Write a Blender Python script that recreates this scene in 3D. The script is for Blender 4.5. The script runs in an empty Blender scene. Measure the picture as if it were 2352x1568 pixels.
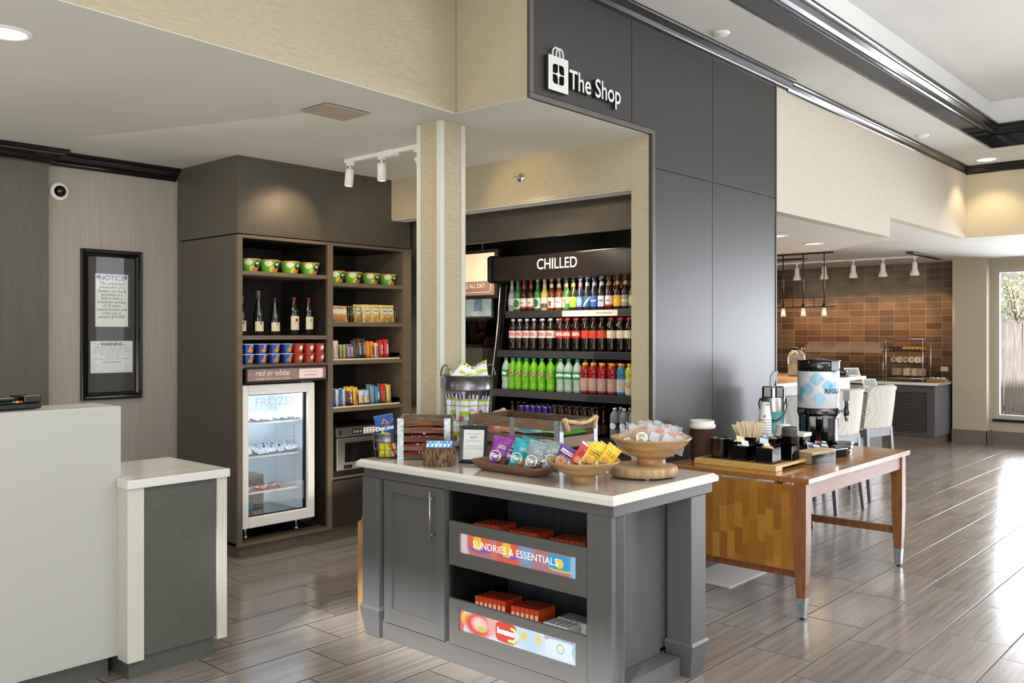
import bpy, bmesh, math, random
from mathutils import Vector, Matrix, Euler
RND=random.Random(11)
C=bpy.context.scene.collection
PI=math.pi
def lin(h):
    h=h.lstrip('#'); o=[]
    for i in (0,2,4):
        c=int(h[i:i+2],16)/255; o.append(c/12.92 if c<=.04045 else ((c+.055)/1.055)**2.4)
    return o
_M={}
def mat(name,hexc,rough=.5,metal=0,var=.06,vs=(6,6,6),bump=0,emis=0,ecol=None,trans=0,alpha=1,coat=0,ior=1.45,det=3,bdist=.002,spec=.5,sharp=.2):
    """node based material: base colour broken up by stretched noise"""
    if name in _M: return _M[name]
    m=bpy.data.materials.new(name); m.use_nodes=True; nt=m.node_tree; n=nt.nodes; l=nt.links
    b=n['Principled BSDF']; c=lin(hexc) if isinstance(hexc,str) else hexc
    tc=n.new('ShaderNodeTexCoord'); mp=n.new('ShaderNodeMapping'); mp.inputs['Scale'].default_value=vs
    nz=n.new('ShaderNodeTexNoise'); nz.inputs['Scale'].default_value=1; nz.inputs['Detail'].default_value=det
    l.new(tc.outputs['Object'],mp.inputs['Vector']); l.new(mp.outputs['Vector'],nz.inputs['Vector'])
    cr=n.new('ShaderNodeValToRGB'); cr.color_ramp.elements[0].position=.5-sharp; cr.color_ramp.elements[1].position=.5+sharp
    cr.color_ramp.elements[0].color=[max(0,v*(1-var)) for v in c]+[1]; cr.color_ramp.elements[1].color=[min(1,v*(1+var)) for v in c]+[1]
    l.new(nz.outputs['Fac'],cr.inputs['Fac']); l.new(cr.outputs['Color'],b.inputs['Base Color'])
    b.inputs['Roughness'].default_value=rough; b.inputs['Metallic'].default_value=metal; b.inputs['IOR'].default_value=ior
    b.inputs['Specular IOR Level'].default_value=spec
    if bump:
        bp=n.new('ShaderNodeBump'); bp.inputs['Strength'].default_value=bump; bp.inputs['Distance'].default_value=bdist
        l.new(nz.outputs['Fac'],bp.inputs['Height']); l.new(bp.outputs['Normal'],b.inputs['Normal'])
    if emis:
        b.inputs['Emission Color'].default_value=(lin(ecol) if ecol else c)+[1]; b.inputs['Emission Strength'].default_value=emis
    if trans: b.inputs['Transmission Weight'].default_value=trans
    if alpha<1: b.inputs['Alpha'].default_value=alpha
    if coat: b.inputs['Coat Weight'].default_value=coat; b.inputs['Coat Roughness'].default_value=.08
    _M[name]=m; return m
class MB:
    def __init__(s): s.v=[];s.f=[];s.m=[];s.s=[];s.mats=[]
    def mi(s,m):
        if m not in s.mats: s.mats.append(m)
        return s.mats.index(m)
    def add(s,vs,fs,m,smooth=False,M=None,ms=None):
        o=len(s.v)
        for p in vs:
            p=Vector(p)
            if M is not None: p=M@p
            s.v.append(p)
        for i,f in enumerate(fs):
            s.f.append([a+o for a in f]); s.m.append(s.mi(ms[i] if ms else m)); s.s.append(smooth)
        return s
    def box(s,x0,y0,z0,x1,y1,z1,m,M=None):
        v=[(x0,y0,z0),(x1,y0,z0),(x1,y1,z0),(x0,y1,z0),(x0,y0,z1),(x1,y0,z1),(x1,y1,z1),(x0,y1,z1)]
        return s.add(v,[(0,3,2,1),(4,5,6,7),(0,1,5,4),(1,2,6,5),(2,3,7,6),(3,0,4,7)],m,M=M)
    def prism(s,pts,z0,z1,m,M=None,smooth=False):
        n=len(pts); v=[(x,y,z0) for x,y in pts]+[(x,y,z1) for x,y in pts]
        f=[tuple(range(n))[::-1],tuple(range(n,2*n))]+[(i,(i+1)%n,n+(i+1)%n,n+i) for i in range(n)]
        return s.add(v,f,m,M=M)
    def lathe(s,prof,m,n=24,M=None,c=(0,0,0),paint=None,cap=True,a0=0,a1=2*PI,smooth=True):
        full=abs(a1-a0-2*PI)<1e-6; k=n if full else n+1; v=[];f=[];ms=[]
        for (r,z) in prof:
            for i in range(k):
                a=a0+(a1-a0)*i/n; v.append((c[0]+r*math.cos(a),c[1]+r*math.sin(a),c[2]+z))
        for j in range(len(prof)-1):
            for i in range(n):
                i2=(i+1)%k; f.append((j*k+i,j*k+i2,(j+1)*k+i2,(j+1)*k+i))
                ms.append(paint(a0+(a1-a0)*(i+.5)/n,(prof[j][1]+prof[j+1][1])/2,j) if paint else m)
        if cap and full:
            if prof[0][0]>1e-5: f.append(tuple(range(k))[::-1]); ms.append(ms[0])
            if prof[-1][0]>1e-5: f.append(tuple(range((len(prof)-1)*k,len(prof)*k))); ms.append(ms[-1])
        return s.add(v,f,m,smooth,M,ms)
    def cyl(s,x,y,z0,z1,r0,m,r1=None,n=20,M=None):
        return s.lathe([(r0,z0),(r0 if r1 is None else r1,z1)],m,n,M,(x,y,0))
    def tube(s,pts,r,m,n=8,closed=False,M=None,twist=0,lobes=0):
        P=[Vector(p) for p in pts]; N=len(P); v=[];f=[]; up=Vector((0,0,1)); prev=None
        for i,p in enumerate(P):
            if closed: t=(P[(i+1)%N]-P[i-1])
            else: t=P[min(i+1,N-1)]-P[max(i-1,0)]
            t.normalize()
            if prev is None:
                a=up if abs(t.z)<.95 else Vector((1,0,0)); u=t.cross(a).normalized()
            else:
                u=prev-t*prev.dot(t); u=u.normalized() if u.length>1e-6 else t.orthogonal().normalized()
            prev=u; w=t.cross(u)
            for k in range(n):
                an=2*PI*k/n; rr=r*(1+(.22*math.cos(lobes*an+twist*i) if lobes else 0))
                v.append(p+u*math.cos(an)*rr+w*math.sin(an)*rr)
        for i in range(N if closed else N-1):
            for k in range(n):
                a=i*n+k;b=i*n+(k+1)%n;c2=((i+1)%N)*n+(k+1)%n;d=((i+1)%N)*n+k; f.append((a,b,c2,d))
        if not closed: f.append(tuple(range(n))[::-1]); f.append(tuple(range((N-1)*n,N*n)))
        return s.add(v,f,m,True,M)
    def grid(s,fn,nx,ny,m,paint=None,M=None,smooth=True):
        v=[fn(i/nx,j/ny) for j in range(ny+1) for i in range(nx+1)]; f=[];ms=[]
        for j in range(ny):
            for i in range(nx):
                a=j*(nx+1)+i; f.append((a,a+1,a+nx+2,a+nx+1)); ms.append(paint((i+.5)/nx,(j+.5)/ny) if paint else m)
        return s.add(v,f,m,smooth,M,ms)
    def poly(s,pts,m,M=None): return s.add(pts,[tuple(range(len(pts)))],m,M=M)
    def ball(s,c,r,m,n=10,sc=(1,1,1),M=None):
        v=[];f=[];h=n//2
        for j in range(h+1):
            t=PI*j/h
            for i in range(n):
                a=2*PI*i/n; v.append((c[0]+r*sc[0]*math.sin(t)*math.cos(a),c[1]+r*sc[1]*math.sin(t)*math.sin(a),c[2]-r*sc[2]*math.cos(t)))
        for j in range(h):
            for i in range(n): f.append((j*n+i,j*n+(i+1)%n,(j+1)*n+(i+1)%n,(j+1)*n+i))
        return s.add(v,f,m,True,M)
    def build(s,name,parent=None,loc=(0,0,0),rot=0,bevel=0,seg=2,fix=True):
        me=bpy.data.meshes.new(name); me.from_pydata([tuple(p) for p in s.v],[],s.f)
        for m in s.mats: me.materials.append(m)
        me.polygons.foreach_set('material_index',s.m); me.polygons.foreach_set('use_smooth',s.s)
        me.validate(); me.update()
        o=bpy.data.objects.new(name,me); C.objects.link(o); o.location=loc
        o.rotation_euler=rot if isinstance(rot,(tuple,list,Euler)) else (0,0,rot)
        if parent: o.parent=parent
        if bevel:
            b=o.modifiers.new('b','BEVEL'); b.width=bevel; b.segments=seg; b.limit_method='ANGLE'; b.angle_limit=math.radians(40); b.harden_normals=False
        return o
def tag(o,label,cat,group=None,kind=None):
    if label: o['label']=label
    if cat: o['category']=cat
    if group: o['group']=group
    if kind: o['kind']=kind
    return o
def thing(name,label,cat,loc=(0,0,0),rot=0,group=None):
    o=bpy.data.objects.new(name,None); C.objects.link(o); o.location=loc; o.empty_display_size=.05
    o.rotation_euler=rot if isinstance(rot,(tuple,list)) else (0,0,rot)
    return tag(o,label,cat,group)
def struct(name,mb,**k):
    o=mb.build(name,**k); o['kind']='structure'; return o
KIDS={}
def kids(o):
    return [c for c in C.objects if c.parent==o]
def dup(root,loc,rot=None,label=None,group=None,tree=None,scale=None):
    """copy a thing together with its parts and sub-parts"""
    ks=tree if tree is not None else tree_of(root)
    r=root.copy(); C.objects.link(r); r.location=loc
    if rot is not None: r.rotation_euler=rot if isinstance(rot,(tuple,list)) else (0,0,rot)
    if label: r['label']=label
    if group: r['group']=group
    if scale: r.scale=scale
    for c,gs in ks:
        d=c.copy(); C.objects.link(d); d.parent=r
        for g in gs:
            e=g.copy(); C.objects.link(e); e.parent=d
    return r
def tree_of(root):
    allk=list(C.objects); ch=[o for o in allk if o.parent==root]
    return [(c,[o for o in allk if o.parent==c]) for c in ch]
ORD=['first','second','third','fourth','fifth','sixth','seventh','eighth','ninth','tenth','eleventh','twelfth','thirteenth','fourteenth','fifteenth','sixteenth','seventeenth','eighteenth','nineteenth','twentieth']
def nth(i,n):
    if n==1: return 'only'
    if i==0: return 'leftmost'
    if i==n-1: return 'rightmost'
    return ORD[i]+' from left'
# ---- lettering -------------------------------------------------
_T={}
def text_data(s,size,bold=0,sx=1,al='CENTER',ext=0,shear=0):
    k=(s,size,bold,sx,al,ext,shear)
    if k in _T: return _T[k]
    cu=bpy.data.curves.new('t','FONT'); cu.body=s; cu.size=size; cu.align_x=al; cu.align_y='CENTER'; cu.offset=bold; cu.extrude=ext; cu.shear=shear
    cu.resolution_u=6 if size>.1 else 3
    ob=bpy.data.objects.new('t',cu); C.objects.link(ob); bpy.context.view_layer.update()
    dg=bpy.context.evaluated_depsgraph_get(); me=bpy.data.meshes.new_from_object(ob.evaluated_get(dg))
    vs=[(v.co.x*sx,v.co.y,v.co.z) for v in me.vertices]; fs=[tuple(p.vertices) for p in me.polygons]
    bpy.data.objects.remove(ob); bpy.data.curves.remove(cu); bpy.data.meshes.remove(me)
    _T[k]=(vs,fs); return _T[k]
def fr(right,up,org):
    r=Vector(right).normalized(); u=Vector(up).normalized(); n=r.cross(u)
    return Matrix(((r.x,u.x,n.x,org[0]),(r.y,u.y,n.y,org[1]),(r.z,u.z,n.z,org[2]),(0,0,0,1)))
def put_text(mb,s,size,m,M,bold=0,sx=1,al='CENTER',ext=0,shear=0,rad=None):
    vs,fs=text_data(s,size,bold,sx,al,ext,shear)
    if rad: vs=[(rad*math.sin(x/rad),y,z+rad*math.cos(x/rad)) for x,y,z in vs]
    mb.add(vs,fs,m,M=M)
def scribble(mb,x,z,w,h,m,y,n=1,seed=0,gap=None,lw=.0007):
    """rows of illegible small print"""
    RN=random.Random(seed); gap=gap or h*1.5
    for i in range(n):
        pts=[]; k=max(6,int(w/(h*.55)))
        for j in range(k+1): pts.append((x-w/2+w*j/k,y,z-i*gap+RN.uniform(-.5,.5)*h))
        mb.tube(pts,lw,m,4)
# face frames: FY faces -y (towards the camera side), FX faces -x
def FY(x,y,z): return fr((1,0,0),(0,0,1),(x,y,z))
def FX(x,y,z): return fr((0,-1,0),(0,0,1),(x,y,z))
# ================= materials of the place =====================
m_beige=mat('wallcovering_beige','#b0a58a',.75,var=.10,vs=(22,22,160),bump=.25,det=4)
m_beigeh=mat('wallcovering_beige_warm','#b9ae92',.75,var=.09,vs=(30,30,200),bump=.25,det=4)
m_beiged=mat('wallcovering_taupe','#aa9f8a',.75,var=.08,vs=(30,30,200),bump=.2,det=4)
m_beigeR=mat('wallcovering_cream','#b7ae9e',.75,var=.07,vs=(18,18,120),bump=.15,det=4)
m_vert=mat('wallcovering_vertical','#9f9a92',.7,var=.09,vs=(150,150,3),bump=.2,det=4)
m_ceil=mat('ceiling_paint','#c8c8c1',.85,var=.03,vs=(2,2,2))
m_ceil2=mat('ceiling_paint_white','#dbdad5',.85,var=.02,vs=(2,2,2))
m_panel=mat('dark_bronze_panel','#31302d',.42,var=.05,vs=(60,60,5),bump=.05,det=5,spec=.38)
m_paneld=mat('dark_grey_panel','#54524b',.5,var=.10,vs=(40,40,4),det=5)
m_cab=mat('cabinet_brown_stain','#4f4b43',.42,var=.07,vs=(50,50,4),det=5)
m_cabf=mat('cabinet_edge_brown','#665b4b',.45,var=.12,vs=(8,60,60),det=5)
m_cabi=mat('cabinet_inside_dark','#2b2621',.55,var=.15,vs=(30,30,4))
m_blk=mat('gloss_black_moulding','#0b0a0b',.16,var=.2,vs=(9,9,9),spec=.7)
m_black=mat('matt_black','#0a0a0a',.55,var=.1)
m_isl=mat('island_grey_stain','#5b5b5b',.4,var=.055,vs=(50,50,3),det=5)
m_islh=mat('island_grey_stain_h','#5c5b59',.4,var=.05,vs=(3,3,50),det=5)
m_isld=mat('island_inside_dark','#34393f',.45,var=.2,vs=(30,30,3))
m_quartz=mat('white_quartz','#d9d8d1',.12,var=.035,vs=(220,220,220),det=6,coat=.2)
m_desk=mat('desk_solid_white','#b4b4ad',.35,var=.06,vs=(260,260,260),det=6)
m_strip=mat('pale_edge_strip','#c9c8ba',.4,var=.04,vs=(60,60,60))
m_deskd=mat('desk_dark_panel','#55564f',.45,var=.10,vs=(30,30,30),det=5)
m_white=mat('white_enamel','#e9e9e6',.35,var=.02)
m_whiteg=mat('white_gloss','#eeeeec',.15,var=.02)
m_chrome=mat('chrome','#d8d8d8',.12,metal=1,var=.03)
m_steel=mat('brushed_steel','#b9b7b2',.3,metal=1,var=.08,vs=(3,3,200))
m_galv=mat('galvanised_steel','#a9b4b8',.4,metal=.7,var=.25,vs=(60,60,60))
m_gun=mat('gunmetal','#76777b',.26,metal=.85,var=.15,vs=(20,20,20))
m_lamp=mat('lamp_glow','#fff3dc',.5,emis=9,ecol='#ffe9c4')
m_lampw=mat('lamp_glow_warm','#ffe2b0',.5,emis=12,ecol='#ffd9a0')
def glass_mat(name,col='#ffffff',rough=.02,alpha=.12):
    if name in _M: return _M[name]
    m=bpy.data.materials.new(name); m.use_nodes=True; n=m.node_tree.nodes; l=m.node_tree.links
    for x in list(n): n.remove(x)
    o=n.new('ShaderNodeOutputMaterial'); mx=n.new('ShaderNodeMixShader'); g=n.new('ShaderNodeBsdfGlossy'); t=n.new('ShaderNodeBsdfTransparent'); f=n.new('ShaderNodeFresnel')
    f.inputs['IOR'].default_value=1.45; g.inputs['Roughness'].default_value=rough; t.inputs['Color'].default_value=lin(col)+[1]
    l.new(f.outputs[0],mx.inputs[0]); l.new(t.outputs[0],mx.inputs[1]); l.new(g.outputs[0],mx.inputs[2]); l.new(mx.outputs[0],o.inputs[0])
    _M[name]=m; return m
m_glass=glass_mat('clear_glass')
m_glassg=glass_mat('tinted_glass','#c9d2c8')
def plank_tile():
    m=bpy.data.materials.new('floor_plank_tile'); m.use_nodes=True; nt=m.node_tree; n=nt.nodes; l=nt.links; b=n['Principled BSDF']
    def mth(op,a,b2=None,c=None):
        q=n.new('ShaderNodeMath'); q.operation=op
        for i,x in enumerate((a,b2,c)):
            if x is None: continue
            if isinstance(x,(int,float)): q.inputs[i].default_value=x
            else: l.new(x,q.inputs[i])
        return q.outputs[0]
    tc=n.new('ShaderNodeTexCoord'); sp=n.new('ShaderNodeSeparateXYZ'); l.new(tc.outputs['Object'],sp.inputs[0])
    X,Y=sp.outputs[0],sp.outputs[1]
    W,L=.3283,.6566
    yr=mth('DIVIDE',mth('SUBTRACT',Y,1.480),W); row=mth('FLOOR',yr)
    xr=mth('DIVIDE',mth('SUBTRACT',mth('SUBTRACT',X,5.280),mth('MULTIPLY',row,L/3)),L); col=mth('FLOOR',xr)
    fy=mth('FRACT',yr); fx=mth('FRACT',xr)
    dy=mth('MULTIPLY',mth('MINIMUM',fy,mth('SUBTRACT',1,fy)),W); dx=mth('MULTIPLY',mth('MINIMUM',fx,mth('SUBTRACT',1,fx)),L)
    dd=mth('MINIMUM',dy,dx); g=mth('LESS_THAN',dd,.0038)
    cv=n.new('ShaderNodeCombineXYZ'); l.new(row,cv.inputs[0]); l.new(col,cv.inputs[1])
    wn=n.new('ShaderNodeTexWhiteNoise'); wn.noise_dimensions='2D'; l.new(cv.outputs[0],wn.inputs['Vector'])
    # grain runs along x; shifted per tile
    off=n.new('ShaderNodeCombineXYZ'); l.new(mth('ADD',mth('MULTIPLY',X,.75),mth('MULTIPLY',wn.outputs['Value'],30)),off.inputs[0]); l.new(mth('MULTIPLY',Y,19),off.inputs[1]); l.new(mth('MULTIPLY',wn.outputs['Value'],17),off.inputs[2])
    nz=n.new('ShaderNodeTexNoise'); nz.inputs['Scale'].default_value=1.6; nz.inputs['Detail'].default_value=7; nz.inputs['Roughness'].default_value=.62; nz.inputs['Distortion'].default_value=.35; l.new(off.outputs[0],nz.inputs['Vector'])
    cr=n.new('ShaderNodeValToRGB'); e=cr.color_ramp.elements; e[0].position=.3; e[0].color=lin('#766c64')+[1]; e[1].position=.72; e[1].color=lin('#9a9087')+[1]
    x=cr.color_ramp.elements.new(.5); x.color=lin('#888078')+[1]; l.new(nz.outputs['Fac'],cr.inputs['Fac'])
    hs=n.new('ShaderNodeHueSaturation'); l.new(cr.outputs[0],hs.inputs['Color']); l.new(mth('MULTIPLY_ADD',wn.outputs['Value'],.22,.9),hs.inputs['Value'])
    mx=n.new('ShaderNodeMix'); mx.data_type='RGBA'; l.new(g,mx.inputs[0]); l.new(hs.outputs[0],mx.inputs[6]); mx.inputs[7].default_value=lin('#4a443f')+[1]
    l.new(mx.outputs[2],b.inputs['Base Color'])
    l.new(mth('MULTIPLY_ADD',nz.outputs['Fac'],.12,mth('MULTIPLY_ADD',g,.3,.13)),b.inputs['Roughness'])
    bp=n.new('ShaderNodeBump'); bp.inputs['Strength'].default_value=.5; bp.inputs['Distance'].default_value=.004
    l.new(mth('MULTIPLY_ADD',nz.outputs['Fac'],.025,mth('MINIMUM',mth('DIVIDE',dd,.006),1)),bp.inputs['Height']); l.new(bp.outputs[0],b.inputs['Normal'])
    b.inputs['Specular IOR Level'].default_value=.62; b.inputs['IOR'].default_value=1.65
    return m
def wall_tile():
    m=bpy.data.materials.new('brown_stack_tile'); m.use_nodes=True; nt=m.node_tree; n=nt.nodes; l=nt.links; b=n['Principled BSDF']
    tc=n.new('ShaderNodeTexCoord'); sp=n.new('ShaderNodeSeparateXYZ'); l.new(tc.outputs['Object'],sp.inputs[0]); cb=n.new('ShaderNodeCombineXYZ'); l.new(sp.outputs[1],cb.inputs[0]); l.new(sp.outputs[2],cb.inputs[1])
    br=n.new('ShaderNodeTexBrick'); br.offset=0; br.inputs['Scale'].default_value=1; br.inputs['Brick Width'].default_value=.232; br.inputs['Row Height'].default_value=.1035; br.inputs['Mortar Size'].default_value=.0018; br.inputs['Mortar Smooth'].default_value=.1
    br.inputs['Color1'].default_value=lin('#4c3b2d')+[1]; br.inputs['Color2'].default_value=lin('#6d5948')+[1]; br.inputs['Mortar'].default_value=lin('#a89480')+[1]; br.inputs['Bias'].default_value=-.1
    l.new(cb.outputs[0],br.inputs['Vector'])
    mp=n.new('ShaderNodeMapping'); mp.inputs['Scale'].default_value=(5,5,90); nz=n.new('ShaderNodeTexNoise'); nz.inputs['Detail'].default_value=5; nz.inputs['Scale'].default_value=1; l.new(tc.outputs['Object'],mp.inputs[0]); l.new(mp.outputs[0],nz.inputs['Vector'])
    mx=n.new('ShaderNodeMix'); mx.data_type='RGBA'; mx.blend_type='MULTIPLY'; mx.inputs[0].default_value=.55; l.new(br.outputs['Color'],mx.inputs[6])
    cr=n.new('ShaderNodeValToRGB'); cr.color_ramp.elements[0].color=(.35,.3,.26,1); cr.color_ramp.elements[1].color=(1,1,1,1); l.new(nz.outputs['Fac'],cr.inputs[0]); l.new(cr.outputs[0],mx.inputs[7]); l.new(mx.outputs[2],b.inputs['Base Color'])
    bp=n.new('ShaderNodeBump'); bp.inputs['Strength'].default_value=.35; bp.inputs['Distance'].default_value=.003; bp.invert=True; l.new(br.outputs['Fac'],bp.inputs['Height'])
    bp2=n.new('ShaderNodeBump'); bp2.inputs['Strength'].default_value=.2; bp2.inputs['Distance'].default_value=.002; l.new(nz.outputs['Fac'],bp2.inputs['Height']); l.new(bp.outputs[0],bp2.inputs['Normal']); l.new(bp2.outputs[0],b.inputs['Normal'])
    b.inputs['Roughness'].default_value=.2
    return m
m_floor=plank_tile(); m_tile=wall_tile()
m_base=mat('plank_baseboard','#6b6058',.45,var=.25,vs=(140,140,6),det=5)
# ================= the setting ================================
ZC=2.84; ZH=3.57
struct('floor',MB().box(-5,-7,-.1,14.4,9.1,0,m_floor))
# lower ceiling over the shop, upper lobby ceiling
struct('ceiling',MB().prism([(-5,3.13),(3.56,3.637),(3.57,3.12),(4.75,3.12),(6.4,3.12),(6.4,6.6),(-5,6.6)],ZC,ZC+.004,m_ceil))
struct('ceiling_lobby',MB().box(-5,2.58,ZH,11.56,3.8,ZH+.05,m_ceil).box(10.5,-7,ZH,11.56,2.58,ZH+.05,m_ceil).box(-5,-7,ZH,-2,2.58,ZH+.05,m_ceil))
struct('ceiling_vault',MB().box(-2.1,-7.1,4.06,10.6,2.68,4.1,m_ceil2))
# raised coffer: black board, crown and white upstand
def crown(mb,path,z,m,p=.08,h=.09,flip=1):
    """moulding swept along a horizontal path [(x,y)], projecting to the side given by flip"""
    prof=[(0,0),(.14,0),(.14,.1),(.3,.16),(.34,.24),(.5,.42),(.78,.6),(.8,.7),(.92,.74),(1,.84),(1,1),(0,1)]
    P=[Vector((a,b)) for a,b in path]; rows=[]
    for i,q in enumerate(P):
        ns=[]
        if i>0: d=(P[i]-P[i-1]).normalized(); ns.append(Vector((d.y,-d.x))*flip)
        if i<len(P)-1: d=(P[i+1]-P[i]).normalized(); ns.append(Vector((d.y,-d.x))*flip)
        nn=ns[0] if len(ns)==1 else (ns[0]+ns[1])/(1+ns[0].dot(ns[1]))
        rows.append([(q.x+nn.x*a*p,q.y+nn.y*a*p,z+b*h) for a,b in prof])
    k=len(prof); v=[x for r in rows for x in r]; f=[]
    for i in range(len(rows)-1):
        for j in range(k): f.append((i*k+j,i*k+(j+1)%k,(i+1)*k+(j+1)%k,(i+1)*k+j))
    f.append(tuple(range(k))); f.append(tuple(range((len(rows)-1)*k,len(rows)*k))[::-1])
    mb.add(v,f,m); return mb
struct('trim_coffer_board',MB().box(-2,2.56,ZH-.004,10.52,2.585,3.70,m_blk).box(10.495,-7,ZH-.004,10.52,2.56,3.70,m_blk))
struct('trim_coffer_crown',crown(MB(),[(-2,2.57),(10.505,2.57),(10.505,-7)],3.685,m_blk,.10,.115))
struct('wall_coffer',MB().box(-2,2.58,3.62,10.52,2.63,4.08,m_ceil2).box(10.5,-7,3.62,10.55,2.6,4.08,m_ceil2))
# beam on the left, return, fascia
wb=MB(); wb.prism([(-5,3.13),(3.56,3.637),(3.56,3.75),(-5,3.3)],ZC+.004,ZH,m_beige); struct('wall_soffit_left',wb)
struct('wall_soffit_return',MB().box(3.566,3.105,ZC+.004,3.62,3.70,ZH,m_beigeh))
fs=MB()
fs.box(3.575,3.10,2.845,4.76,3.13,ZH,m_black).box(4.76,3.10,0,6.47,3.13,ZH,m_black)
for (a,b,z0,z1) in [(3.60,4.517,2.872,3.56),(4.523,5.494,2.872,3.56),(4.775,5.494,2.634,2.872),(5.50,6.462,2.634,3.56),(4.775,5.494,.1,2.628),(5.50,6.462,.1,2.628)]:
    fs.box(a,3.09,z0,b,3.105,z1,m_panel)
struct('wall_fascia',fs)
m_trimb=mat('bronze_trim','#55514c',.4,metal=.2,var=.08)
struct('trim_fascia',MB().box(3.566,3.084,2.869,3.598,3.104,3.56,m_trimb).box(3.566,3.084,2.84,4.772,3.104,2.868,m_trimb).box(4.742,3.084,0,4.772,3.104,2.839,m_trimb).box(6.464,3.084,.1,6.477,3.106,3.56,m_trimb),bevel=.002)
struct('trim_crown_fascia',crown(MB(),[(3.57,3.095),(6.66,3.095)],3.497,m_blk,.085,.075))
struct('trim_crown_lobby',crown(MB(),[(6.66,3.10),(11.5,3.10),(11.5,-7)],3.475,m_blk,.06,.096))
# shop wall with the cooler niche
sw=MB().box(4.75,3.12,0,4.9,3.251,ZC,m_beigeh).box(4.75,3.251,2.52,4.9,6.5,ZC,m_beigeh)
sw.box(4.76,3.251,2.51,4.9,6.5,2.521,m_ceil)
struct('wall_shop',sw)
struct('wall_block',MB().box(4.9,3.13,0,6.47,3.235,ZC,m_cabi).box(6.42,3.235,0,6.47,9,2.75,m_beigeR))
struct('wall_niche',MB().box(5.96,3.235,0,6.0,6.6,ZC,m_black).box(5.0,3.236,2.295,5.03,6.48,2.7,m_cab))
# back wall on the left
lw=MB().box(2.398,6.49,0,6.0,6.6,ZC,m_vert)
struct('wall_back',lw)
struct('wall_back_left',MB().box(-5,6.39,0,2.398,6.6,ZC,m_paneld))
struct('trim_crown_back',crown(crown(MB(),[(-5,6.39),(2.40,6.39),(2.40,6.40)],ZC-.10,m_blk,.10,.10),[(2.40,6.49),(3.353,6.49)],ZC-.09,m_blk,.10,.09))
# pillar
pl=MB().box(3.60,3.805,0,3.79,3.995,ZC,m_beige)
struct('wall_pillar',pl)
tp=MB()
for (x0,x1,y0,y1) in [(3.592,3.626,3.797,3.831),(3.766,3.80,3.797,3.831),(3.592,3.626,3.971,4.005),(3.766,3.80,3.971,4.005)]:
    tp.box(x0,y0,0,x1,y1,ZC-.002,m_strip)
struct('trim_pillar',tp,bevel=.002)
# dining soffits
struct('wall_soffit_dining',MB().prism([(6.477,2.535),(8.948,2.535),(8.948,2.727),(11.5,2.727),(11.5,ZH),(6.477,ZH)],-3.2,-3.09,m_beigeR,M=Matrix(((1,0,0,0),(0,0,-1,0),(0,1,0,0),(0,0,0,1)))))
struct('wall_lintel',MB().box(11.5,-7,2.727,11.62,3.2,ZH,m_beigeh))
cp=[(6.47,3.2),(8.948,3.2),(9.02,3.15),(9.337,3.417),(9.55,3.62),(9.72,3.80),(9.92,4.02),(10.03,4.2),(10.09,4.38),(10.15,4.6),(10.2,4.9),(10.2,9),(6.47,9)]
struct('ceiling_soffit',MB().prism(cp,2.535,2.8,m_ceil))
dc=MB(); dc.add([(6.47,3.2,2.727),(11.5,3.2,2.727),(11.5,9,2.727),(6.47,9,2.727)],[(0,1,2,3)],m_ceil); dc.add([(11.5,-7,2.727),(14.4,-7,2.663),(14.4,9,2.663),(11.5,9,2.727)],[(0,1,2,3)],m_ceil)
struct('ceiling_dining',dc)
struct('wall_tile',MB().box(14.3,3.93,0,14.4,9,2.7,m_tile))
struct('trim_tile_edge',MB().box(14.285,3.945,.85,14.3,3.96,2.67,m_chrome))
struct('wall_far_column',MB().box(14.0,3.49,0,14.31,3.945,2.7,m_beiged))
struct('wall_far_side',MB().box(6.4,9,0,14.4,9.1,2.8,m_beigeR))
ww=MB(); ww.box(14.26,-7,0,14.4,3.49,.36,m_beiged); ww.box(14.26,-7,2.53,14.4,3.49,2.7,m_beiged)
wy=3.44; WIN=[]
for k in range(6):
    y1=3.44-k*1.72; y0=y1-1.5; WIN.append((y0,y1)); ww.box(14.26,y0-.22,.36,14.4,y0,2.53,m_beiged)
ww.box(14.26,3.44,.36,14.4,3.49,2.53,m_beiged)
struct('wall_window',ww)
m_alu=mat('window_frame_putty','#a9a596',.5,var=.04)
for k,(y0,y1) in enumerate(WIN[:5]):
    w=MB().box(14.27,y0,.36,14.34,y0+.05,2.53,m_alu).box(14.27,y1-.05,.36,14.34,y1,2.53,m_alu).box(14.27,y0+.05,.36,14.34,y1-.05,.42,m_alu).box(14.27,y0+.05,2.47,14.34,y1-.05,2.53,m_alu)
    o=struct('window_%d'%(k+1),w); g=MB().add([(14.31,y0+.05,.42),(14.31,y1-.05,.42),(14.31,y1-.05,2.47),(14.31,y0+.05,2.47)],[(0,1,2,3)],m_glass).build('pane',o)
struct('trim_sill',MB().box(14.22,-5,.325,14.27,3.47,.36,m_blk))
struct('baseboard_window',MB().box(14.24,-7,0,14.262,3.478,.185,m_base))
struct('baseboard_column',MB().box(13.98,3.478,0,14.0,3.95,.20,m_base).box(13.98,3.475,0,14.26,3.49,.20,m_base))
struct('baseboard_shop',MB().box(3.595,3.79,0,3.80,3.797,.1,m_base).box(-5,6.37,0,2.40,6.39,.1,m_base).box(2.40,6.47,0,3.35,6.49,.1,m_base))
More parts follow.
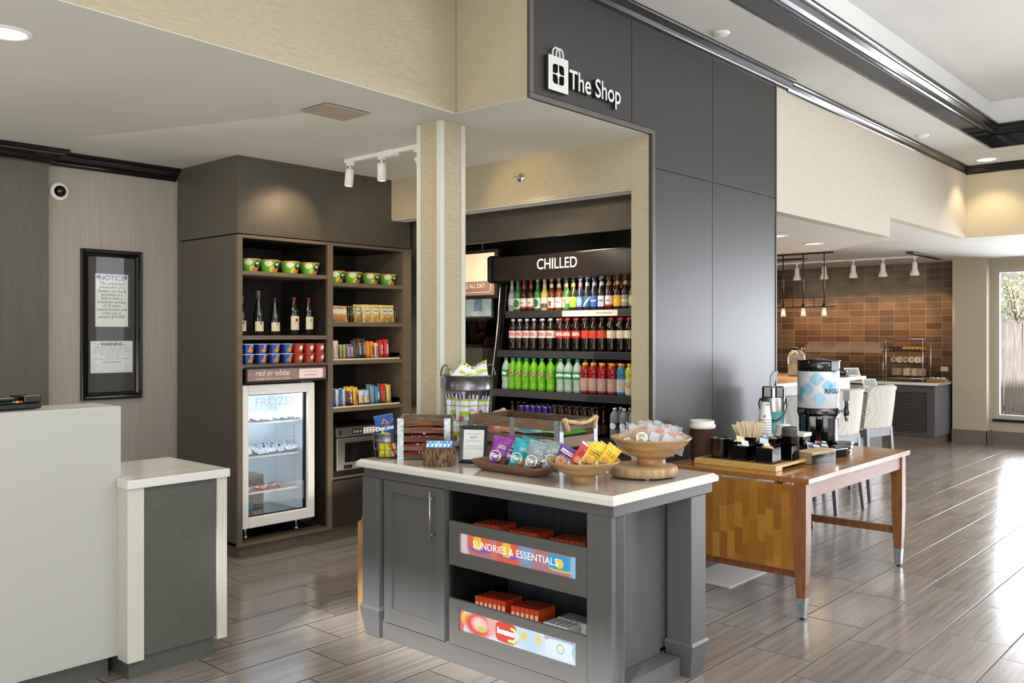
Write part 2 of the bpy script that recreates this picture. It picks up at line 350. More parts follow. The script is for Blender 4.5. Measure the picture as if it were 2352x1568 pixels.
# ================= camera and light ===========================
cam=bpy.data.cameras.new('camera'); co=bpy.data.objects.new('camera',cam); C.objects.link(co)
co.location=(0,0,1.59); co.rotation_euler=(PI/2,0,math.radians(-48)); cam.sensor_width=36; cam.lens=2050/2352*36; cam.clip_start=.05; cam.clip_end=200
cam.shift_y=-18/2352
bpy.context.scene.camera=co
w=bpy.data.worlds.new('sky'); bpy.context.scene.world=w; w.use_nodes=True
wn=w.node_tree.nodes; wl=w.node_tree.links
tc=wn.new('ShaderNodeTexCoord'); sp=wn.new('ShaderNodeSeparateXYZ'); cr=wn.new('ShaderNodeValToRGB'); wl.new(tc.outputs['Generated'],sp.inputs[0]); wl.new(sp.outputs[2],cr.inputs[0])
cr.color_ramp.elements[0].position=0; cr.color_ramp.elements[0].color=(.62,.62,.6,1); cr.color_ramp.elements[1].position=.35; cr.color_ramp.elements[1].color=(.93,.96,1,1)
wl.new(cr.outputs[0],wn['Background'].inputs['Color']); wn['Background'].inputs['Strength'].default_value=1.15
bpy.context.scene.view_settings.view_transform='Standard'
bpy.context.scene.view_settings.exposure=-.22
def area(name,loc,target,sx,sy,e,col='#ffffff',spread=PI):
    d=bpy.data.lights.new(name,'AREA'); d.shape='RECTANGLE'; d.size=sx; d.size_y=sy; d.energy=e; d.color=lin(col); d.spread=spread
    o=bpy.data.objects.new(name,d); C.objects.link(o); o.location=loc; v=Vector(target)-Vector(loc); o.rotation_euler=v.to_track_quat('-Z','Y').to_euler(); return o
def spot(name,loc,target,e,ang=60,col='#ffd9a8',r=.03,blend=.6):
    d=bpy.data.lights.new(name,'SPOT'); d.energy=e; d.spot_size=math.radians(ang); d.spot_blend=blend; d.color=lin(col); d.shadow_soft_size=r
    o=bpy.data.objects.new(name,d); C.objects.link(o); o.location=loc; v=Vector(target)-Vector(loc); o.rotation_euler=v.to_track_quat('-Z','Y').to_euler(); return o
sn=bpy.data.lights.new('sun','SUN'); sn.energy=10; sn.angle=.05; so=bpy.data.objects.new('sun',sn); C.objects.link(so); so.location=(10,0,9); so.rotation_euler=Vector((1,.35,-.75)).to_track_quat('-Z','Y').to_euler()
area('clerestory_fill',(3,-1,4.0),(3,-1,0),7,4,230,'#f4f7ff')  # unseen area lamp below the vault, standing in for clerestory daylight
area('vault_fill',(6,-1,3.72),(7.5,.6,4.06),5,3,150,'#f2f6ff')  # unseen lamp facing up, added to brighten the vault
area('rear_fill',(-3.4,-2.2,1.9),(3.5,3.6,1.2),4,2.6,150,'#ffffff')  # added fill lamp behind the camera, no window there
area('open_side_light',(7,-5.5,2.0),(6,3,1.2),6,2.4,110,'#eef4ff')  # unseen area lamp at the open side, aimed towards the fascia
area('window_daylight',(14.5,-.78,1.45),(8,-.5,1.0),8.4,2.0,1350,'#f2f6ff')
area('lobby_ceiling_fill',(.6,-.6,.35),(1.4,1.2,3.5),4,3,120,'#fbf8f0')  # added fill lamp low behind the camera, lifts the ceiling
area('shop_ceiling_fill',(-.3,5.3,.9),(.6,5.0,2.84),3.2,1.4,42,'#fffaf0')  # added fill lamp hidden behind the desk, lifts the low ceiling
area('shop_fill',(2.6,4.9,2.8),(3.4,5.2,0),1.8,1.0,34,'#fff0dc')
area('shop_floor_bounce',(4.2,4.7,.25),(4.0,4.4,2.84),1.2,1.2,16,'#fff0dc')
area('dining_bounce',(9.5,1.2,.2),(10.5,2.5,2.7),5,1.6,70,'#fbf6ee')
# ================= front desk =================================
t=thing('front_desk','tall white stone-faced reception desk slab at the left edge on a dark plinth','desk',(0,4.12,0))
MB().box(-2.2,0,.10,1.865,.30,1.254,m_desk).build('slab',t,bevel=.004)
MB().box(-2.2,.06,0,1.83,.28,.10,m_deskd).build('plinth',t)
t=thing('side_counter','low white-topped desk return with dark front panel and two pale corner strips','counter',(1.84,4.0,0))
MB().box(0,0,.882,.515,.115,.922,m_quartz).box(.03,.115,.882,.515,.62,.922,m_quartz).build('countertop',t,bevel=.003)
MB().box(.085,.03,.10,.455,.60,.882,m_deskd).box(.02,.04,.10,.085,.118,.882,m_deskd).build('front_panel',t)
for x0,x1 in ((.008,.086),(.455,.508)): MB().box(x0,.018,.085,x1,.12,.882,m_strip).build('corner_strip',t,bevel=.002)
MB().box(.03,.055,0,.45,.60,.10,m_deskd).build('plinth',t)
t=thing('card_terminal','black card payment terminal lying on the tall white desk','card reader',(1.44,4.27,1.254),.15)
MB().box(-.19,-.06,.004,.11,.07,.028,m_blk).box(-.17,-.055,.028,.1,.06,.04,m_black).build('body',t,bevel=.006)
MB().box(-.13,-.045,.04,.0,.05,.056,m_blk).box(.03,-.06,.03,.11,.065,.062,m_blk).build('reader_head',t,bevel=.006)
kp=MB()
for i,c in enumerate(('#2c8c3c','#c8a820','#b03030')): kp.box(-.02+i*.015,-.062,.034,-.008+i*.015,-.056,.042,mat('key%d'%i,c,.4))
kp.build('keypad',t)
# ================= wall frame, camera =========================
t=thing('framed_notice','tall black framed legal notice hanging on the grey wallpaper','picture frame',(2.865,6.49,1.655))
# frame outline 0.44 x 1.07
def frame(t,w,h,b,d,m,name='frame',y=0):
    mb=MB(); w/=2;h/=2
    prof=[(0,0),(0,-d*.6),(b*.15,-d*.75),(b*.3,-d),(b*.5,-d*.95),(b*.65,-d*.6),(b*.9,-d*.5),(b,-d*.3),(b,0)]
    cs=[(-1,-1),(1,-1),(1,1),(-1,1)]; v=[];k=len(prof)
    for sx,sz in cs:
        for a,dd in prof: v.append((sx*(w-a),y+dd,sz*(h-a)))
    f=[(i*k+j,((i+1)%4)*k+j,((i+1)%4)*k+j+1,i*k+j+1) for i in range(4) for j in range(k-1)]
    mb.add(v,f,m); return mb.build(name,t)
frame(t,.44,1.075,.052,.045,m_blk)
m_matd=mat('dark_grey_mat','#4b4a46',.6)
MB().box(-.17,-.008,-.49,.17,0,.49,m_matd).build('mat_board',t)
m_paper=mat('white_paper','#dfe2dd',.6,var=.015,emis=.06); m_ink=mat('black_ink','#20221f',.6); m_inkg=mat('grey_ink','#8f938f',.6); m_inkb=mat('blue_ink','#4f86b8',.6)
p1=MB().box(-.118,-.011,-.015,.118,-.008,.365,m_paper)
M=lambda z:FY(0,-.0115,z)
put_text(p1,'-NOTICE-',.05,m_inkb,M(.335),bold=.0008)
for i,s_ in enumerate(['The unlicensed','possession of a','weapon on these','premises is a','felony with a','maximum penalty','of 10 years','imprisonment and','a fine not to','exceed $10,000.']): put_text(p1,s_,.031,m_ink,M(.297-i*.0268),sx=.95)
scribble(p1,0,.022,.17,.003,m_inkg,-.0115,3,1,.009,.0004)
for sx in (-1,1): p1.lathe([(.001,0),(.013,0)],m_inkg,14,M=fr((1,0,0),(0,0,1),(sx*.1,-.0116,.345)),cap=False)
p1.build('notice_sheet',t)
p2=MB().box(-.152,-.011,-.348,.152,-.008,-.118,m_paper)
put_text(p2,'- WARNING -',.034,m_ink,M(-.142),bold=.0008)
for i,s_ in enumerate(['OBTAINING FORCED LABOR OR','SERVICES IS A CRIME UNDER TEXAS','LAW. CALL THE NATIONAL HUMAN','TRAFFICKING HOTLINE','1-888-373-7888','YOU MAY REMAIN ANONYMOUS']): put_text(p2,s_,.0165,m_inkg,M(-.165-i*.0165))
put_text(p2,'- ADVERTENCIA -',.02,m_inkg,M(-.272),bold=.0004)
scribble(p2,0,-.292,.25,.004,m_inkg,-.0115,4,2,.013,.0005)
p2.build('warning_sheet',t)
MB().add([(-.17,-.016,-.49),(.17,-.016,-.49),(.17,-.016,.49),(-.17,-.016,.49)],[(0,1,2,3)],m_glass).build('glass',t)
t=thing('security_camera','round white dome security camera high on the wallpaper wall','camera',(2.50,6.4905,2.576))
R90=Matrix.Rotation(PI/2,4,'X')
MB().lathe([(.064,0),(.064,.012),(.058,.02),(.04,.026)],m_white,32,M=R90).build('housing',t)
MB().lathe([(.041,.02),(.039,.035),(.03,.048),(.015,.056),(0,.058)],m_blk,24,M=R90).build('dome',t)
# ================= ceiling fittings ===========================
t=thing('ceiling_vent_panel','flat square white vent panel in the low shop ceiling','ceiling panel',(3.06,4.09,2.84))  # ceiling vent, built as a plain flat panel
MB().box(-.15,-.12,-.012,.15,.12,-.006,mat('panel_taupe','#a39688',.7)).build('panel',t); MB().box(-.13,-.1,-.006,.13,.1,0,m_ceil).build('collar',t)
def downlight(loc,label,r=.075,group=None,e=12,col='#ffe6c0'):
    t=thing('recessed_downlight',label,'ceiling light',loc,0,group)
    MB().lathe([(r+.018,0),(r+.016,-.006),(r,-.008),(r-.006,0)],m_ceil2,28,cap=False).build('trim_ring',t)
    MB().lathe([(0,-.002),(r-.003,-.002)],m_lamp,24,cap=False).build('lens',t)
    if e: spot('downlight',(loc[0],loc[1],loc[2]-.03),(loc[0],loc[1],0),e,110,col,.05)
downlight((1.345,4.042,2.84),'lit round recessed downlight in the low ceiling at the far left corner',.085)
downlight((11.15,2.78,3.57),'lit recessed downlight in the lobby ceiling beside the far corner of the crown',.10,e=40)
downlight((9.07,3.914,2.535),'large lit recessed downlight in the curved dining soffit',.085,e=30)
downlight((8.12,3.87,2.535),'partly hidden lit recessed downlight beside the dark panelled column',.085,e=20)
def disc(loc,label,nm,r=.05):
    t=thing(nm,label,'sprinkler cover',loc); MB().lathe([(r,0),(r,-.012),(r*.9,-.016),(0,-.017)],m_ceil2,24).build('cover',t)
    MB().lathe([(r*1.12,0),(r*1.12,-.003),(r,-.004)],m_white,24,cap=False).build('rim',t)
disc((5.29,2.915,3.572),'small round white sprinkler cover in the upper ceiling near the shop sign','sprinkler_cover',.055)
disc((9.37,2.923,3.572),'small round sprinkler cover in the upper ceiling above the dining opening','sprinkler_cover',.06)
# wall sprinkler
t=thing('sidewall_sprinkler','small chrome sidewall sprinkler head on the beige beam','sprinkler',(4.7505,4.19,2.696))
Rx=fr((0,-1,0),(0,0,1),(0,0,0))
MB().lathe([(.034,0),(.034,.004),(.028,.009),(.012,.012)],m_chrome,24,M=Rx).build('escutcheon',t)
MB().lathe([(.012,.01),(.01,.03),(.006,.05)],m_chrome,12,M=Rx).box(-.065,-.012,-.003,-.045,.02,.001,m_chrome).build('nozzle',t)
# shop track lights
t=thing('shop_track_light','white ceiling track with three small cylinder spotlights above the shop','track light',(3.96,0,2.84))
MB().box(-.016,4.38,-.03,.016,5.17,-.001,m_white).box(-.025,4.62,-.045,.025,4.74,-.001,m_white).build('rail',t,bevel=.002)
for y,a in ((5.12,.12),(4.77,0),(4.40,-.5)):
    h=MB().box(-.018,-.022,-.055,.018,.022,-.03,m_white).cyl(0,0,-.085,-.05,.007,m_white)
    h.build('mount',t,loc=(0,y,0))
    c=MB().lathe([(0,-.005),(.026,-.005),(.031,-.012),(.031,-.125),(.026,-.125),(.024,-.10)],m_white,24,cap=False).build('spotlight',t,loc=(0,y,-.075),rot=(0,a,0))
    MB().lathe([(0,-.105),(.025,-.105)],m_lampw,20,cap=False).build('lamp_lens',c)
for y,tg,e in ((5.12,(3.75,5.6,2.35),16),(4.77,(4.6,5.6,2.2),16),(4.40,(4.75,4.15,2.45),10)): spot('shop_spot',(3.96,y-.02,2.62),tg,e,70)
spot('shop_spot_down',(3.9,4.8,2.6),(4.0,5.6,1.0),18,90)
spot('shop_spot_cooler',(4.3,4.0,2.7),(5.2,4.1,1.2),26,85,'#ffe8cc')
# ================= fascia sign ================================
t=thing('shop_sign','raised white shop sign with a gift bag emblem on the dark panel wall','sign',(3.78,3.088,3.0))
m_sgn=mat('sign_white','#c9c9c5',.5,emis=.0,ecol='#ffffff'); m_sgs=mat('sign_side','#2a2a28',.5)
bag=MB()
def ext(mb,outer,holes,d,mf,ms):
    """flat plate with holes, made through a filled curve"""
    cu=bpy.data.curves.new('c','CURVE'); cu.dimensions='2D'; cu.fill_mode='BOTH'; cu.extrude=d/2
    for pts in [outer]+holes:
        sp_=cu.splines.new('POLY'); sp_.points.add(len(pts)-1)
        for i,(a,b_) in enumerate(pts): sp_.points[i].co=(a,b_,0,1)
        sp_.use_cyclic_u=True
    ob=bpy.data.objects.new('c',cu); C.objects.link(ob); bpy.context.view_layer.update()
    me=bpy.data.meshes.new_from_object(ob.evaluated_get(bpy.context.evaluated_depsgraph_get()))
    vs=[tuple(v.co) for v in me.vertices]; fs=[tuple(p.vertices) for p in me.polygons]
    mss=[mf if abs(p.normal.z)>.5 else ms for p in me.polygons]
    bpy.data.objects.remove(ob); bpy.data.curves.remove(cu); bpy.data.meshes.remove(me)
    return vs,fs,mss
def rrect(cx,cy,w,h,r,corners=(1,1,1,1),n=5):
    P=[]
    for i,(sx,sy,a0) in enumerate(((1,1,0),(-1,1,90),(-1,-1,180),(1,-1,270))):
        rr=r*corners[i]
        if rr<=0: P.append((cx+sx*w/2,cy+sy*h/2)); continue
        for k in range(n+1):
            a=math.radians(a0+90*k/n); P.append((cx+sx*(w/2-rr)+rr*math.cos(a),cy+sy*(h/2-rr)+rr*math.sin(a)))
    return P
o_=[(-.086,-.094),(.086,-.094),(.086,.094),(-.086,.094)]
hs_=[rrect(-.027,.027,.044,.05,.018,(0,1,0,1)) ,rrect(.027,.027,.044,.05,.018,(1,0,1,0)),rrect(-.027,-.030,.044,.05,.018,(1,0,1,0)),rrect(.027,-.030,.044,.05,.018,(0,1,0,1))]
v_,f_,m__=ext(bag,o_,[h[::-1] for h in hs_],.022,m_sgn,m_sgs)
bag.add(v_,f_,m_sgn,M=FY(0,-.014,0),ms=m__)
bag.build('bag_emblem',t)
for dx in (-.012,.018):
    hd=MB(); hd.tube([(dx-.03,-.018,.09)]+[(dx+.03*math.cos(a),-.018,.112+.032*math.sin(a)) for a in [PI-i*PI/10 for i in range(11)]]+[(dx+.03,-.018,.09)],.0055,m_sgn,8); hd.build('bag_handle',t)
tx=MB(); vs,fs_=text_data('The Shop',.150,.0018,.85,'LEFT',.011)
for f in fs_:
    n_=(Vector(vs[f[1]])-Vector(vs[f[0]])).cross(Vector(vs[f[2]])-Vector(vs[f[0]])); tx.add([vs[i] for i in f],[tuple(range(len(f)))],m_sgn if abs(n_.normalized().z)>.6 else m_sgs,M=FY(.095,-.014,-.008))
tx.build('lettering',t)
# ================= wine cabinet ===============================
t=thing('shelving_cabinet','floor to ceiling dark brown built-in snack and wine shelving cabinet','cabinet',(3.353,5.6,0))
W=1.604
cb=MB()
cb.box(0,0,.095,.02,.85,2.285,m_cab)       # left side
cb.build('side_panel',t)
MB().box(1.518,.0,.095,1.604,.85,2.285,m_cabf).build('side_panel',t)
cf=MB().box(-.0015,-.006,.095,.035,.02,2.285,m_cabf).box(.035,-.006,2.265,1.604,.02,2.287,m_cabf).box(.763,-.006,.095,.811,.02,2.265,m_cabf).box(1.5155,-.006,.095,1.6055,.02,2.265,m_cabf)
cf.build('face_frame',t)
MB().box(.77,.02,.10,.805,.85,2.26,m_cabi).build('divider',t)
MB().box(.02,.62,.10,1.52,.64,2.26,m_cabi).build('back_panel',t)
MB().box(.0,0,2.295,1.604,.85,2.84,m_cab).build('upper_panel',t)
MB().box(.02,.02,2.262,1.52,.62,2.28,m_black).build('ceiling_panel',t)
MB().box(.045,.06,0,1.604,.80,.095,m_cabf).build('toe_kick',t)
MB().box(.0,-.004,.095,.77,.85,.115,m_cabf).box(.05,.12,.115,.74,.6,.118,m_black).build('base_board',t)
for z,n in ((2.02,0),(1.562,0),(1.357,0)): MB().box(.037,.0,z-.015,.762,.6,z+.015,m_cabf).build('shelf',t,bevel=.002)
for z in (1.972,1.662,1.368,1.0): MB().box(.812,0,z-.016,1.517,.6,z+.014,m_cabf).build('shelf',t,bevel=.002)
MB().box(.812,0,.468,1.517,.6,.488,m_cabf).build('shelf',t)
d=MB().box(.806,-.02,.105,1.53,-.001,.462,mat('drawer_brown','#322a22',.4,var=.1)).build('drawer',t,bevel=.002)
MB().tube([(1.06,-.05,.33),(1.28,-.05,.33)],.006,m_steel).tube([(1.09,-.05,.33),(1.09,-.02,.33)],.005,m_steel).tube([(1.25,-.05,.33),(1.25,-.02,.33)],.005,m_steel).build('drawer_handle',d)
# red or white sign
t=thing('wine_sign','framed mauve wine cooler sign mounted below the cup shelf','sign',(3.752,5.592,1.295))
frame(t,.70,.115,.016,.025,m_black)
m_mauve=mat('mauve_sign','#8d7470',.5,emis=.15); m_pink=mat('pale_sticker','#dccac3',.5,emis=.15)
sg=MB().box(-.335,-.01,-.045,.335,0,.045,m_mauve); sg.build('sign_face',t)
l_=MB(); put_text(l_,'red or white',.058,m_sgn,FY(-.13,-.0115,.012),bold=.0012,sx=.95,shear=.15); l_.build('lettering',t); l_=MB(); put_text(l_,'CHILLED WINE IN WINE COOLER',.019,m_pink,FY(-.13,-.0115,-.03)); l_.build('small_lettering',t)
st=MB(); st.prism(rrect(.2,0,.21,.07,.01),0,.002,m_pink,M=FY(0,-.012,0)); st.build('sticker',t)
l_=MB(); put_text(l_,'WINE AVAILABILITY',.016,m_inkg,FY(.2,-.0145,.014)); put_text(l_,'NOON-MIDNIGHT',.014,m_ink,FY(.2,-.0145,-.012)); l_.build('sticker_lettering',t)
# ================= glass door freezer =========================
t=thing('freezer','small white glass-door freezer lit inside, standing in the cabinet base','freezer',(3.395,5.605,.115))
m_fr=mat('freezer_white','#e3e2df',.4,var=.02); m_frin=mat('freezer_liner_glow','#dfe9f0',.35,var=.02,emis=.16,ecol='#d6e8f6')  # liner emits a faint glow that adds to the interior light
H0,H1,FW=.105,1.105,.61
b=MB().box(.0,.05,H0,FW,.08,H0+.03,m_fr)
b.box(0,.05,H0,.02,.60,H1,m_fr).box(FW-.02,.05,H0,FW,.60,H1,m_fr).box(0,.05,H1-.03,FW,.60,H1,m_fr).box(0,.05,H0,FW,.60,H0+.03,m_fr).box(0,.58,H0,FW,.6,H1,m_fr)
b.build('body',t)
ln=MB().box(.021,.565,H0+.04,FW-.021,.575,H1-.035,m_frin).box(.021,.08,H0+.04,.028,.565,H1-.035,m_frin).box(FW-.045,.08,H0+.04,FW-.021,.565,H1-.035,m_frin).box(.021,.08,H0+.035,FW-.021,.565,H0+.045,m_steel).box(.021,.08,H1-.04,FW-.021,.565,H1-.035,m_frin)
for z in (.95,.19): 
    for i in range(9):
        for j in range(9 if z>.5 else 5): ln.box(.06+i*.017,.561,z-.06+j*.016,.07+i*.017,.566,z-.051+j*.016,m_black)
for x in (.40,): 
    for i in range(26): ln.box(FW-.0455,.2,H0+.1+i*.03,FW-.045,.207,H0+.112+i*.03,m_inkg); ln.box(FW-.0455,.45,H0+.1+i*.03,FW-.045,.457,H0+.112+i*.03,m_inkg)
ln.build('liner',t)
MB().box(.028,.36,H0+.045,.40,.56,H0+.30,m_steel).build('evaporator_cover',t,bevel=.006)
dr=MB().box(0,0,H0-.01,.05,.045,H1+.005,m_fr).box(FW-.06,0,H0-.01,FW,.045,H1+.005,m_fr).box(.05,0,H0-.01,FW-.06,.045,H0+.065,m_fr).box(.05,0,H1-.065,FW-.06,.045,H1+.005,m_fr)
door=dr.build('door',t,bevel=.008,seg=3)
MB().box(.05,.03,H0+.065,.056,.05,H1-.065,m_black).box(FW-.075,.03,H0+.065,FW-.06,.052,H1-.065,m_black).box(.056,.03,H0+.065,FW-.075,.05,H0+.071,m_black).box(.056,.03,H1-.071,FW-.075,.05,H1-.065,m_black).build('gasket',door)
MB().add([(.05,.03,H0+.065),(FW-.06,.03,H0+.065),(FW-.06,.03,H1-.065),(.05,.03,H1-.065)],[(0,1,2,3)],m_glass).build('glass',door)
lt=MB(); m_fl=mat('frosted_white','#c2cfd8',.5,alpha=.8); m_trueg=mat('grey_badge','#8d8d8d',.4); put_text(lt,'FROZEN',.085,m_fl,FY(.30,.026,H1-.125),bold=.0005,sx=1.15); put_text(lt,'TRUE',.032,m_trueg,FY(.13,.026,H0+.088),bold=.001); lt.box(.054,.024,H0+.12,.095,.028,H0+.165,mat('energy_label','#2e7f98',.5)); lt.build('lettering',door)
for z in (.945,.703,.445):
    s_=MB()
    zz=z-.115
    for i in range(34): s_.box(.03+i*.0155,.09,zz-.004,.034+i*.0155,.36 if z<.5 else .5,zz,m_whiteg)
    s_.box(.028,.088,zz-.012,FW-.045,.094,zz+.001,m_whiteg).box(.028,.34 if z<.5 else .49,zz-.008,FW-.045,.35 if z<.5 else .50,zz,m_whiteg); s_.build('wire_shelf',t)
for x,y in ((.08,.1),(FW-.1,.1),(.08,.5),(FW-.1,.5)): MB().cyl(x,y,.004,.03,.022,m_steel).cyl(x,y,.03,H0,.012,m_steel).build('leg',t)
MB().box(FW-.13,.01,H0-.03,FW-.02,.03,H0-.012,m_black).box(FW-.12,.01,H1+.006,FW-.02,.03,H1+.018,m_steel).build('hinge',t)
area('freezer_light',(3.70,5.70,1.17),(3.70,5.85,.6),.5,.06,3.2,'#e8f4ff')
# ================= island =====================================
t=thing('display_island','grey stained wooden display island with white stone top and open product drawers','island counter',(2.97,2.12,0))
# local x: depth 0..0.86 (from front face), local y: 0..1.67
top=MB(); z0,z1,c=.885,.925,.022
a=[(0,0),(.86,0),(.86,1.67),(0,1.67)]
def inset(d): return [(d,d),(.86-d,d),(.86-d,1.67-d),(d,1.67-d)]
v=[(x,y,z0) for x,y in inset(.004)]+[(x,y,z0+.004) for x,y in a]+[(x,y,z1-.014) for x,y in a]+[(x,y,z1) for x,y in inset(.018)]
f=[(3,2,1,0),(12,13,14,15)]+[(r*4+i,r*4+(i+1)%4,(r+1)*4+(i+1)%4,(r+1)*4+i) for r in range(3) for i in range(4)]
m_quartzt=mat('quartz_top_beige','#bdb3a6',.10,var=.04,vs=(220,220,220),det=6,coat=.3)
top.add(v,f,m_quartz,ms=[m_quartz,m_quartzt]+[m_quartz]*12); top.build('countertop',t)
MB().box(.03,.02,.835,.835,1.64,.885,m_islh).build('cornice',t,bevel=.002)
X0=.06
# carcass
bd=MB()
bd.box(X0,.165,.10,X0+.74,.18,.835,m_isl)                       # right side skin
bd.box(X0,1.60,.10,X0+.74,1.615,.835,m_isl)                     # left side
bd.box(X0+.40,.18,.10,X0+.42,1.60,.835,m_isld)                  # inner back
bd.box(X0+.73,.165,.10,X0+.745,1.615,.835,m_isl)                # back
bd.box(X0,.165,.09,X0+.74,1.60,.115,m_isld)
bd.box(X0,.995,.10,X0+.40,1.012,.835,m_black)                   # partition between door and drawers
bd.box(X0,1.012,.10,X0+.02,1.60,.835,m_isld)
bd.build('carcass',t)
MB().box(X0-.03,.03,.09,X0,.157,.835,m_isl).box(X0,.03,.09,X0+.065,.16,.835,m_isl).build('corner_post',t,bevel=.002)
fl=MB()
for i in range(7): fl.box(X0+.005+i*.008,.027,.10,X0+.009+i*.008,.032,.83,m_isl)
fl.build('fluting',t)
MB().box(X0+.065,.155,.10,X0+.53,.168,.835,m_isl).build('side_panel',t)
MB().box(X0+.01,.16,0,X0+.73,1.6,.095,m_islh).box(X0-.018,.045,0,X0+.1,1.50,.097,m_islh).box(X0,.06,0,X0+.55,.16,.098,m_islh).build('plinth',t)
def leg(x,y,w,dy,nm='leg'):
    L=MB().box(x,y,.16,x+w,y+dy,.835,m_isl)
    for k,(z,e) in enumerate(()): pass
    v=[]
    for z,e in ((0,-.012),(.15,.012),(.165,.004)): v+= [(x-e,y-e,z),(x+w+e,y-e,z),(x+w+e,y+dy+e,z),(x-e,y+dy+e,z)]
    fcs=[(3,2,1,0),(8,9,10,11)]+[(r*4+i,r*4+(i+1)%4,(r+1)*4+(i+1)%4,(r+1)*4+i) for r in range(2) for i in range(4)]
    L.add(v,fcs,m_isl); return L.build(nm,t,bevel=.002)
leg(X0-.045,1.50,.06,.135); leg(X0+.57,.012,.13,.13); 
leg(X0+.60,1.50,.12,.12)
# door
y0,y1=1.02,1.47
dm=MB().box(X0-.02,y0,.10,X0-.002,y1,.833,m_isl).box(X0-.034,y0,.10,X0-.02,y0+.062,.833,m_isl).box(X0-.034,y1-.062,.10,X0-.02,y1,.833,m_isl).box(X0-.034,y0+.062,.10,X0-.02,y1-.062,.175,m_islh).box(X0-.034,y0+.062,.775,X0-.02,y1-.062,.833,m_islh)
dr=dm.build('door',t)
hx=X0-.034; MB().tube([(hx-.035,1.085,.585),(hx-.035,1.085,.82)],.006,m_steel).tube([(hx-.035,1.085,.61),(hx,1.085,.61)],.004,m_steel).tube([(hx-.035,1.085,.785),(hx,1.085,.785)],.004,m_steel).build('door_handle',dr)
# drawers: front with a backlit window
def lightbox(name,paintfn,text,z0,z1,zw0,zw1):
    y0,y1=.158,.99; wy0,wy1=.218,.925
    d=MB().box(X0-.03,y0,z0,X0-.012,y1,zw0,m_islh).box(X0-.03,y0,zw1,X0-.012,y1,z1,m_islh).box(X0-.03,y0,zw0,X0-.012,wy0,zw1,m_islh).box(X0-.03,wy1,zw0,X0-.012,y1,zw1,m_islh)
    d.box(X0-.012,y0,z0+.01,X0-.008,y1,z0+.04,m_black)
    d.box(X0,y0+.01,z0+.02,X0+.38,y1-.01,z0+.03,m_isld)
    o=d.build('display_drawer',t)
    g=MB(); g.grid(lambda u,v_:(X0-.017,wy1-(wy1-wy0)*u,zw0+(zw1-zw0)*v_),2,2,paintfn(0,0),smooth=False); g.build('light_panel',o)
    if text: l_=MB(); put_text(l_,text,.047,mat('sign_lit','#ffffff',.5,emis=.9),fr((0,-1,0),(0,0,1),(X0-.019,(wy0+wy1)/2+.01,(zw0+zw1)/2+.004)),bold=-.0004,sx=1.02); l_.build('lettering',o)
    return o
def blur_mat(name,spots,base,strength=.9):
    """soft coloured photographic print built from distance blobs in the panel plane (y,z)"""
    m=bpy.data.materials.new(name); m.use_nodes=True; nt=m.node_tree; n=nt.nodes; l=nt.links; b=n['Principled BSDF']
    tc=n.new('ShaderNodeTexCoord'); sp=n.new('ShaderNodeSeparateXYZ'); l.new(tc.outputs['Object'],sp.inputs[0])
    cur=None; col=n.new('ShaderNodeRGB'); col.outputs[0].default_value=lin(base)+[1]; cur=col.outputs[0]
    for (cy,cz,hy,hz,soft,hexc) in spots:
        def md(op,a,b2):
            q=n.new('ShaderNodeMath'); q.operation=op
            for i,x in enumerate((a,b2)):
                if isinstance(x,(int,float)): q.inputs[i].default_value=x
                else: l.new(x,q.inputs[i])
            return q.outputs[0]
        dy=md('DIVIDE',md('ABSOLUTE',md('SUBTRACT',sp.outputs[1],cy),0),hy); dz=md('DIVIDE',md('ABSOLUTE',md('SUBTRACT',sp.outputs[2],cz),0),hz)
        p=4 if soft<.5 else 2
        q=md('ADD',md('POWER',dy,p),md('POWER',dz,p))
        mr=n.new('ShaderNodeMapRange'); mr.interpolation_type='SMOOTHSTEP'; mr.inputs[1].default_value=1+soft; mr.inputs[2].default_value=max(0,1-soft); l.new(q,mr.inputs[0])
        mx=n.new('ShaderNodeMix'); mx.data_type='RGBA'; l.new(mr.outputs[0],mx.inputs[0]); l.new(cur,mx.inputs[6]); mx.inputs[7].default_value=lin(hexc)+[1]; cur=mx.outputs[2]
    b.inputs['Base Color'].default_value=(.02,.02,.02,1); l.new(cur,b.inputs['Emission Color']); b.inputs['Emission Strength'].default_value=strength*.9; b.inputs['Roughness'].default_value=.35
    return m
# y measured in island space: image left = high y
Y=lambda u:.925-.707*u
b1=blur_mat('backlit_print_orange',[(Y(.04),.59,.03,.08,.9,'#e8cfe0'),(Y(.17),.60,.075,.05,.35,'#ef6a3c'),(Y(.18),.575,.07,.016,.6,'#8a5ac8'),(Y(.16),.602,.028,.03,.3,'#ffd23c'),(Y(.32),.59,.02,.08,.9,'#e87a6a'),(Y(.43),.59,.07,.055,.35,'#ee6436'),(Y(.44),.575,.065,.014,.6,'#9a58b8'),(Y(.42),.60,.028,.032,.3,'#ffcf3a'),(Y(.60),.60,.05,.06,1.0,'#7fa6cc'),(Y(.70),.60,.04,.08,1.0,'#b97f88'),(Y(.87),.59,.07,.034,.35,'#f0d040'),(Y(.87),.597,.075,.032,.35,'#2aa8dc'),(Y(.86),.592,.022,.02,.6,'#ffe34a'),(Y(.99),.59,.03,.09,.9,'#9cd0f4')],'#b8808a',1.05)
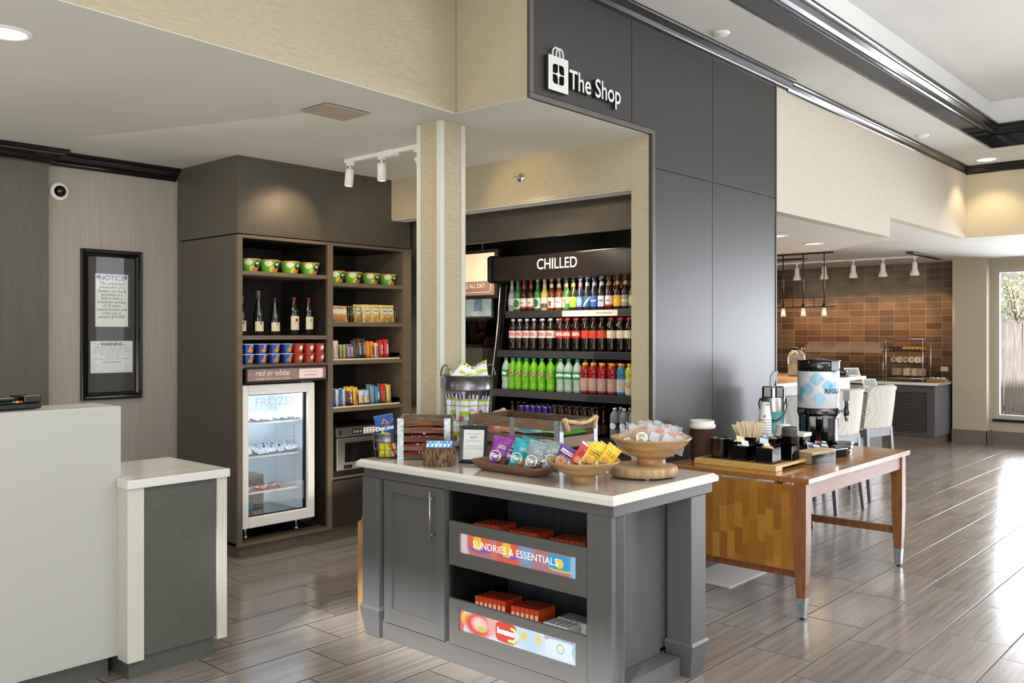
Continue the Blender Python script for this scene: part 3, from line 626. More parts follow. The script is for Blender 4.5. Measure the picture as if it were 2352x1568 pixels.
b2=blur_mat('backlit_print_red',[(Y(.01),.22,.02,.08,.6,'#f06a70'),(Y(.05),.235,.03,.03,.6,'#f4d060'),(Y(.17),.22,.09,.055,.5,'#ee4a3c'),(Y(.18),.225,.05,.032,.7,'#ffd6c8'),(Y(.2),.205,.03,.014,.7,'#cfd84a'),(Y(.30),.24,.04,.05,1.0,'#f4b0a4'),(Y(.42),.222,.067,.046,.12,'#e8402c'),(Y(.62),.222,.085,.06,.6,'#c6e2f6'),(Y(.57),.232,.02,.02,.7,'#f0d860'),(Y(.69),.235,.018,.02,.7,'#f0dc70'),(Y(.86),.262,.085,.02,.4,'#b4b8c4'),(Y(.87),.222,.085,.036,.15,'#e6f5fd'),(Y(1.0),.225,.03,.036,.5,'#8fd0f2'),(Y(1.0),.22,.016,.02,.5,'#f2dc4c')],'#e4eef6',1.25)
d1=lightbox('d1',lambda u,v_:b1,'SUNDRIES & ESSENTIALS',.478,.688,.543,.638)
d2=lightbox('d2',lambda u,v_:b2,None,.098,.315,.172,.273)
# bounce / all logos on the lower print
lg=MB(); Fp=lambda u,z:fr((0,-1,0),(0,0,1),(X0-.019,Y(u),z))
m_lw=mat('logo_white','#ffffff',.5,emis=1); m_ly=mat('logo_yellow','#f7d531',.5,emis=1,ecol='#f7d531'); m_lb=mat('logo_blue','#2f6fb4',.5,emis=.9); m_lgn=mat('logo_green','#8cc63e',.5,emis=.9)
for r0,r1,mm,a0,a1 in ((.028,.034,m_ly,-2.2,1.9),(.022,.028,mat('logo_sky','#6fc3ea',.5,emis=.9),-2.0,1.7)): lg.lathe([(r0,0),(r1,0)],mm,20,M=Fp(.47,.22),cap=False,a0=a0,a1=a1)
lg.box(-.028,.0002,-.012,.018,.0004,-.001,m_lgn,M=Fp(.475,.197)@Matrix.Rotation(-PI/2,4,'X'))
put_text(lg,'bounce',.036,m_lw,Fp(.42,.226)@Matrix.Translation((0,0,.0015)),bold=.0022)
lg.build('printed_logo',d2); lg=MB(); lg.lathe([(.017,0),(.0205,0)],m_lb,20,M=Fp(.87,.224),cap=False); put_text(lg,'all',.028,m_ly,Fp(.87,.224)@Matrix.Translation((0,0,.001)),bold=.0014)
lg.build('printed_logo',d2)
# boxes inside drawers
m_org=mat('orange_carton','#c2481c',.35,var=.25,vs=(60,60,60)); m_orgt=mat('carton_print','#8c3a20',.4,var=.5,vs=(150,150,150)); m_wcar=mat('white_carton','#d5dadb',.35,var=.1,vs=(80,80,80))
def carton(w,d,h,body,topm,accent):
    r=thing('product_carton','x','carton',(0,0,0))
    MB().box(-w/2,-d/2,0,w/2,d/2,h,body).build('box_body',r,bevel=.001)
    MB().box(-w/2+.006,-d/2+.002,h,w/2-.006,d/2-.002,h+.0006,topm).box(-w/2-.0006,-d/2+.003,h*.4,-w/2,d/2-.003,h*.8,accent).build('printed_face',r)
    return r
m_cream=mat('cream_print','#e4d2b0',.4)
c0=carton(.12,.024,.13,m_org,m_orgt,m_cream); c1=carton(.085,.026,.10,m_wcar,m_inkg,m_cream)
tr0,tr1=tree_of(c0),tree_of(c1); used=set()
def put_cartons(src,tr,cells,z,lab,grp):
    for i,(x,y,rz,dz) in enumerate(cells):
        l_=lab%nth(i,len(cells)); p=(2.97+X0+x,2.12+y,z+dz)
        if src.name not in used: used.add(src.name); src.location=p; src.rotation_euler=(0,0,rz); src['label']=l_; src['group']=grp
        else: dup(src,p,rz,l_,grp,tr)
zt=.508; zb=.128
for g,(ya,n) in enumerate(((.90,6),(.665,6),(.42,7))):
    put_cartons(c0,tr0,[(.12+.004*i,ya-.0255*i,0,0) for i in range(n)],zt+.036,'orange carton upright in the upper drawer, %s in the '+['left','middle','right'][g]+' stack','orange cartons in the upper island drawer')
for g,(ya,n) in enumerate(((.90,7),(.665,6))):
    put_cartons(c0,tr0,[(.13+i*.004,ya-.0255*i,0,0) for i in range(n)],zb+.062,'orange carton upright in the lower drawer, %s in the '+['left','right'][g]+' stack','orange cartons in the lower island drawer')
put_cartons(c1,tr1,[(.08,.44-.028*i,0,0) for i in range(5)]+[(.18,.44-.028*i,0,0) for i in range(6)],zb+.07,'white carton in the lower island drawer, %s','white cartons in the lower island drawer')
# risers inside drawers keep cartons supported
for z,h,nm in ((zt,.036,'u'),(zb,.06,'l')):
    MB().box(X0+.03,.18,z-.0,X0+.36,.96,z+h-.001,m_isld).build('drawer_riser',t)
MB().box(X0+.03,.18,zb+.06,X0+.36,.455,zb+.069,m_isld).build('drawer_riser',t)
# ================= tree trunk stools ==========================
m_bark=mat('bark','#72573e',.9,var=.55,vs=(90,90,26),bump=1,bdist=.012,sharp=.07,det=6); m_logw=mat('peeled_log','#b88c54',.5,var=.28,vs=(14,14,3),bump=.3,det=5); m_end=mat('end_grain','#a5814f',.6,var=.2,vs=(30,30,30))
def log(t,r,h,side,endm,name='trunk',n=40,jit=.03,ring=True):
    RN=random.Random(int(r*1e4)); ph=[RN.uniform(0,6) for _ in range(4)]
    rr=lambda a:r*(1+jit*(math.sin(3*a+ph[0])*.5+math.sin(5*a+ph[1])*.35+math.sin(11*a+ph[2])*.15))
    mb=MB(); zs=[0,.01,h*.3,h*.6,h-.008,h]; sc=[.97,1,1.01,.995,1,.96]; v=[];f=[]
    if jit>.045:
        n=120; zs=[h*k/18 for k in range(19)]; sc=[1]*18+[.97]; rd=[RN.uniform(-1,1) for _ in range(n)]
        rr0=rr; rr=lambda a:rr0(a)*(1+.03*rd[int(a/(2*PI)*n+.5)%n]*RN.uniform(.4,1.3))
    for z,s_ in zip(zs,sc):
        for i in range(n): a=2*PI*i/n; v.append((rr(a)*s_*math.cos(a),rr(a)*s_*math.sin(a),z))
    for j in range(len(zs)-1):
        for i in range(n): f.append((j*n+i,j*n+(i+1)%n,(j+1)*n+(i+1)%n,(j+1)*n+i))
    mb.add(v,f,side,True); o=mb.build(name,t)
    e=MB(); e.add([(rr(2*PI*i/n)*.96*math.cos(2*PI*i/n),rr(2*PI*i/n)*.96*math.sin(2*PI*i/n),h+.0004) for i in range(n)],[tuple(range(n))],endm); e.build('cut_face',t)
    return o
t=thing('log_stool','peeled tree trunk stool standing on the floor behind the island','stool',(3.335,4.03,0)); log(t,.128,.505,m_logw,m_end)
t=thing('log_stool','short tapered wood round resting on the tree trunk stool','stool',(3.355,4.035,.507))
MB().lathe([(.115,0),(.12,.01),(.10,.075),(.085,.09),(0,.092)],m_logw,36).build('trunk',t)
# ================= drop leaf table ============================
def parquet():
    m=bpy.data.materials.new('butcher_block'); m.use_nodes=True; nt=m.node_tree; n=nt.nodes; l=nt.links; b=n['Principled BSDF']
    tc=n.new('ShaderNodeTexCoord'); sp=n.new('ShaderNodeSeparateXYZ'); l.new(tc.outputs['Object'],sp.inputs[0])
    def mth(op,a,b2=None):
        q=n.new('ShaderNodeMath'); q.operation=op
        for i,x in enumerate((a,b2)):
            if x is None: continue
            if isinstance(x,(int,float)): q.inputs[i].default_value=x
            else: l.new(x,q.inputs[i])
        return q.outputs[0]
    cx=mth('FLOOR',mth('DIVIDE',mth('ADD',sp.outputs[1],sp.outputs[0]),.048)); wn=n.new('ShaderNodeTexWhiteNoise'); wn.noise_dimensions='1D'; l.new(cx,wn.inputs['W'])
    rz=mth('FLOOR',mth('DIVIDE',mth('ADD',sp.outputs[2],mth('MULTIPLY',wn.outputs['Value'],.9)),.15))
    cb=n.new('ShaderNodeCombineXYZ'); l.new(cx,cb.inputs[0]); l.new(rz,cb.inputs[1]); w2=n.new('ShaderNodeTexWhiteNoise'); w2.noise_dimensions='2D'; l.new(cb.outputs[0],w2.inputs['Vector'])
    cr=n.new('ShaderNodeValToRGB'); cr.color_ramp.elements[0].color=lin('#8c5a24')+[1]; cr.color_ramp.elements[1].color=lin('#ad7d33')+[1]; x=cr.color_ramp.elements.new(.5); x.color=lin('#9c6c2a')+[1]; l.new(w2.outputs['Value'],cr.inputs[0])
    mp=n.new('ShaderNodeMapping'); mp.inputs['Scale'].default_value=(90,90,6); nz=n.new('ShaderNodeTexNoise'); nz.inputs['Scale'].default_value=1; nz.inputs['Detail'].default_value=4; l.new(tc.outputs['Object'],mp.inputs[0]); l.new(mp.outputs[0],nz.inputs['Vector'])
    hs=n.new('ShaderNodeHueSaturation'); l.new(cr.outputs[0],hs.inputs['Color']); mr=n.new('ShaderNodeMapRange'); mr.inputs[3].default_value=.78; mr.inputs[4].default_value=1.2; l.new(nz.outputs['Fac'],mr.inputs[0]); l.new(mr.outputs[0],hs.inputs['Value']); l.new(hs.outputs[0],b.inputs['Base Color'])
    b.inputs['Roughness'].default_value=.25; b.inputs['Coat Weight'].default_value=.3; return m
m_parq=parquet(); m_tw=mat('table_wood','#96602f',.22,var=.22,vs=(5,60,60),coat=.4,det=5); m_twl=mat('table_wood_leg','#83532f',.4,var=.25,vs=(40,40,5),coat=.1,det=5); m_twr=mat('table_edge_wood','#7d5238',.42,var=.2,vs=(9,9,60),coat=.05,det=5)
t=thing('drop_leaf_table','reddish wooden drop-leaf table with hanging butcher block leaf beside the dark column','table',(4.76,2.08,0))
MB().box(0,0,.755,1.66,.93,.785,m_tw).build('tabletop',t,bevel=.003)
MB().box(.03,.02,.67,1.60,.045,.755,m_twr).box(.03,.88,.67,1.60,.9,.755,m_tw).box(1.57,.04,.67,1.60,.88,.755,m_tw).build('apron',t)
MB().box(-.012,.03,.268,.014,.925,.742,m_parq).build('drop_leaf',t,bevel=.002)
for y in (.10,.30,.52,.75): MB().box(-.006,y,.743,.002,y+.05,.752,mat('brass_hinge','#cbb48c',.35,metal=.6)).build('hinge',t)
def tleg(x,y):
    v=[];z_=[(.0+.05,.020),(.20,.030),(.42,.036),(.755,.036)]
    for z,e in z_: v+=[(x-e,y-e,z),(x+e,y-e,z),(x+e,y+e,z),(x-e,y+e,z)]
    L=MB(); v2=[p for p in v]; L.add(v2,[(3,2,1,0),(12,13,14,15)]+[(r*4+i,r*4+(i+1)%4,(r+1)*4+(i+1)%4,(r+1)*4+i) for r in range(3) for i in range(4)],m_twl)
    lg_=L.build('leg',t,bevel=.002)
    e0,e1=.019,.026
    cvv=[(x-e0,y-e0,.012),(x+e0,y-e0,.012),(x+e0,y+e0,.012),(x-e0,y+e0,.012),(x-e1,y-e1,.12),(x+e1,y-e1,.12),(x+e1,y+e1,.12),(x-e1,y+e1,.12)]
    MB().add(cvv,[(3,2,1,0),(4,5,6,7),(0,1,5,4),(1,2,6,5),(2,3,7,6),(3,0,4,7)],m_galv).cyl(x,y,0,.014,.012,m_black).build('metal_foot',lg_)
for x,y in ((.018,.045),(1.56,.045),(.05,.88),(1.56,.88)): tleg(x,y)
MB().box(.03,.06,.22,.05,.88,.275,m_twl).build('stretcher',t)
MB().box(1.55,.06,.22,1.57,.88,.27,m_twl).build('stretcher',t)
o=MB().box(5.05,2.72,.001,5.70,3.06,.006,m_white).build('floor_mat'); tag(o,'pale sheet lying on the floor under the wooden table','mat')
# ================= cabinet stock ==============================
A90=-PI/2
def ang(a): return (math.degrees(a)+90+180)%360-180      # 0 = straight ahead (towards -y)
m_gr=mat('bowl_green','#6fb53a',.35,var=.1); m_grl=mat('bowl_pale','#dfe6c6',.35); m_yg=mat('bowl_lime','#c5d84a',.35); m_navy=mat('print_navy','#2a2350',.35); m_food=mat('print_food','#c98a3c',.45,var=.5,vs=(140,140,140)); m_gold=mat('gold_foil_lid','#d0a04c',.35,metal=.3,var=.2,vs=(60,60,60)); m_wh=mat('print_white','#ecebe4',.4)
def npaint(a,z,j):
    d=ang(a); zz=z/.085
    if (d-18)**2/22**2+(zz-.62)**2/.3**2<1: return m_wh if (d-18)**2/12**2+(zz-.7)**2/.12**2<1 else m_navy
    if (d-24)**2/40**2+(zz-.15)**2/.36**2<1: return m_food
    if (d+38)**2/24**2+(zz-.75)**2/.25**2<1: return m_grl
    if -30<d<0 and zz<.45: return m_yg
    return m_gr
nb=thing('noodle_bowl','x','instant noodles',(0,0,0))
MB().lathe([(.05,0)]+[(.05+.026*(i/24)**.8,.086*i/24) for i in range(1,25)],m_gr,128,paint=npaint).build('bowl',nb)
MB().lathe([(.079,.083),(.080,.089),(.076,.092),(0,.0925)],m_gold,40).build('lid',nb)
def rows(src,xs,y,z,lab,grp,rz=0,jit=.1,sc=None):
    tr=tree_of(src); out=[]
    for i,x in enumerate(xs):
        l_=lab%nth(i,len(xs)); a=rz+RND.uniform(-jit,jit); p=(x,y,z)
        if src.name not in used: used.add(src.name); src.location=p; src.rotation_euler=(0,0,a); src['label']=l_; src['group']=grp; o=src
        else: o=dup(src,p,a,l_,grp,tr)
        out.append(o)
    return out
rows(nb,[3.51,3.672,3.848,4.02],5.70,2.0355,'green instant noodle bowl with gold lid, %s on the top left shelf','noodle bowls on the top left shelf')
rows(nb,[4.265,4.43,4.615,4.79],5.70,1.9865,'green instant noodle bowl with gold lid, %s on the top right shelf','noodle bowls on the top right shelf')
# wine
m_wg=mat('dark_wine_glass','#0c0f0b',.06,var=.2,spec=.8,coat=.5); m_lab=mat('cream_wine_label','#ddd2b8',.55,var=.04)
def wine(h,r,sh,cap,lab0,lab1,name='wine_bottle',art='#8a7a5c',slim=False):
    t=thing(name,'x','wine bottle',(0,0,0))
    nk=.0145
    pr=[(r*.9,0),(r,.006),(r,sh*h)]
    pr+= [(r*.93,sh*h+.02),(r*.72,sh*h+.045),(nk+.003,sh*h+.075),(nk,sh*h+.09),(nk,h-.001)] if not slim else [(r*.95,sh*h+.03),(r*.75,sh*h+.07),(r*.55,sh*h+.11),(nk,sh*h+.15),(nk,h-.001)]
    MB().lathe(pr,m_wg,28).build('bottle_glass',t)
    MB().lathe([(nk+.0008,h-.062),(nk+.001,h-.012),(nk+.003,h-.011),(nk+.003,h-.002),(nk,h),(0,h+.0005)],cap,20).build('capsule',t)
    l_=MB().lathe([(r+.0006,lab0),(r+.0006,lab1)],m_lab,22,cap=False,a0=A90-1.15,a1=A90+1.15)
    ma=mat('wine_art_'+art[1:],art,.5)
    scribble(l_,0,lab0+.016,.02,.0015,m_inkg,-r-.0014,2,3,.006,.0003)
    if cap.name.endswith('8c2630'): put_text(l_,'Menage a Trois',.009,m_ink,FY(0,0,(lab0+lab1)/2-.004),rad=r+.0012,shear=.3)
    else: scribble(l_,0,(lab0+lab1)/2-.004,.03,.004,m_ink,-r-.0014,1,5,None,.0005)
    l_.lathe([(0,0),(.012,0)],ma,14,M=FY(0,-r-.0013,(lab0+lab1)/2+.022),cap=False)
    l_.build('wine_label',t); return t
zw=1.5775
for (x,h,r,sh,cc,l0,l1,art,slim,lab) in ((3.452,.285,.036,.5,'#b5935a',.03,.105,'#7c8468',False,'wine bottle with tan capsule, partly hidden at the left edge of the wine shelf'),
 (3.592,.325,.038,.36,'#6d675c',.03,.10,'#8a8a60',True,'tallest slim-necked dark wine bottle with grey capsule and low cream label'),
 (3.728,.275,.039,.36,'#4a2348',.03,.095,'#b0a080',True,'short wine bottle with purple capsule, third on the wine shelf'),
 (3.896,.285,.039,.60,'#8c2630',.04,.145,'#8c2630',False,'square-shouldered wine bottle with red capsule and tall cream label'),
 (4.028,.285,.036,.60,'#7c1f2a',.045,.14,'#9aa070',False,'rightmost wine bottle, red capsule and pale label with a printed tree')):
    t=wine(h,r,sh,mat('capsule_'+cc[1:],cc,.3,metal=.3),l0,l1,art=art,slim=slim); t.location=(x,5.72,zw); t['label']=lab; t['group']='wine bottles on the cabinet shelf'
# pasta cups
m_bl=mat('cup_blue','#2a56a6',.35,var=.1); m_blk2=mat('cup_navy','#16265c',.4); m_or=mat('print_orange','#e08a28',.4,var=.2,vs=(150,150,150)); m_ye=mat('print_yellow','#f0c33a',.4)
def mp1(a,z,j):
    d=ang(a); zz=z/.068
    if (d-12)**2/34**2+(zz-.35)**2/.22**2<1: return m_or
    if (d-22)**2/24**2+(zz-.62)**2/.3**2<1: return m_wh if (d-22)**2/15**2+(zz-.66)**2/.2**2>1 else m_bl
    if d<-42: return m_blk2
    return m_bl
mc=thing('pasta_cup','x','instant meal',(0,0,0))
MB().lathe([(.040+.010*i/20,.068*i/20) for i in range(21)],m_bl,96,paint=mp1).build('cup',mc)
MB().lathe([(.052,.066),(.053,.069),(.050,.0715),(0,.072)],m_wh,32).build('lid',mc)
m_rd=mat('cup_red','#b13a2c',.35,var=.1); m_rdl=mat('lid_red','#b8452f',.35)
def mp2(a,z,j):
    d=ang(a); zz=z/.068
    if (d-10)**2/26**2+(zz-.5)**2/.34**2<1: return m_food if (zz<.38) else m_wh
    return m_rd
mr_=thing('pasta_cup','x','instant meal',(0,0,0))
MB().lathe([(.035+.009*i/20,.066*i/20) for i in range(21)],m_rd,96,paint=mp2).build('cup',mr_)
MB().lathe([(.047,.060),(.048,.071),(.045,.0725),(0,.0728)],m_rdl,32).build('lid',mr_)
for k,(z,nm) in enumerate(((1.3725,'bottom'),(1.446,'top'))):
    rows(mc,[3.475,3.583,3.69,3.80],5.68,z,'blue pasta cup, %s in the '+nm+' layer of blue cups','blue pasta cups above the wine sign',jit=.05)
    rows(mr_,[3.90,3.997,4.093],5.675,z,'red-lidded pasta cup, %s in the '+nm+' layer of red cups','red pasta cups above the wine sign',jit=.05)
# pouches ------------------------------------------------------
def pillow(mb,w,h,t,m,paint=None,nx=12,ny=16,seed=0,wr=.004,back=None,crimp=.06,M=None,z0=0):
    RN=random.Random(seed); ph=[RN.uniform(0,6.28) for _ in range(6)]
    def prof(u,v):
        e=max(0,min(1,(min(v,1-v)-crimp*.4)/.22)); e=e*e*(3-2*e)
        return max(0,math.sin(PI*u))**.55*e
    def pt(u,v,s):
        x=(u-.5)*w*(1-.05*math.sin(PI*v)); q=prof(u,v)
        n=wr*(math.sin(9*u+ph[0]+5*v)+math.sin(13*v+ph[1]-6*u)+.6*math.sin(23*u+ph[2]+11*v))*min(1,6*min(u,1-u,v,1-v)+.15)
        return (x,-s*(t/2*q+n*q)+wr*1.5*math.sin(7*u+ph[3])*(1-q)*.6,z0+h*v+ (wr*.7*math.sin(17*u+ph[4]) if v>.98 else 0))
    mb.grid(lambda u,v:pt(u,v,1),nx,ny,m,paint,M)
    mb.grid(lambda u,v:pt(1-u,v,-1),nx,ny,back or m,None,M)
    return mb
def pouch(name,label,cat,loc,rot,w,h,t,col,paint=None,text=None,tsz=.02,tcol='#ffffff',trot=0,seed=0,group=None,tpos=.5,crcol=None,rough=.3,wr=.003,nx=12,ny=16,sx=1,shear=0,bold=.0006,back=None,extra=None):
    r=thing(name,label,cat,loc,rot,group)
    m=mat('film_'+col[1:],col,rough,var=.08,vs=(30,30,30))
    pillow(MB(),w,h,t,m,paint,nx,ny,seed,wr,back=back).build('wrapper',r)
    if crcol or extra: 
        e=MB()
        if crcol: 
            mc_=mat('film_'+crcol[1:],crcol,rough)
            e.box(-w*.5,-.0025,h*.955,w*.5,.0025,h+.001,mc_)
            e.build('crimped_seal',r)
    if not text and tsz>=.018 and cat in('candy bar','snack') and trot==90:
        l_=MB(); scribble(l_,0,h*.62,w*.5,.006,mat('print_'+tcol[1:],tcol,.4),-t/2-.003,6,seed,.014,.0012); l_.build('printed_pattern',r)
    if text:
        l_=MB(); M=FY(0,-t/2-.0045,h*tpos)
        if trot: M=M@Matrix.Rotation(math.radians(trot),4,'Z')
        put_text(l_,text,tsz,mat('print_'+tcol[1:],tcol,.4),M,bold=bold,sx=sx,shear=shear); l_.build('printed_name',r)
    if extra:
        e=MB(); extra(e,w,h,t); e.build('printed_art',r)
    return r
def ell(mb,x,z,rx,rz,m,y,n=18,ring=0):
    pts=[(x+rx*math.cos(2*PI*i/n),y,z+rz*math.sin(2*PI*i/n)) for i in range(n)]
    mb.poly(pts,m)
def strip(*bands):
    """paint function: horizontal bands [(v_limit,material)]"""
    def f(u,v):
        for lim,m in bands:
            if v<lim: return m
        return bands[-1][1]
    return f
def fm(c): return mat('film_'+c[1:],c,.3,var=.08,vs=(30,30,30))
bars1=[(4.182,.030,.150,'#3a241c','#e8dcd0','HERSHEY',.022,'brown wrapped candy bar with pale lettering'),
(4.214,.030,.150,'#d9d4cc','#4a3a30','',.022,'white candy bar with dark lettering'),
(4.246,.034,.150,'#ead8cf','#b8506a','PAYDAY',.022,'cream candy bar with pink lettering'),
(4.289,.026,.118,'#9aa468','#5a2c1e','',.02,'green and brown candy bar'),
(4.322,.026,.118,'#aab070','#6a3a24','',.02,'pale green candy bar with dark print'),
(4.356,.026,.122,'#8a6c86','#f0e4d8','SNICKERS',.018,'mauve candy bar with white lettering'),
(4.388,.026,.122,'#7a5c92','#f6ece0','SNICKERS',.018,'violet candy bar with white lettering'),
(4.424,.034,.150,'#4d4038','#d8cfc2','',.018,'dark grey-brown candy bar with pale lettering'),
(4.470,.034,.165,'#4c3a40','#e6dcd2',"HERSHEY'S",.02,'tall dark candy bar with silver lettering'),
(4.516,.032,.165,'#3c2a26','#ded4cc',"HERSHEY'S",.02,'tall brown candy bar with silver lettering'),
(4.556,.034,.145,'#e07a1c','#f5d23c',"REESE'S",.024,'orange candy pack with yellow lettering'),
(4.598,.032,.142,'#e8881e','#7a3a10',"REESE'S",.022,'bright orange candy pack with brown lettering'),
(4.642,.038,.130,'#d8c8b8','#b02830','TWIX',.03,'cream candy pack with red lettering'),
(4.692,.042,.150,'#c02c20','#ffffff','Kit Kat',.026,'red candy pack with white oval lettering'),
(4.748,.050,.158,'#c0303c','#f6f0ea','Skittles',.028,'dark red candy pack with white lettering, rightmost on its shelf')]
for i,(x,w,h,c,tc,tx_,ts,lab) in enumerate(bars1):
    p=pouch('candy_bar',lab+(', on the third right shelf' if 'shelf' not in lab else ''),'candy bar',(x,5.655,1.386),(math.radians(-4),0,0),w,h,.016,c,text=tx_ or None,tsz=ts,tcol=tc,trot=90,seed=i,group='candy bars on the third right shelf',nx=6,ny=10,wr=.0012)
    q=dup(p,(x+RND.uniform(-.004,.004),5.695,1.386),(math.radians(-2),0,0),lab.split(', ')[0]+', second row back, third right shelf','candy bars on the third right shelf')
    if i%2==0: dup(p,(x+.006,5.735,1.386),(0,0,0),lab.split(', ')[0]+', third row back, third right shelf','candy bars on the third right shelf')
bars2=[(4.186,.030,.135,'#d6d2ca','#6a5a50','',.02,'white snack bar at the far left of the lowest snack shelf'),
(4.220,.030,.140,'#26407e','#c8d8f0','',.02,'navy blue snack bar'),
(4.252,.030,.140,'#d8dce0','#304880','',.02,'pale grey snack bar'),
(4.285,.032,.140,'#2e6cb0','#f2f2f2','',.02,'blue snack bar'),
(4.320,.034,.140,'#c8d0dc','#3a4450','Almond Joy',.022,'silver blue snack bar with dark lettering'),
(4.375,.052,.150,'#5a2e1c','#f4efe6',"m&m's",.036,'brown candy pack with white lettering and yellow top'),
(4.430,.046,.150,'#e3b22a','#7a2a14',"m&m's",.030,'yellow candy pack with brown lettering'),
(4.487,.050,.120,'#d8d4cc','#c04830','CLIF',.018,'pale orange-trimmed snack bar box'),
(4.543,.050,.120,'#9cc0dc','#c04830','CLIF',.018,'pale blue snack bar box'),
(4.600,.046,.160,'#4a8cb4','#e8965a','',.016,'tall blue cracker sleeve with orange discs'),
(4.655,.048,.145,'#2c88b8','#f2f6f8','OREO',.024,'bright blue cookie pack with white lettering'),
(4.712,.046,.160,'#b83424','#f4e8d8','',.024,'red snack pack with white lettering'),
(4.772,.048,.155,'#dcb85a','#6a8ab0','Lorna Doone',.020,'golden yellow cookie pack, rightmost on the lowest snack shelf')]
mrye=fm('#e9b820')
for i,(x,w,h,c,tc,tx_,ts,lab) in enumerate(bars2):
    pf=None
    if 'yellow top' in lab: pf=strip((.84,fm(c)),(2,mrye))
    if 'orange discs' in lab:
        pf=lambda u,v,a=fm(c),b=fm('#e0a070'):(b if (.25<u<.75 and int(v*16)%2 and v<.85) else a)
    if 'box' in lab: pf=strip((.2,fm('#2e62a0' if 'blue' in lab else '#c87838')),(.55,fm('#e6d4b4')),(2,fm(c)))
    p=pouch('snack_pack',lab+(', on the lowest snack shelf' if 'shelf' not in lab else ''),'snack',(x,5.655,1.016),(math.radians(-4),0,0),w,h,.020,c,paint=pf,text=tx_ or None,tsz=ts,tcol=tc,trot=90,seed=30+i,group='snack packs on the lowest snack shelf',nx=8,ny=16,wr=.0015)
    dup(p,(x-.006,5.70,1.016),(math.radians(-1),0,0),lab.split(', ')[0].replace(' at the far left of the lowest snack shelf','')+', second row back, lowest snack shelf','snack packs on the lowest snack shelf',scale=(1,1,1.04))
m_acr=glass_mat('acrylic','#e6ece8',.03)
for z,lab in ((1.3835,'clear acrylic snack divider tray with price tags on the third right shelf'),(1.0145,'clear acrylic snack divider tray with price tags on the lowest snack shelf')):
    t=thing('snack_tray',lab,'display tray',(4.165,5.61,z))
    MB().box(.0,0,0,.68,.003,.022,m_acr).box(.677,0,0,.68,.16,.05,m_acr).box(.001,.003,.0,.677,.18,.0012,m_acr).build('tray',t)
    tg=MB()
    tg.box(.0,-.002,0,.68,-.0005,.012,m_cream); tg.build('price_strip',t)
# wire baskets of crackers
def wire_basket(label,x0,x1,z,group=None):
    t=thing('wire_basket',label,'basket',((x0+x1)/2,5.70,z),0,group); w=(x1-x0)/2; d=.075; h=.125
    rim=[(-w,-d,h),(w,-d,h),(w,d,h),(-w,d,h)]; bt=[(-w*.93,-d*.85,.003),(w*.93,-d*.85,.003),(w*.93,d*.85,.003),(-w*.93,d*.85,.003)]
    mw=mat('basket_wire','#b5ab96',.35,metal=.7)
    MB().tube(rim,.0026,mw,6,True).build('rim',t)
    b=MB().tube(bt,.0022,mw,6,True)
    mid=[tuple(rim[i][k]*.5+bt[i][k]*.5 for k in range(3)) for i in range(4)]; b.tube(mid,.0016,mw,6,True)
    for a,c_ in ((0,1),(1,2),(2,3),(3,0)):
        n_=max(2,int((Vector(rim[a])-Vector(rim[c_])).length/.028))
        for i in range(n_+1):
            u=i/n_; b.tube([Vector(rim[a]).lerp(Vector(rim[c_]),u),Vector(bt[a]).lerp(Vector(bt[c_]),u)],.0013,mw,5)
    for i in range(1,6):
        x=-w*.93+i*2*w*.93/6; b.tube([(x,-d*.85,.003),(x,d*.85,.003)],.0013,mw,4)
    b.build('wire_body',t); return t
wire_basket('wire basket of orange cracker bags at the left of the second right shelf',4.185,4.405,1.6775)
wire_basket('wire basket of yellow cracker bags at the right of the second right shelf',4.445,4.85,1.6775)
def crk(e,w,h,t):
    ell(e,0,h*.62,w*.34,h*.16,m_wh,-t/2-.003); ell(e,0,h*.2,w*.30,h*.13,m_food,-t/2-.003)
for i,x in enumerate((4.225,4.265,4.305,4.35)):
    pouch('cracker_bag','orange-printed cracker bag, %s in the left wire basket'%nth(i,4),'snack',(x,5.67+.012*i,1.684),(math.radians(-8),0,math.radians(RND.uniform(-12,12))),.075,.125,.03,'#d9b27a' if i%2 else '#d8a050',seed=50+i,group='cracker bags in the left wire basket',extra=crk,wr=.002)
for i,(x,y,c) in enumerate(((4.49,5.70,'#cfc06c'),(4.545,5.66,'#dccb74'),(4.63,5.655,'#d8c870'),(4.72,5.655,'#e0cf7c'),(4.79,5.66,'#d2c27a'),(4.58,5.72,'#c9b766'),(4.68,5.72,'#d5c578'))):
    pouch('cracker_bag','pale yellow cracker bag, %s in the right wire basket%s'%(nth(i if i<5 else i-5,5 if i<5 else 2),'' if i<5 else ', back row'),'snack',(x,y,1.684),(math.radians(-6),0,math.radians(RND.uniform(-10,10))),.085,.14,.03,c,text='Farm',tsz=.02,tcol='#2a2a50',tpos=.62,seed=60+i,group='cracker bags in the right wire basket',extra=crk,wr=.002)
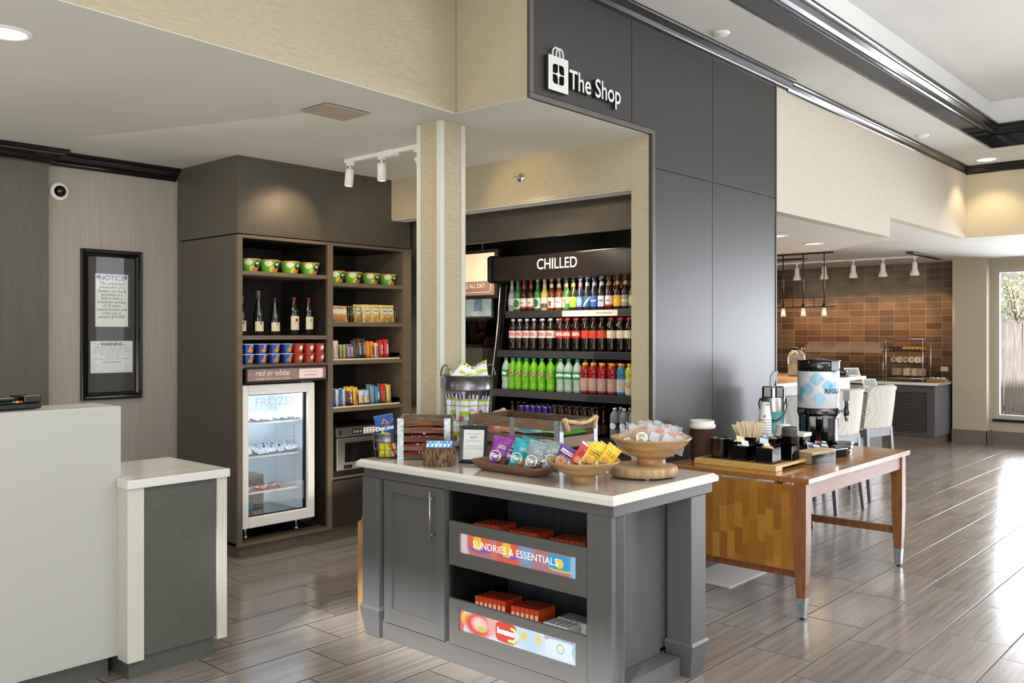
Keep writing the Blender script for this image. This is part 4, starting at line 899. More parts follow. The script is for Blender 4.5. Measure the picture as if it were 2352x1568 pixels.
# microwave
t=thing('microwave','stainless steel microwave oven in the right bay under the snack shelves','microwave',(4.178,5.58,.490))
MB().box(0,.03,.0,.57,.45,.375,m_black).build('casing',t,bevel=.004)
f=MB().box(.005,.0,.30,.565,.03,.372,m_steel).box(.03,-.002,.318,.055,.0,.355,m_black).box(.16,-.002,.318,.26,.0,.355,m_black).box(.27,-.002,.315,.55,.0,.36,m_wh); f.build('control_panel',t,bevel=.002)
k=MB()
for i in range(3): k.lathe([(.006,0),(.009,0)],m_wh,12,M=FY(.18+i*.03,-.003,.336),cap=False)
for i in range(9):
    for j in range(2): k.box(.28+i*.03,-.003,.32+j*.02,.302+i*.03,-.002,.334+j*.02,m_inkg)
k.build('buttons',t)
dr=MB().box(.005,-.01,.045,.565,.03,.292,m_steel).build('door',t,bevel=.006)
MB().box(.08,-.013,.105,.49,-.009,.255,m_blk).build('window',dr); MB().box(.07,-.012,.055,.15,-.0095,.085,m_black).build('badge',dr)
MB().box(.10,.02,.001,.16,.06,.01,m_black).box(.40,.02,.0,.46,.06,.01,m_black).build('foot',t)
# freezer stock
m_fz=[mat('ice_pop_wrap_%d'%i,c,.3,var=.25,vs=(40,40,40)) for i,c in enumerate(('#dfe6f0','#a8dcd8','#c6c0dc','#e9e6ee','#cfd8e8'))]
n_=0
for (z,xs,kind) in ((.946,9,'ice'),(.704,8,'sandwich'),(.446,5,'red')):
    for i in range(xs):
        u=i/(xs-1); x=3.455+u*(.47 if kind!='red' else .30); 
        for rr in range(2 if kind!='red' else 1):
            mm=m_fz[(i+rr)%5] if kind=='ice' else (m_fz[[0,3,4][i%3]] if kind=='sandwich' else fm('#c65a58'))
            r=thing('frozen_treat',{'ice':'pale wrapped frozen treat, %s on the top freezer shelf, %s row','sandwich':'white wrapped frozen bar, %s on the middle freezer shelf, %s row','red':'red and white wrapped frozen bar, %s on the lowest freezer shelf, %s row'}[kind]%(nth(i,xs),('front','back')[rr]),'frozen food',(x,5.76+rr*.10+RND.uniform(-.01,.01),z+.012+(0.004 if rr else 0)),(0,0,0),{'ice':'treats on the top freezer shelf','sandwich':'bars on the middle freezer shelf','red':'bars on the lowest freezer shelf'}[kind])
            pf=None
            if kind=='red': pf=lambda u_,v_,a=fm('#c65a58'),b=m_wh:(b if (.25<v_<.5 or .7<u_+v_<.85) else a)
            if kind=='sandwich': pf=lambda u_,v_,a=mm,b=mat('print_blueblob','#46587e',.4):(b if (u_-.5)**2+(v_-.5)**2<.018 else a)
            b=MB(); pillow(b,.07,.105,.045 if kind!='red' else .022,mm,pf,8,10,seed=100+n_,wr=.004,M=Euler((math.radians(-90+RND.uniform(8,30) if kind!='red' else -84),0,math.radians(RND.uniform(-40,40)))).to_matrix().to_4x4()@Matrix.Translation((0,-.0,-.05)))
            mz=min(p.z for p in b.v)
            for p in b.v: p.z-=mz+.010
            b.build('wrapper',r); n_+=1
# ================= chilled cooler =============================
t=thing('open_cooler','large black open-front drinks cooler with a lit chilled header in the wall niche','cooler',(4.8,3.30,0))
# local: x 0..1.15 depth, y 0..1.45
S=[(0.12,0),(1.1,0),(1.1,2.2),(.55,2.2),(.42,2.01),(.36,1.55),(.29,1.135),(.12,.35)]
Mxz=Matrix(((1,0,0,0),(0,0,-1,0),(0,1,0,0),(0,0,0,1)))
MB().prism(S,-1.50,-1.45,m_blk,M=Mxz).build('side_panel',t,bevel=.004)
MB().prism(S,.0,.045,m_blk,M=Mxz).build('side_panel',t)
MB().tube([(.41,1.505,2.0),(.352,1.505,1.55),(.282,1.505,1.135),(.112,1.505,.35)],.008,m_steel,8).build('edge_trim',t)
MB().box(1.02,0,.2,1.06,1.45,2.15,m_black).box(.42,0,2.06,1.06,1.45,2.12,m_black).build('liner',t)
MB().box(.12,-.0,0,1.05,1.45,.16,m_black).box(.10,0,.16,.17,1.45,.80,m_black).box(.17,0,.78,1.05,1.45,.80,m_black).build('base_well',t)
m_hdr=mat('header_brown','#2e2622',.25,var=.15,spec=.6); m_rail=mat('price_rail','#3b3b3d',.4,var=.15,vs=(3,3,3))
hh=MB().prism([(.30,2.005),(.31,2.0),(.50,2.0),(.50,2.19),(.33,2.19),(.30,2.18)],-1.49,.0,m_hdr,M=Mxz).box(.30,-.02,2.03,.50,.0,2.19,m_hdr)
hh.build('header_panel',t,bevel=.004)
MB().prism([(.27,2.0),(.30,1.985),(.46,1.985),(.48,2.02),(.48,2.18),(.46,2.20),(.30,2.20),(.27,2.185)],-1.53,-1.49,m_black,M=Mxz).build('header_end_cap',t,bevel=.008)
l_=MB(); put_text(l_,'CHILLED',.112,mat('lit_letters','#fff2e0',.5,emis=1.6,ecol='#fff0dc'),fr((0,-1,0),(0,0,1),(.2965,.848,2.105)),bold=.0002,sx=.88); l_.build('lit_lettering',t)
area('cooler_light',(5.16,4.02,1.98),(5.32,4.02,1.2),.05,1.4,9,'#fff0dc')
area('cooler_light_front',(5.02,4.02,2.3),(5.2,4.02,1.2),.1,1.4,5,'#fff0dc')
SH=[(.40,1.765,'upper'),(.30,1.462,'middle'),(.22,1.165,'lower')]
for x,z,nm in SH:
    s_=MB().box(x,.01,z-.02,1.0,1.44,z,m_black)
    o=s_.build('shelf',t)
    MB().box(x-.012,.01,z-.052,x,1.44,z+.001,m_rail).box(x-.0135,.01,z-.048,x-.012,.5,z-.006,mat('price_rail_dark','#252527',.4)).build('price_rail',o)
MB().box(.13,.01,.835,1.0,1.44,.862,m_black).build('shelf',t)
o=MB().prism(rrect(0,0,.50,.043,.008),0,.002,m_pink,M=fr((0,-1,0),(0,0,1),(.385,.615,1.738))).build('availability_sticker',t)
l_=MB(); put_text(l_,'ALCOHOL AVAILABILITY',.02,m_inkg,fr((0,-1,0),(0,0,1),(.3825,.70,1.738))); l_.build('lettering',o); l_=MB(); put_text(l_,'NOON-MIDNIGHT',.018,m_ink,fr((0,-1,0),(0,0,1),(.3825,.48,1.738))); l_.build('lettering',o)
# ---- bottles -------------------------------------------------
def bglass(col,tr=.0,rough=.05): return mat('bottle_'+col[1:]+('t' if tr else ''),col,rough,var=.12,vs=(20,20,20),trans=tr,spec=.7,coat=.4,ior=1.33)
PR={
 'long':([(.028,0),(.0305,.006),(.0305,.115),(.028,.135),(.018,.158),(.0135,.18),(.0125,.222),(.0135,.226)],.031,(.020,.098),.0145,.226,.010,(.150,.200)),
 'soda':([(.028,0),(.033,.008),(.0335,.03),(.030,.05),(.032,.07),(.0335,.09),(.0335,.155),(.031,.175),(.024,.195),(.0135,.212),(.012,.222),(.012,.228)],.0343,(.095,.150),.0148,.222,.018,None),
 'sport':([(.030,0),(.0355,.01),(.0355,.118),(.032,.128),(.0355,.14),(.0355,.165),(.030,.185),(.020,.197),(.019,.2)],.0362,(.012,.112),.0215,.198,.020,None),
 'water':([(.030,0),(.034,.01),(.034,.13),(.033,.15),(.034,.155),(.031,.175),(.022,.192),(.012,.203),(.0115,.212)],.0347,(.075,.125),.0135,.208,.014,None),
 'frap':([(.028,0),(.031,.008),(.0315,.09),(.029,.12),(.021,.15),(.017,.17),(.018,.20)],.032,(.02,.08),.0195,.196,.016,None)}
def bottle(kind,liq,capc,labc,paint=None,text=None,ts=.02,tc='#ffffff',tz=.5,neck=None,tr=0,shear=0,name='drink_bottle',sx=1,bold=.0008,trot=0):
    pr,lr,(l0,l1),cr,cz,ch,nk=PR[kind]
    r=thing(name,'x','drink bottle',(0,0,0)); MB().lathe(pr,bglass(liq,tr),20).build('bottle_body',r)
    cm=mat('cap_'+capc[1:],capc,.35)
    MB().lathe([(cr,cz),(cr,cz+ch*.8),(cr*.9,cz+ch),(0,cz+ch)],cm,16).build('cap',r)
    lm=mat('label_'+labc[1:],labc,.4,var=.03)
    g=MB(); ny=16
    g.lathe([(lr,l0+(l1-l0)*j/ny) for j in range(ny+1)],lm,72,cap=False,paint=(lambda a,z,j:paint(ang(a),(z-l0)/(l1-l0)) or lm) if paint else None)
    if text:
        M=FY(0,0,l0+(l1-l0)*tz)
        put_text(g,text,ts,mat('print_'+tc[1:],tc,.4),M,rad=lr+.0016,shear=shear,sx=sx,bold=bold)
    g.build('paper_label',r)
    if nk: MB().lathe([(.0185,nk[0]),(.0150,nk[0]+.02),(.0138,nk[1])],mat('label_'+(neck or labc)[1:],neck or labc,.4),16,cap=False).build('neck_label',r)
    return r
def pm(c): return mat('label_'+c[1:],c,.4,var=.03)
def oval(c,ry=.42,ra=50): return lambda d,v:(pm(c) if (d/ra)**2+((v-.5)/ry)**2<1 else None)
def band(c,a,b): return lambda d,v:(pm(c) if a<v<b else None)
BEER=[
 (4.712,'long','#8f9390','#a0a4a6','#aeb2b2',band('#7a7e80',0,.4),None,.02,'#ffffff','#b9bdb8','clear beer bottle with silver-grey label, leftmost on the top cooler shelf'),
 (4.652,'long','#2e7a38','#3a7a40','#dfe4de',oval('#2c6e3c'),None,.02,'#ffffff','#4a8a48','pale green beer bottle with white and green oval label'),
 (4.586,'long','#3a1c10','#b02c34','#e4dcd4',band('#b02230',0,.2),'Bud',.016,'#b02230','#c23a40','brown beer bottle with white and red label, third from left'),
 (4.515,'long','#3a1c10','#b02c34','#dcd4cc',band('#b02230',0,.2),'Bud',.016,'#b02230','#c23a40','brown beer bottle with white and red label, fourth from left'),
 (4.447,'long','#2a7a3a','#c8ccc8','#dde4dc',oval('#2d6a40'),None,.012,'#f4f4f4','#3e8a4c','green beer bottle with white and green oval label and green neck'),
 (4.377,'long','#c9b458','#d0d0c8','#e6e2cc',band('#5a5c64',0,.42),None,.02,'#fff','#cfd2c4','clear golden beer bottle with cream and grey label'),
 (4.309,'long','#6a2c12','#d8d0bc','#e9dfc4',lambda d,v:(pm('#b4452a') if (d/18)**2+((v-.3)/.2)**2<1 else None),'ite',.026,'#2a2420','#e6dcc0','amber beer bottle with cream label and cream neck'),
 (4.237,'long','#7a3e18','#d2d2cc','#c8ccd8',band('#e6e4e0',.3,.7),'Coors',.016,'#a8303a','#e2dcc8','amber beer bottle with silver and blue label'),
 (4.165,'long','#4a7a34','#5a8a3c','#dcdca8',lambda d,v:(pm('#3e8a44') if v<.35 and d>0 else None),'X',.045,'#c8402c','#d2cc70','green-tinted beer bottle with a red cross on a pale label'),
 (4.100,'long','#2c3018','#5c6a2c','#8fc43c',band('#c8d848',.55,.85),None,.02,'#fff','#a8cc3e','dark beer bottle with bright lime green label'),
 (4.034,'long','#20242e','#3a4a88','#4a6a9a',oval('#7c98b8'),None,.014,'#f2f2f2','#b0405a','dark beer bottle with blue shield label and blue cap'),
 (3.968,'long','#1c2022','#e0e0dc','#2c5a6e',lambda d,v:(pm('#e2e8e4') if abs(v-.45-d/120)<.13 else None),None,.02,'#fff','#c8c4b8','dark beer bottle with teal and white feather label'),
 (3.903,'long','#1e2438','#3c4c90','#2c64ae',None,'BUD LIGHT',.012,'#ffffff','#b8c8e6','brown beer bottle with royal blue label and white lettering'),
 (3.838,'long','#241c1a','#d8dcdc','#d8dee8',lambda d,v:(pm('#3a62a8') if abs(d)>48 else (pm('#b8343c') if abs(d)<6 and v<.45 else None)),'ULTRA',.015,'#2a3a68','#e6e6ea','brown beer bottle with white label and blue edges'),
 (3.771,'long','#341a10','#c03c34','#dcd2ca',band('#b02230',0,.16),'Bud',.014,'#8a2a30','#cf6a5a','brown beer bottle with white and red label, right of the blue labels'),
 (3.697,'long','#2c1a10','#c25a28','#e0b024',lambda d,v:(pm('#c8502a') if (d+20)**2/120+(v-.8)**2/.02<1 else None),None,.02,'#fff','#d8aa30','brown beer bottle with yellow label and yellow neck'),
 (3.629,'long','#2a1a14','#c2602c','#8c86a4',lambda d,v:(pm('#d6c23c') if .35<v<.6 else None),None,.02,'#fff','#cfc04c','brown beer bottle with purple and yellow label'),
 (3.568,'long','#2c3a1c','#c2602c','#5a7a3c',oval('#a8c470'),None,.02,'#fff','#bcb04a','dark beer bottle with green label, rightmost on the top cooler shelf')]
RZ=-PI/2
GB='beer bottles on the top cooler shelf'
for i,(y,k,lq,cp,lb,pf,tx_,ts,tc,nk,lab) in enumerate(BEER):
    b=bottle(k,lq,cp,lb,pf,tx_,ts,tc,.55,nk,name='beer_bottle'); b.location=(5.235,y,1.7655); b.rotation_euler=(0,0,RZ+.12+RND.uniform(-.15,.15)); b['label']=lab+('' if 'shelf' in lab or len(lab.split())>13 else ', top cooler shelf'); b['group']=GB
    tr=tree_of(b)
    for q in (1,2): dup(b,(5.235+.068*q,y-.012*q,1.7655),RZ+.3*q,lab.split(', ')[0]+', %s row back'%ORD[q],GB,tr)
# cola row
z=1.4625
specs=[('#1a100c','#c3c7c8','#cfc4c0','#d0505a','00%','silver-labelled diet cola bottle with grey cap',6,'silver-labelled cola bottles'),
 ('#1a0c08','#c23a3c','#c93228','#f6ece4','100%','red-labelled cola bottle with red cap',3,'red-labelled cola bottles'),
 ('#180c08','#4a2a24','#cf4222','#3a1a14',None,'orange-red labelled cola bottle with dark cap',3,'orange-red labelled cola bottles'),
 ('#160e0a','#b8303a','#ddd0b4','#6a3428',None,'dark soda bottle with cream label and red cap',3,'cream-labelled soda bottles')]
ys=[4.607,4.54,4.467,4.397,4.309,4.233,4.137,4.071,3.986,3.9,3.832,3.759,3.676,3.593,3.525]; i=0
for (lq,cp,lb,tc,tx_,lab,n_,grp) in specs:
    b=bottle('soda',lq,cp,lb,band('#ab2a24',0,.15) if cp=='#c23a3c' else None,tx_,.034,tc,.5,name='soda_bottle',bold=.001); tr=tree_of(b); first=True
    for k in range(n_):
        y=ys[i]; i+=1; p=(5.13,y,z); a=RZ+.1+RND.uniform(-.1,.1)
        if first: b.location=p; b.rotation_euler=(0,0,a); b['label']=lab+', leftmost, front middle row'; b['group']=grp; first=False
        else: dup(b,p,a,lab+', %s, front middle row'%nth(k,n_),grp,tr)
        for q in (1,2): dup(b,(5.13+.078*q,y-.01*q,z),a+1.1*q,lab+', %s, %s row back'%(nth(k,n_),ORD[q]),grp,tr)
# green / sport row
z=1.1655
ys=[4.612,4.544,4.481,4.407,4.332,4.254,4.169,4.074,4.0,3.92,3.851,3.779,3.7,3.615,3.537,3.466]
dew=lambda d,v:(pm('#c43a2c') if abs(v-.45-d/110)<.2 and abs(d)<34 else (pm('#cfe0a0') if abs(v-.45-d/110)<.27 and abs(d)<40 else None))
specs=[('#b9cfc0','#1e8a55','#1f8a4e',None,'rite','#f4fbf4','clear lemon soda bottle with green label, behind the cooler edge',1,.45,'soda',.03,'clear lemon soda bottles',.9),
 ('#74c41a','#17904e','#3c9a24',dew,None,'#fff','lime green soda bottle with red slash label',6,.35,'soda',.02,'lime green soda bottles',0),
 ('#b9cfc0','#1e8a55','#1f8a4e',None,'Sprite','#f4fbf4','clear lemon soda bottle with green label',3,.45,'soda',.03,'clear lemon soda bottles',.9),
 ('#8a1416','#f09a20','#a8948e',lambda d,v:(pm('#8a2020') if v<.1 else None),'G','#f2a060','red sports drink bottle with orange cap',4,0,'sport',.055,'red sports drink bottles',.9),
 ('#2478a8','#f09a20','#b4bcc0',lambda d,v:(pm('#2f6c98') if v<.1 else None),'G','#f0b080','blue sports drink bottle with orange cap',1,0,'sport',.055,'sports drink bottles',.9),
 ('#bcc038','#f0a020','#c4c8b0',None,'G','#d86a30','yellow sports drink bottle with orange cap',1,0,'sport',.055,'sports drink bottles',.9)]
i=0
for (lq,cp,lb,pf,tx_,tc,lab,n_,tr_,kind,ts,grp,sx_) in specs:
    b=bottle(kind,lq,cp,lb,pf,tx_,ts,tc,.55 if kind=='soda' else .62,name='sports_drink_bottle' if kind=='sport' else 'soda_bottle',tr=tr_*.6,bold=.0018); tr=tree_of(b); first=True
    for k in range(n_):
        y=ys[i]; i+=1; p=(5.055,y,z); a=RZ+.1+RND.uniform(-.1,.1)
        if first: b.location=p; b.rotation_euler=(0,0,a); b['label']=lab+(', leftmost, front lower row' if n_>1 else ', front lower row'); b['group']=grp; first=False
        else: dup(b,p,a,lab+', %s, front lower row'%nth(k,n_),grp,tr)
        for q in (1,2): dup(b,(5.055+.08*q,y-.012*q,z),a+1.1*q,lab+', %s, %s row back'%(nth(k,n_),ORD[q]),grp,tr)
# bottom deck
z=.8625
b=bottle('frap','#2c120a','#2a2422','#5a3826',None,None,name='coffee_bottle'); tr=tree_of(b); g='iced coffee bottles on the cooler deck'
ys=[4.083,4.018,3.947,3.88,3.811,3.743]
for k,y in enumerate(ys):
    p=(5.0,y,z)
    if k==0: b.location=p; b.rotation_euler=(0,0,RZ); b['label']='brown glass iced coffee bottle, leftmost in the front row of the cooler deck'; b['group']=g
    else: dup(b,p,RZ,'brown glass iced coffee bottle, %s in the front row of the cooler deck'%nth(k,6),g,tr)
    for q in (1,2): dup(b,(5.0+.075*q,y+.02,z),RZ,'brown glass iced coffee bottle on the deck, %s, %s row back'%(nth(k,6),ORD[q]),g,tr)
for k,y in enumerate((4.60,4.54,4.48)): dup(b,(5.12,y,z+.0),RZ,'brown glass iced coffee bottle, %s behind the crate, deck left'%nth(k,3),g,tr)
cn=thing('energy_can','x','drink can',(0,0,0)); m_pu=mat('can_purple','#3a2c7a',.25,metal=.6,var=.2,vs=(50,50,50)); m_silv=mat('can_top','#c8c0e0',.25,metal=.9)
MB().lathe([(.022,0),(.0265,.005),(.0265,.122),(.0225,.131)],m_pu,20,cap=False).build('can_body',cn); MB().lathe([(.0225,.131),(.0232,.134),(.021,.134),(.020,.130),(0,.130)],m_silv,20,cap=False).build('can_lid',cn); tr=tree_of(cn); MB().box(.19,.0,.80,.65,.01,.86,m_black)
st=MB().box(4.99,4.14,.8622,5.42,4.46,.918,m_black).build('can_rack'); tag(st,'low black rack holding the purple energy cans in the cooler','rack')
n_=0
for r_ in range(5):
    for k in range(5):
        p=(5.025+.058*r_,4.425-.058*k,.9185); lb='purple energy drink can, %s in the %s row of the rack'%(nth(k,5),ORD[r_])
        if n_==0: cn.location=p; cn['label']=lb; cn['group']='purple energy cans in the rack'
        else: dup(cn,p,0,lb,'purple energy cans in the rack',tr)
        n_+=1
b=bottle('water','#aab4bc','#e6e8ea','#2c3c62',oval('#e8eaf0',.46,40),None,.024,'#2a3560',.5,name='water_bottle',tr=.5); tr=tree_of(b); g='water bottles on the cooler deck'
for k,y in enumerate((3.554,3.475,3.40)):
    p=(4.995,y,z)
    if k==0: b.location=p; b.rotation_euler=(0,0,RZ+.1); b['label']='clear water bottle with navy label, leftmost on the cooler deck'; b['group']=g
    else: dup(b,p,RZ+.1,'clear water bottle with navy label, %s on the cooler deck'%nth(k,3),g,tr)
    dup(b,(5.08,y+.01,z),RZ,'clear water bottle with navy label, behind the %s one on the cooler deck'%nth(k,3),g,tr)
# ================= coffee corner seen through the gap =========
t=thing('hanging_sign','cream and mauve framed sign hanging in the back of the shop niche','sign',(5.55,5.62,2.1))
MB().box(-.02,-.47,-.21,.02,.47,.21,m_cabi).build('sign_frame',t,bevel=.004)
MB().box(-.024,-.44,-.06,-.02,.44,.18,mat('lit_cream','#f0dfbb',.5,emis=.55)).box(-.024,-.44,-.18,-.02,.44,-.06,mat('mauve_lit','#a5806c',.5,emis=.3)).build('sign_face',t)
l_=MB(); put_text(l_,'AVAILABLE ALL DAY',.056,mat('cream_lit','#f6e6cc',.5,emis=.6),fr((0,-1,0),(0,0,1),(-.0255,-.115,-.10)),sx=.85); 
l_.tube([(-.0255,-.40,-.075),(-.0255,-.405,-.13),(-.0255,-.38,-.155),(-.0255,.40,-.155)],.0025,mat('cream_lit','#f6e6cc'),6); l_.build('lettering',t)
MB().tube([(0,-.28,.21),(0,-.28,.74)],.003,m_galv,6).build('hanging_chain',t)
t=thing('coffee_counter','brown back counter with pale worktop between cabinet and cooler','counter',(4.99,4.86,0))
MB().box(.05,.0,0,.95,1.6,.885,m_cab).build('cabinet_base',t); MB().box(0,0,.885,.96,1.6,.92,m_quartzt).build('countertop',t,bevel=.003)
t=thing('coffee_machine','dark brown bean-to-cup coffee machine with a bean hopper, seen behind the pillar','coffee machine',(5.45,5.28,.9205))
bd=MB().box(-.2,-.22,0,.25,.30,.56,m_cab).build('body',t,bevel=.006)
MB().box(-.203,.015,.02,-.2,.025,.55,m_steel).box(-.215,.0,.30,-.2,.008,.42,m_steel).build('door_handle',bd)
MB().box(-.21,-.23,.56,.26,.31,.58,m_black).build('top_plate',t)
m_bean=mat('coffee_beans','#3a1c10',.35,var=.8,vs=(110,110,110),bump=1,bdist=.01)
MB().prism([(-.13,-.20),(.1,-.20),(.1,.24),(-.13,.24)],.58,.67,m_bean).build('beans',t)
hp=MB(); hp.add([(-.14,-.17,.58),(.11,-.17,.58),(.11,.25,.58),(-.14,.25,.58),(-.18,-.26,.78),(.15,-.26,.78),(.15,.28,.78),(-.18,.28,.78)],[(0,1,5,4),(1,2,6,5),(2,3,7,6),(3,0,4,7)],glass_mat('smoked_hopper','#a08a74',.05)); hp.build('hopper',t)
MB().box(-.19,-.27,.775,.16,.29,.80,m_black).build('hopper_lid',t)
t=thing('drink_display','pale poster screen showing a drink, mounted behind the coffee machine','screen',(5.74,5.56,1.87))
MB().box(-.01,-.17,-.14,.01,.17,.14,m_galv).build('screen_frame',t)
MB().box(-.014,-.155,-.125,-.0105,.155,.125,mat('screen_pale','#b9c9bd',.4,emis=.5,var=.4,vs=(12,12,12))).box(-.016,-.05,-.08,-.0142,.05,.09,mat('screen_cup','#8b97a6',.4,emis=.4,var=.4,vs=(20,20,20))).build('screen_face',t)

area('coffee_corner_fill',(5.1,5.0,2.2),(5.6,5.4,1.3),.3,.3,5,'#ffe8cc')  # added fill lamp without a fitting, lifts the dark coffee machine
# ================= on the island ==============================
ZI=.9255
def loft(mb,rings,m,capb=True,capt=False,M=None,smooth=True):
    n=len(rings[0]); v=[p for r in rings for p in r]; f=[]
    for j in range(len(rings)-1):
        for i in range(n): f.append((j*n+i,j*n+(i+1)%n,(j+1)*n+(i+1)%n,(j+1)*n+i))
    if capb: f.append(tuple(range(n))[::-1])
    if capt: f.append(tuple(range((len(rings)-1)*n,len(rings)*n)))
    return mb.add(v,f,m,smooth,M)
m_slat=mat('weathered_slat','#7d6552',.65,var=.32,vs=(12,12,90),bump=.3,det=5); m_slatd=mat('weathered_slat_dark','#5f4a3a',.65,var=.4,vs=(12,12,90),bump=.3,det=5)
m_rope=mat('rope','#c9a878',.85,var=.25,vs=(90,90,90),bump=.6,bdist=.003)
def crate(label,loc,rot,w,d,h,ns,sh,mids=0,rope=False):
    t=thing('wooden_crate',label,'crate',loc,rot); th=.012
    zs=[.002+i*(h-.004-sh)/(ns-1) for i in range(ns)]
    for i,z in enumerate(zs):
        b=MB(); mm=m_slat if i%2 else m_slatd
        b.box(-w/2,-d/2,z,w/2,-d/2+th,z+sh,mm).box(-w/2,d/2-th,z,w/2,d/2,z+sh,m_slat).box(-w/2,-d/2+th,z,-w/2+th,d/2-th,z+sh,m_slat).box(w/2-th,-d/2+th,z,w/2,d/2-th,z+sh,mm)
        b.build('slat_course',t,bevel=.0015)
    MB().box(-w/2+th,-d/2+th,.0,w/2-th,d/2-th,.01,m_slatd).build('bottom_board',t)
    q=.032
    for sx in (-1,1):
        for sy in (-1,1):
            x,y=sx*w/2,sy*d/2
            MB().box(min(x+sx*.002,x-sx*q),min(y,y+sy*.002),0,max(x+sx*.002,x-sx*q),max(y,y+sy*.002),h,m_galv).box(min(x,x+sx*.002),min(y+sy*.002,y-sy*q),0,max(x,x+sx*.002),max(y+sy*.002,y-sy*q),h,m_galv).build('corner_bracket',t)
    for mx in range(mids):
        for sy in (-1,1): MB().box(-.016,min(sy*d/2,sy*(d/2+.002)),0,.016,max(sy*d/2,sy*(d/2+.002)),h,m_galv).build('side_bracket',t)
    if rope:
        for sx in (-1,1):
            x=sx*(w/2+.012); L=[]
            n=40
            for i in range(n+1):
                u=i/n; L.append((x+sx*.014*math.sin(PI*u),(u-.5)*d*.80,h-.02+.022-.02*math.sin(PI*u)))
            r=MB().tube(L,.0095,m_rope,12,lobes=3,twist=.55)
            for s_ in (-1,1):
                y=s_*d*.40; r.ball((x,y,h),.017,m_rope,12,(1,1.1,.9)); r.tube([(x+sx*.003,y+s_*.002,h-.005),(x+sx*.006,y-s_*.012,h-.03),(x+sx*.004,y-s_*.018,h-.055)],.011,m_rope,10,lobes=3,twist=.8)
            r.build('rope_handle',t)
    return t
crate('small slatted wooden crate with galvanised corners holding red snack bags',(3.279,3.578,ZI),math.radians(-47.9),.277,.255,.218,5,.030)
crate('long wooden crate with rope handles and galvanised brackets holding snack bags',(3.655,3.145,ZI),PI/2,.635,.32,.224,3,.052,mids=1,rope=True)
def flatbag(name,label,cat,loc,rz,w,h,t,col,text=None,tcol='#ffffff',ts=.03,seed=0,group=None,tilt=-90,shear=.2):
    """bag lying on its back: printed side up and towards the viewer"""
    r=thing(name,label,cat,loc,(0,0,rz),group); m=fm(col)
    b=MB(); Mr=Euler((math.radians(tilt),0,0)).to_matrix().to_4x4()
    pillow(b,w,h,t,m,None,12,14,seed,.004,M=Mr@Matrix.Translation((0,0,-h/2))); mz=min(p.z for p in b.v)
    for p in b.v: p.z-=mz
    b.build('wrapper',r)
    if text:
        l_=MB(); put_text(l_,text,ts,mat('print_'+tcol[1:],tcol,.4),FY(0,-h*.42,t*.55+.002),bold=.001,shear=shear); l_.build('printed_name',r)
    return r
for i,(dz,c,txt) in enumerate(((.011,'#b03434','Links'),(.050,'#b83838','Original'),(.092,'#b23236',"Links Links"),(.130,'#b83c38','Original'),(.160,'#b0702c',None))):
    r=flatbag('snack_bag','dark red snack bag lying in the small crate, %s layer'%(['lowest','second','third','fourth','topmost'][i]),'snack',(3.279-.02,3.578-.02,ZI+dz),math.radians(-47.9),.235,.235,.036,c,txt,'#efe0dc',.032,seed=i+200,group='snack bags in the small crate')
for i,(x,y,dz,c,w,txt,tc,lab) in enumerate(((3.65,3.37,.012,'#d9cfae',.20,None,'#333333','cream snack bag low in the left half of the long crate'),(3.65,3.23,.055,'#d4caa4',.20,"Vickies",'#3a3426','cream snack bag with script lettering in the long crate'),(3.65,3.06,.012,'#d8d0aa',.2,"Vickies",'#3a3426','cream snack bag low in the right half of the long crate'),(3.66,2.96,.055,'#cfd8b0',.2,None,'#2a3a2a','pale green snack bag at the right end of the long crate'),
  (3.63,3.38,.105,'#b85258',.17,None,'#fff','pink-red snack bag at the left of the long crate'),(3.64,3.25,.11,'#c98a6a',.17,None,'#fff','salmon coloured snack bag in the middle of the long crate'),(3.64,3.08,.12,'#3a9fae',.26,None,'#fff','teal snack bag on top in the long crate'),(3.66,2.935,.125,'#58b848',.2,None,'#fff','bright green snack bag on top at the right end of the long crate'))):
    flatbag('snack_bag',lab,'snack',(x,y,ZI+dz),-PI/2,min(w,.19),.26,.045,c,txt,tc,.045,seed=220+i,group='snack bags in the long crate')
def bucket(label,loc,r,h,band,nw,rings,handles=True):
    t=thing('wire_bucket',label,'basket',loc,math.radians(-20)); rb=r*.84
    MB().lathe([(r*.985,h-band),(r*1.01,h-band+.004),(r,h-band+.012),(r,h-.012),(r*1.03,h-.006),(r*1.03,h),(r*.99,h),(r*.97,h-band)],m_gun,40,cap=False).build('metal_band',t)
    w=MB()
    for i in range(nw):
        a=2*PI*i/nw; w.tube([(rb*math.cos(a),rb*math.sin(a),.004),(r*.985*math.cos(a),r*.985*math.sin(a),h-band+.003)],.0019,m_gun,6)
    for k in range(rings+1):
        u=k/(rings+1); rr=rb+(r*.985-rb)*u; w.tube([(rr*math.cos(2*PI*i/36),rr*math.sin(2*PI*i/36),.004+(h-band)*u) for i in range(36)],.0019,m_gun,6,True)
    w.build('wire_body',t)
    MB().lathe([(0,0),(rb,0),(rb,.003),(0,.003)],m_gun,30,cap=False).build('base_plate',t)
    if handles:
        for s_ in (-1,1):
            q=r*.44; MB().tube([(s_*r*1.0,q*math.cos(PI-PI*i/14)*1.0,h-.008+r*.46*math.sin(PI*i/14)) for i in range(15)],.0042,m_gun,8).build('handle',t)
    return t
bx,by=3.655,3.632
bucket('tall gunmetal wire basket with two loop handles full of popcorn bags',(bx,by,ZI),.143,.428,.088,16,3)
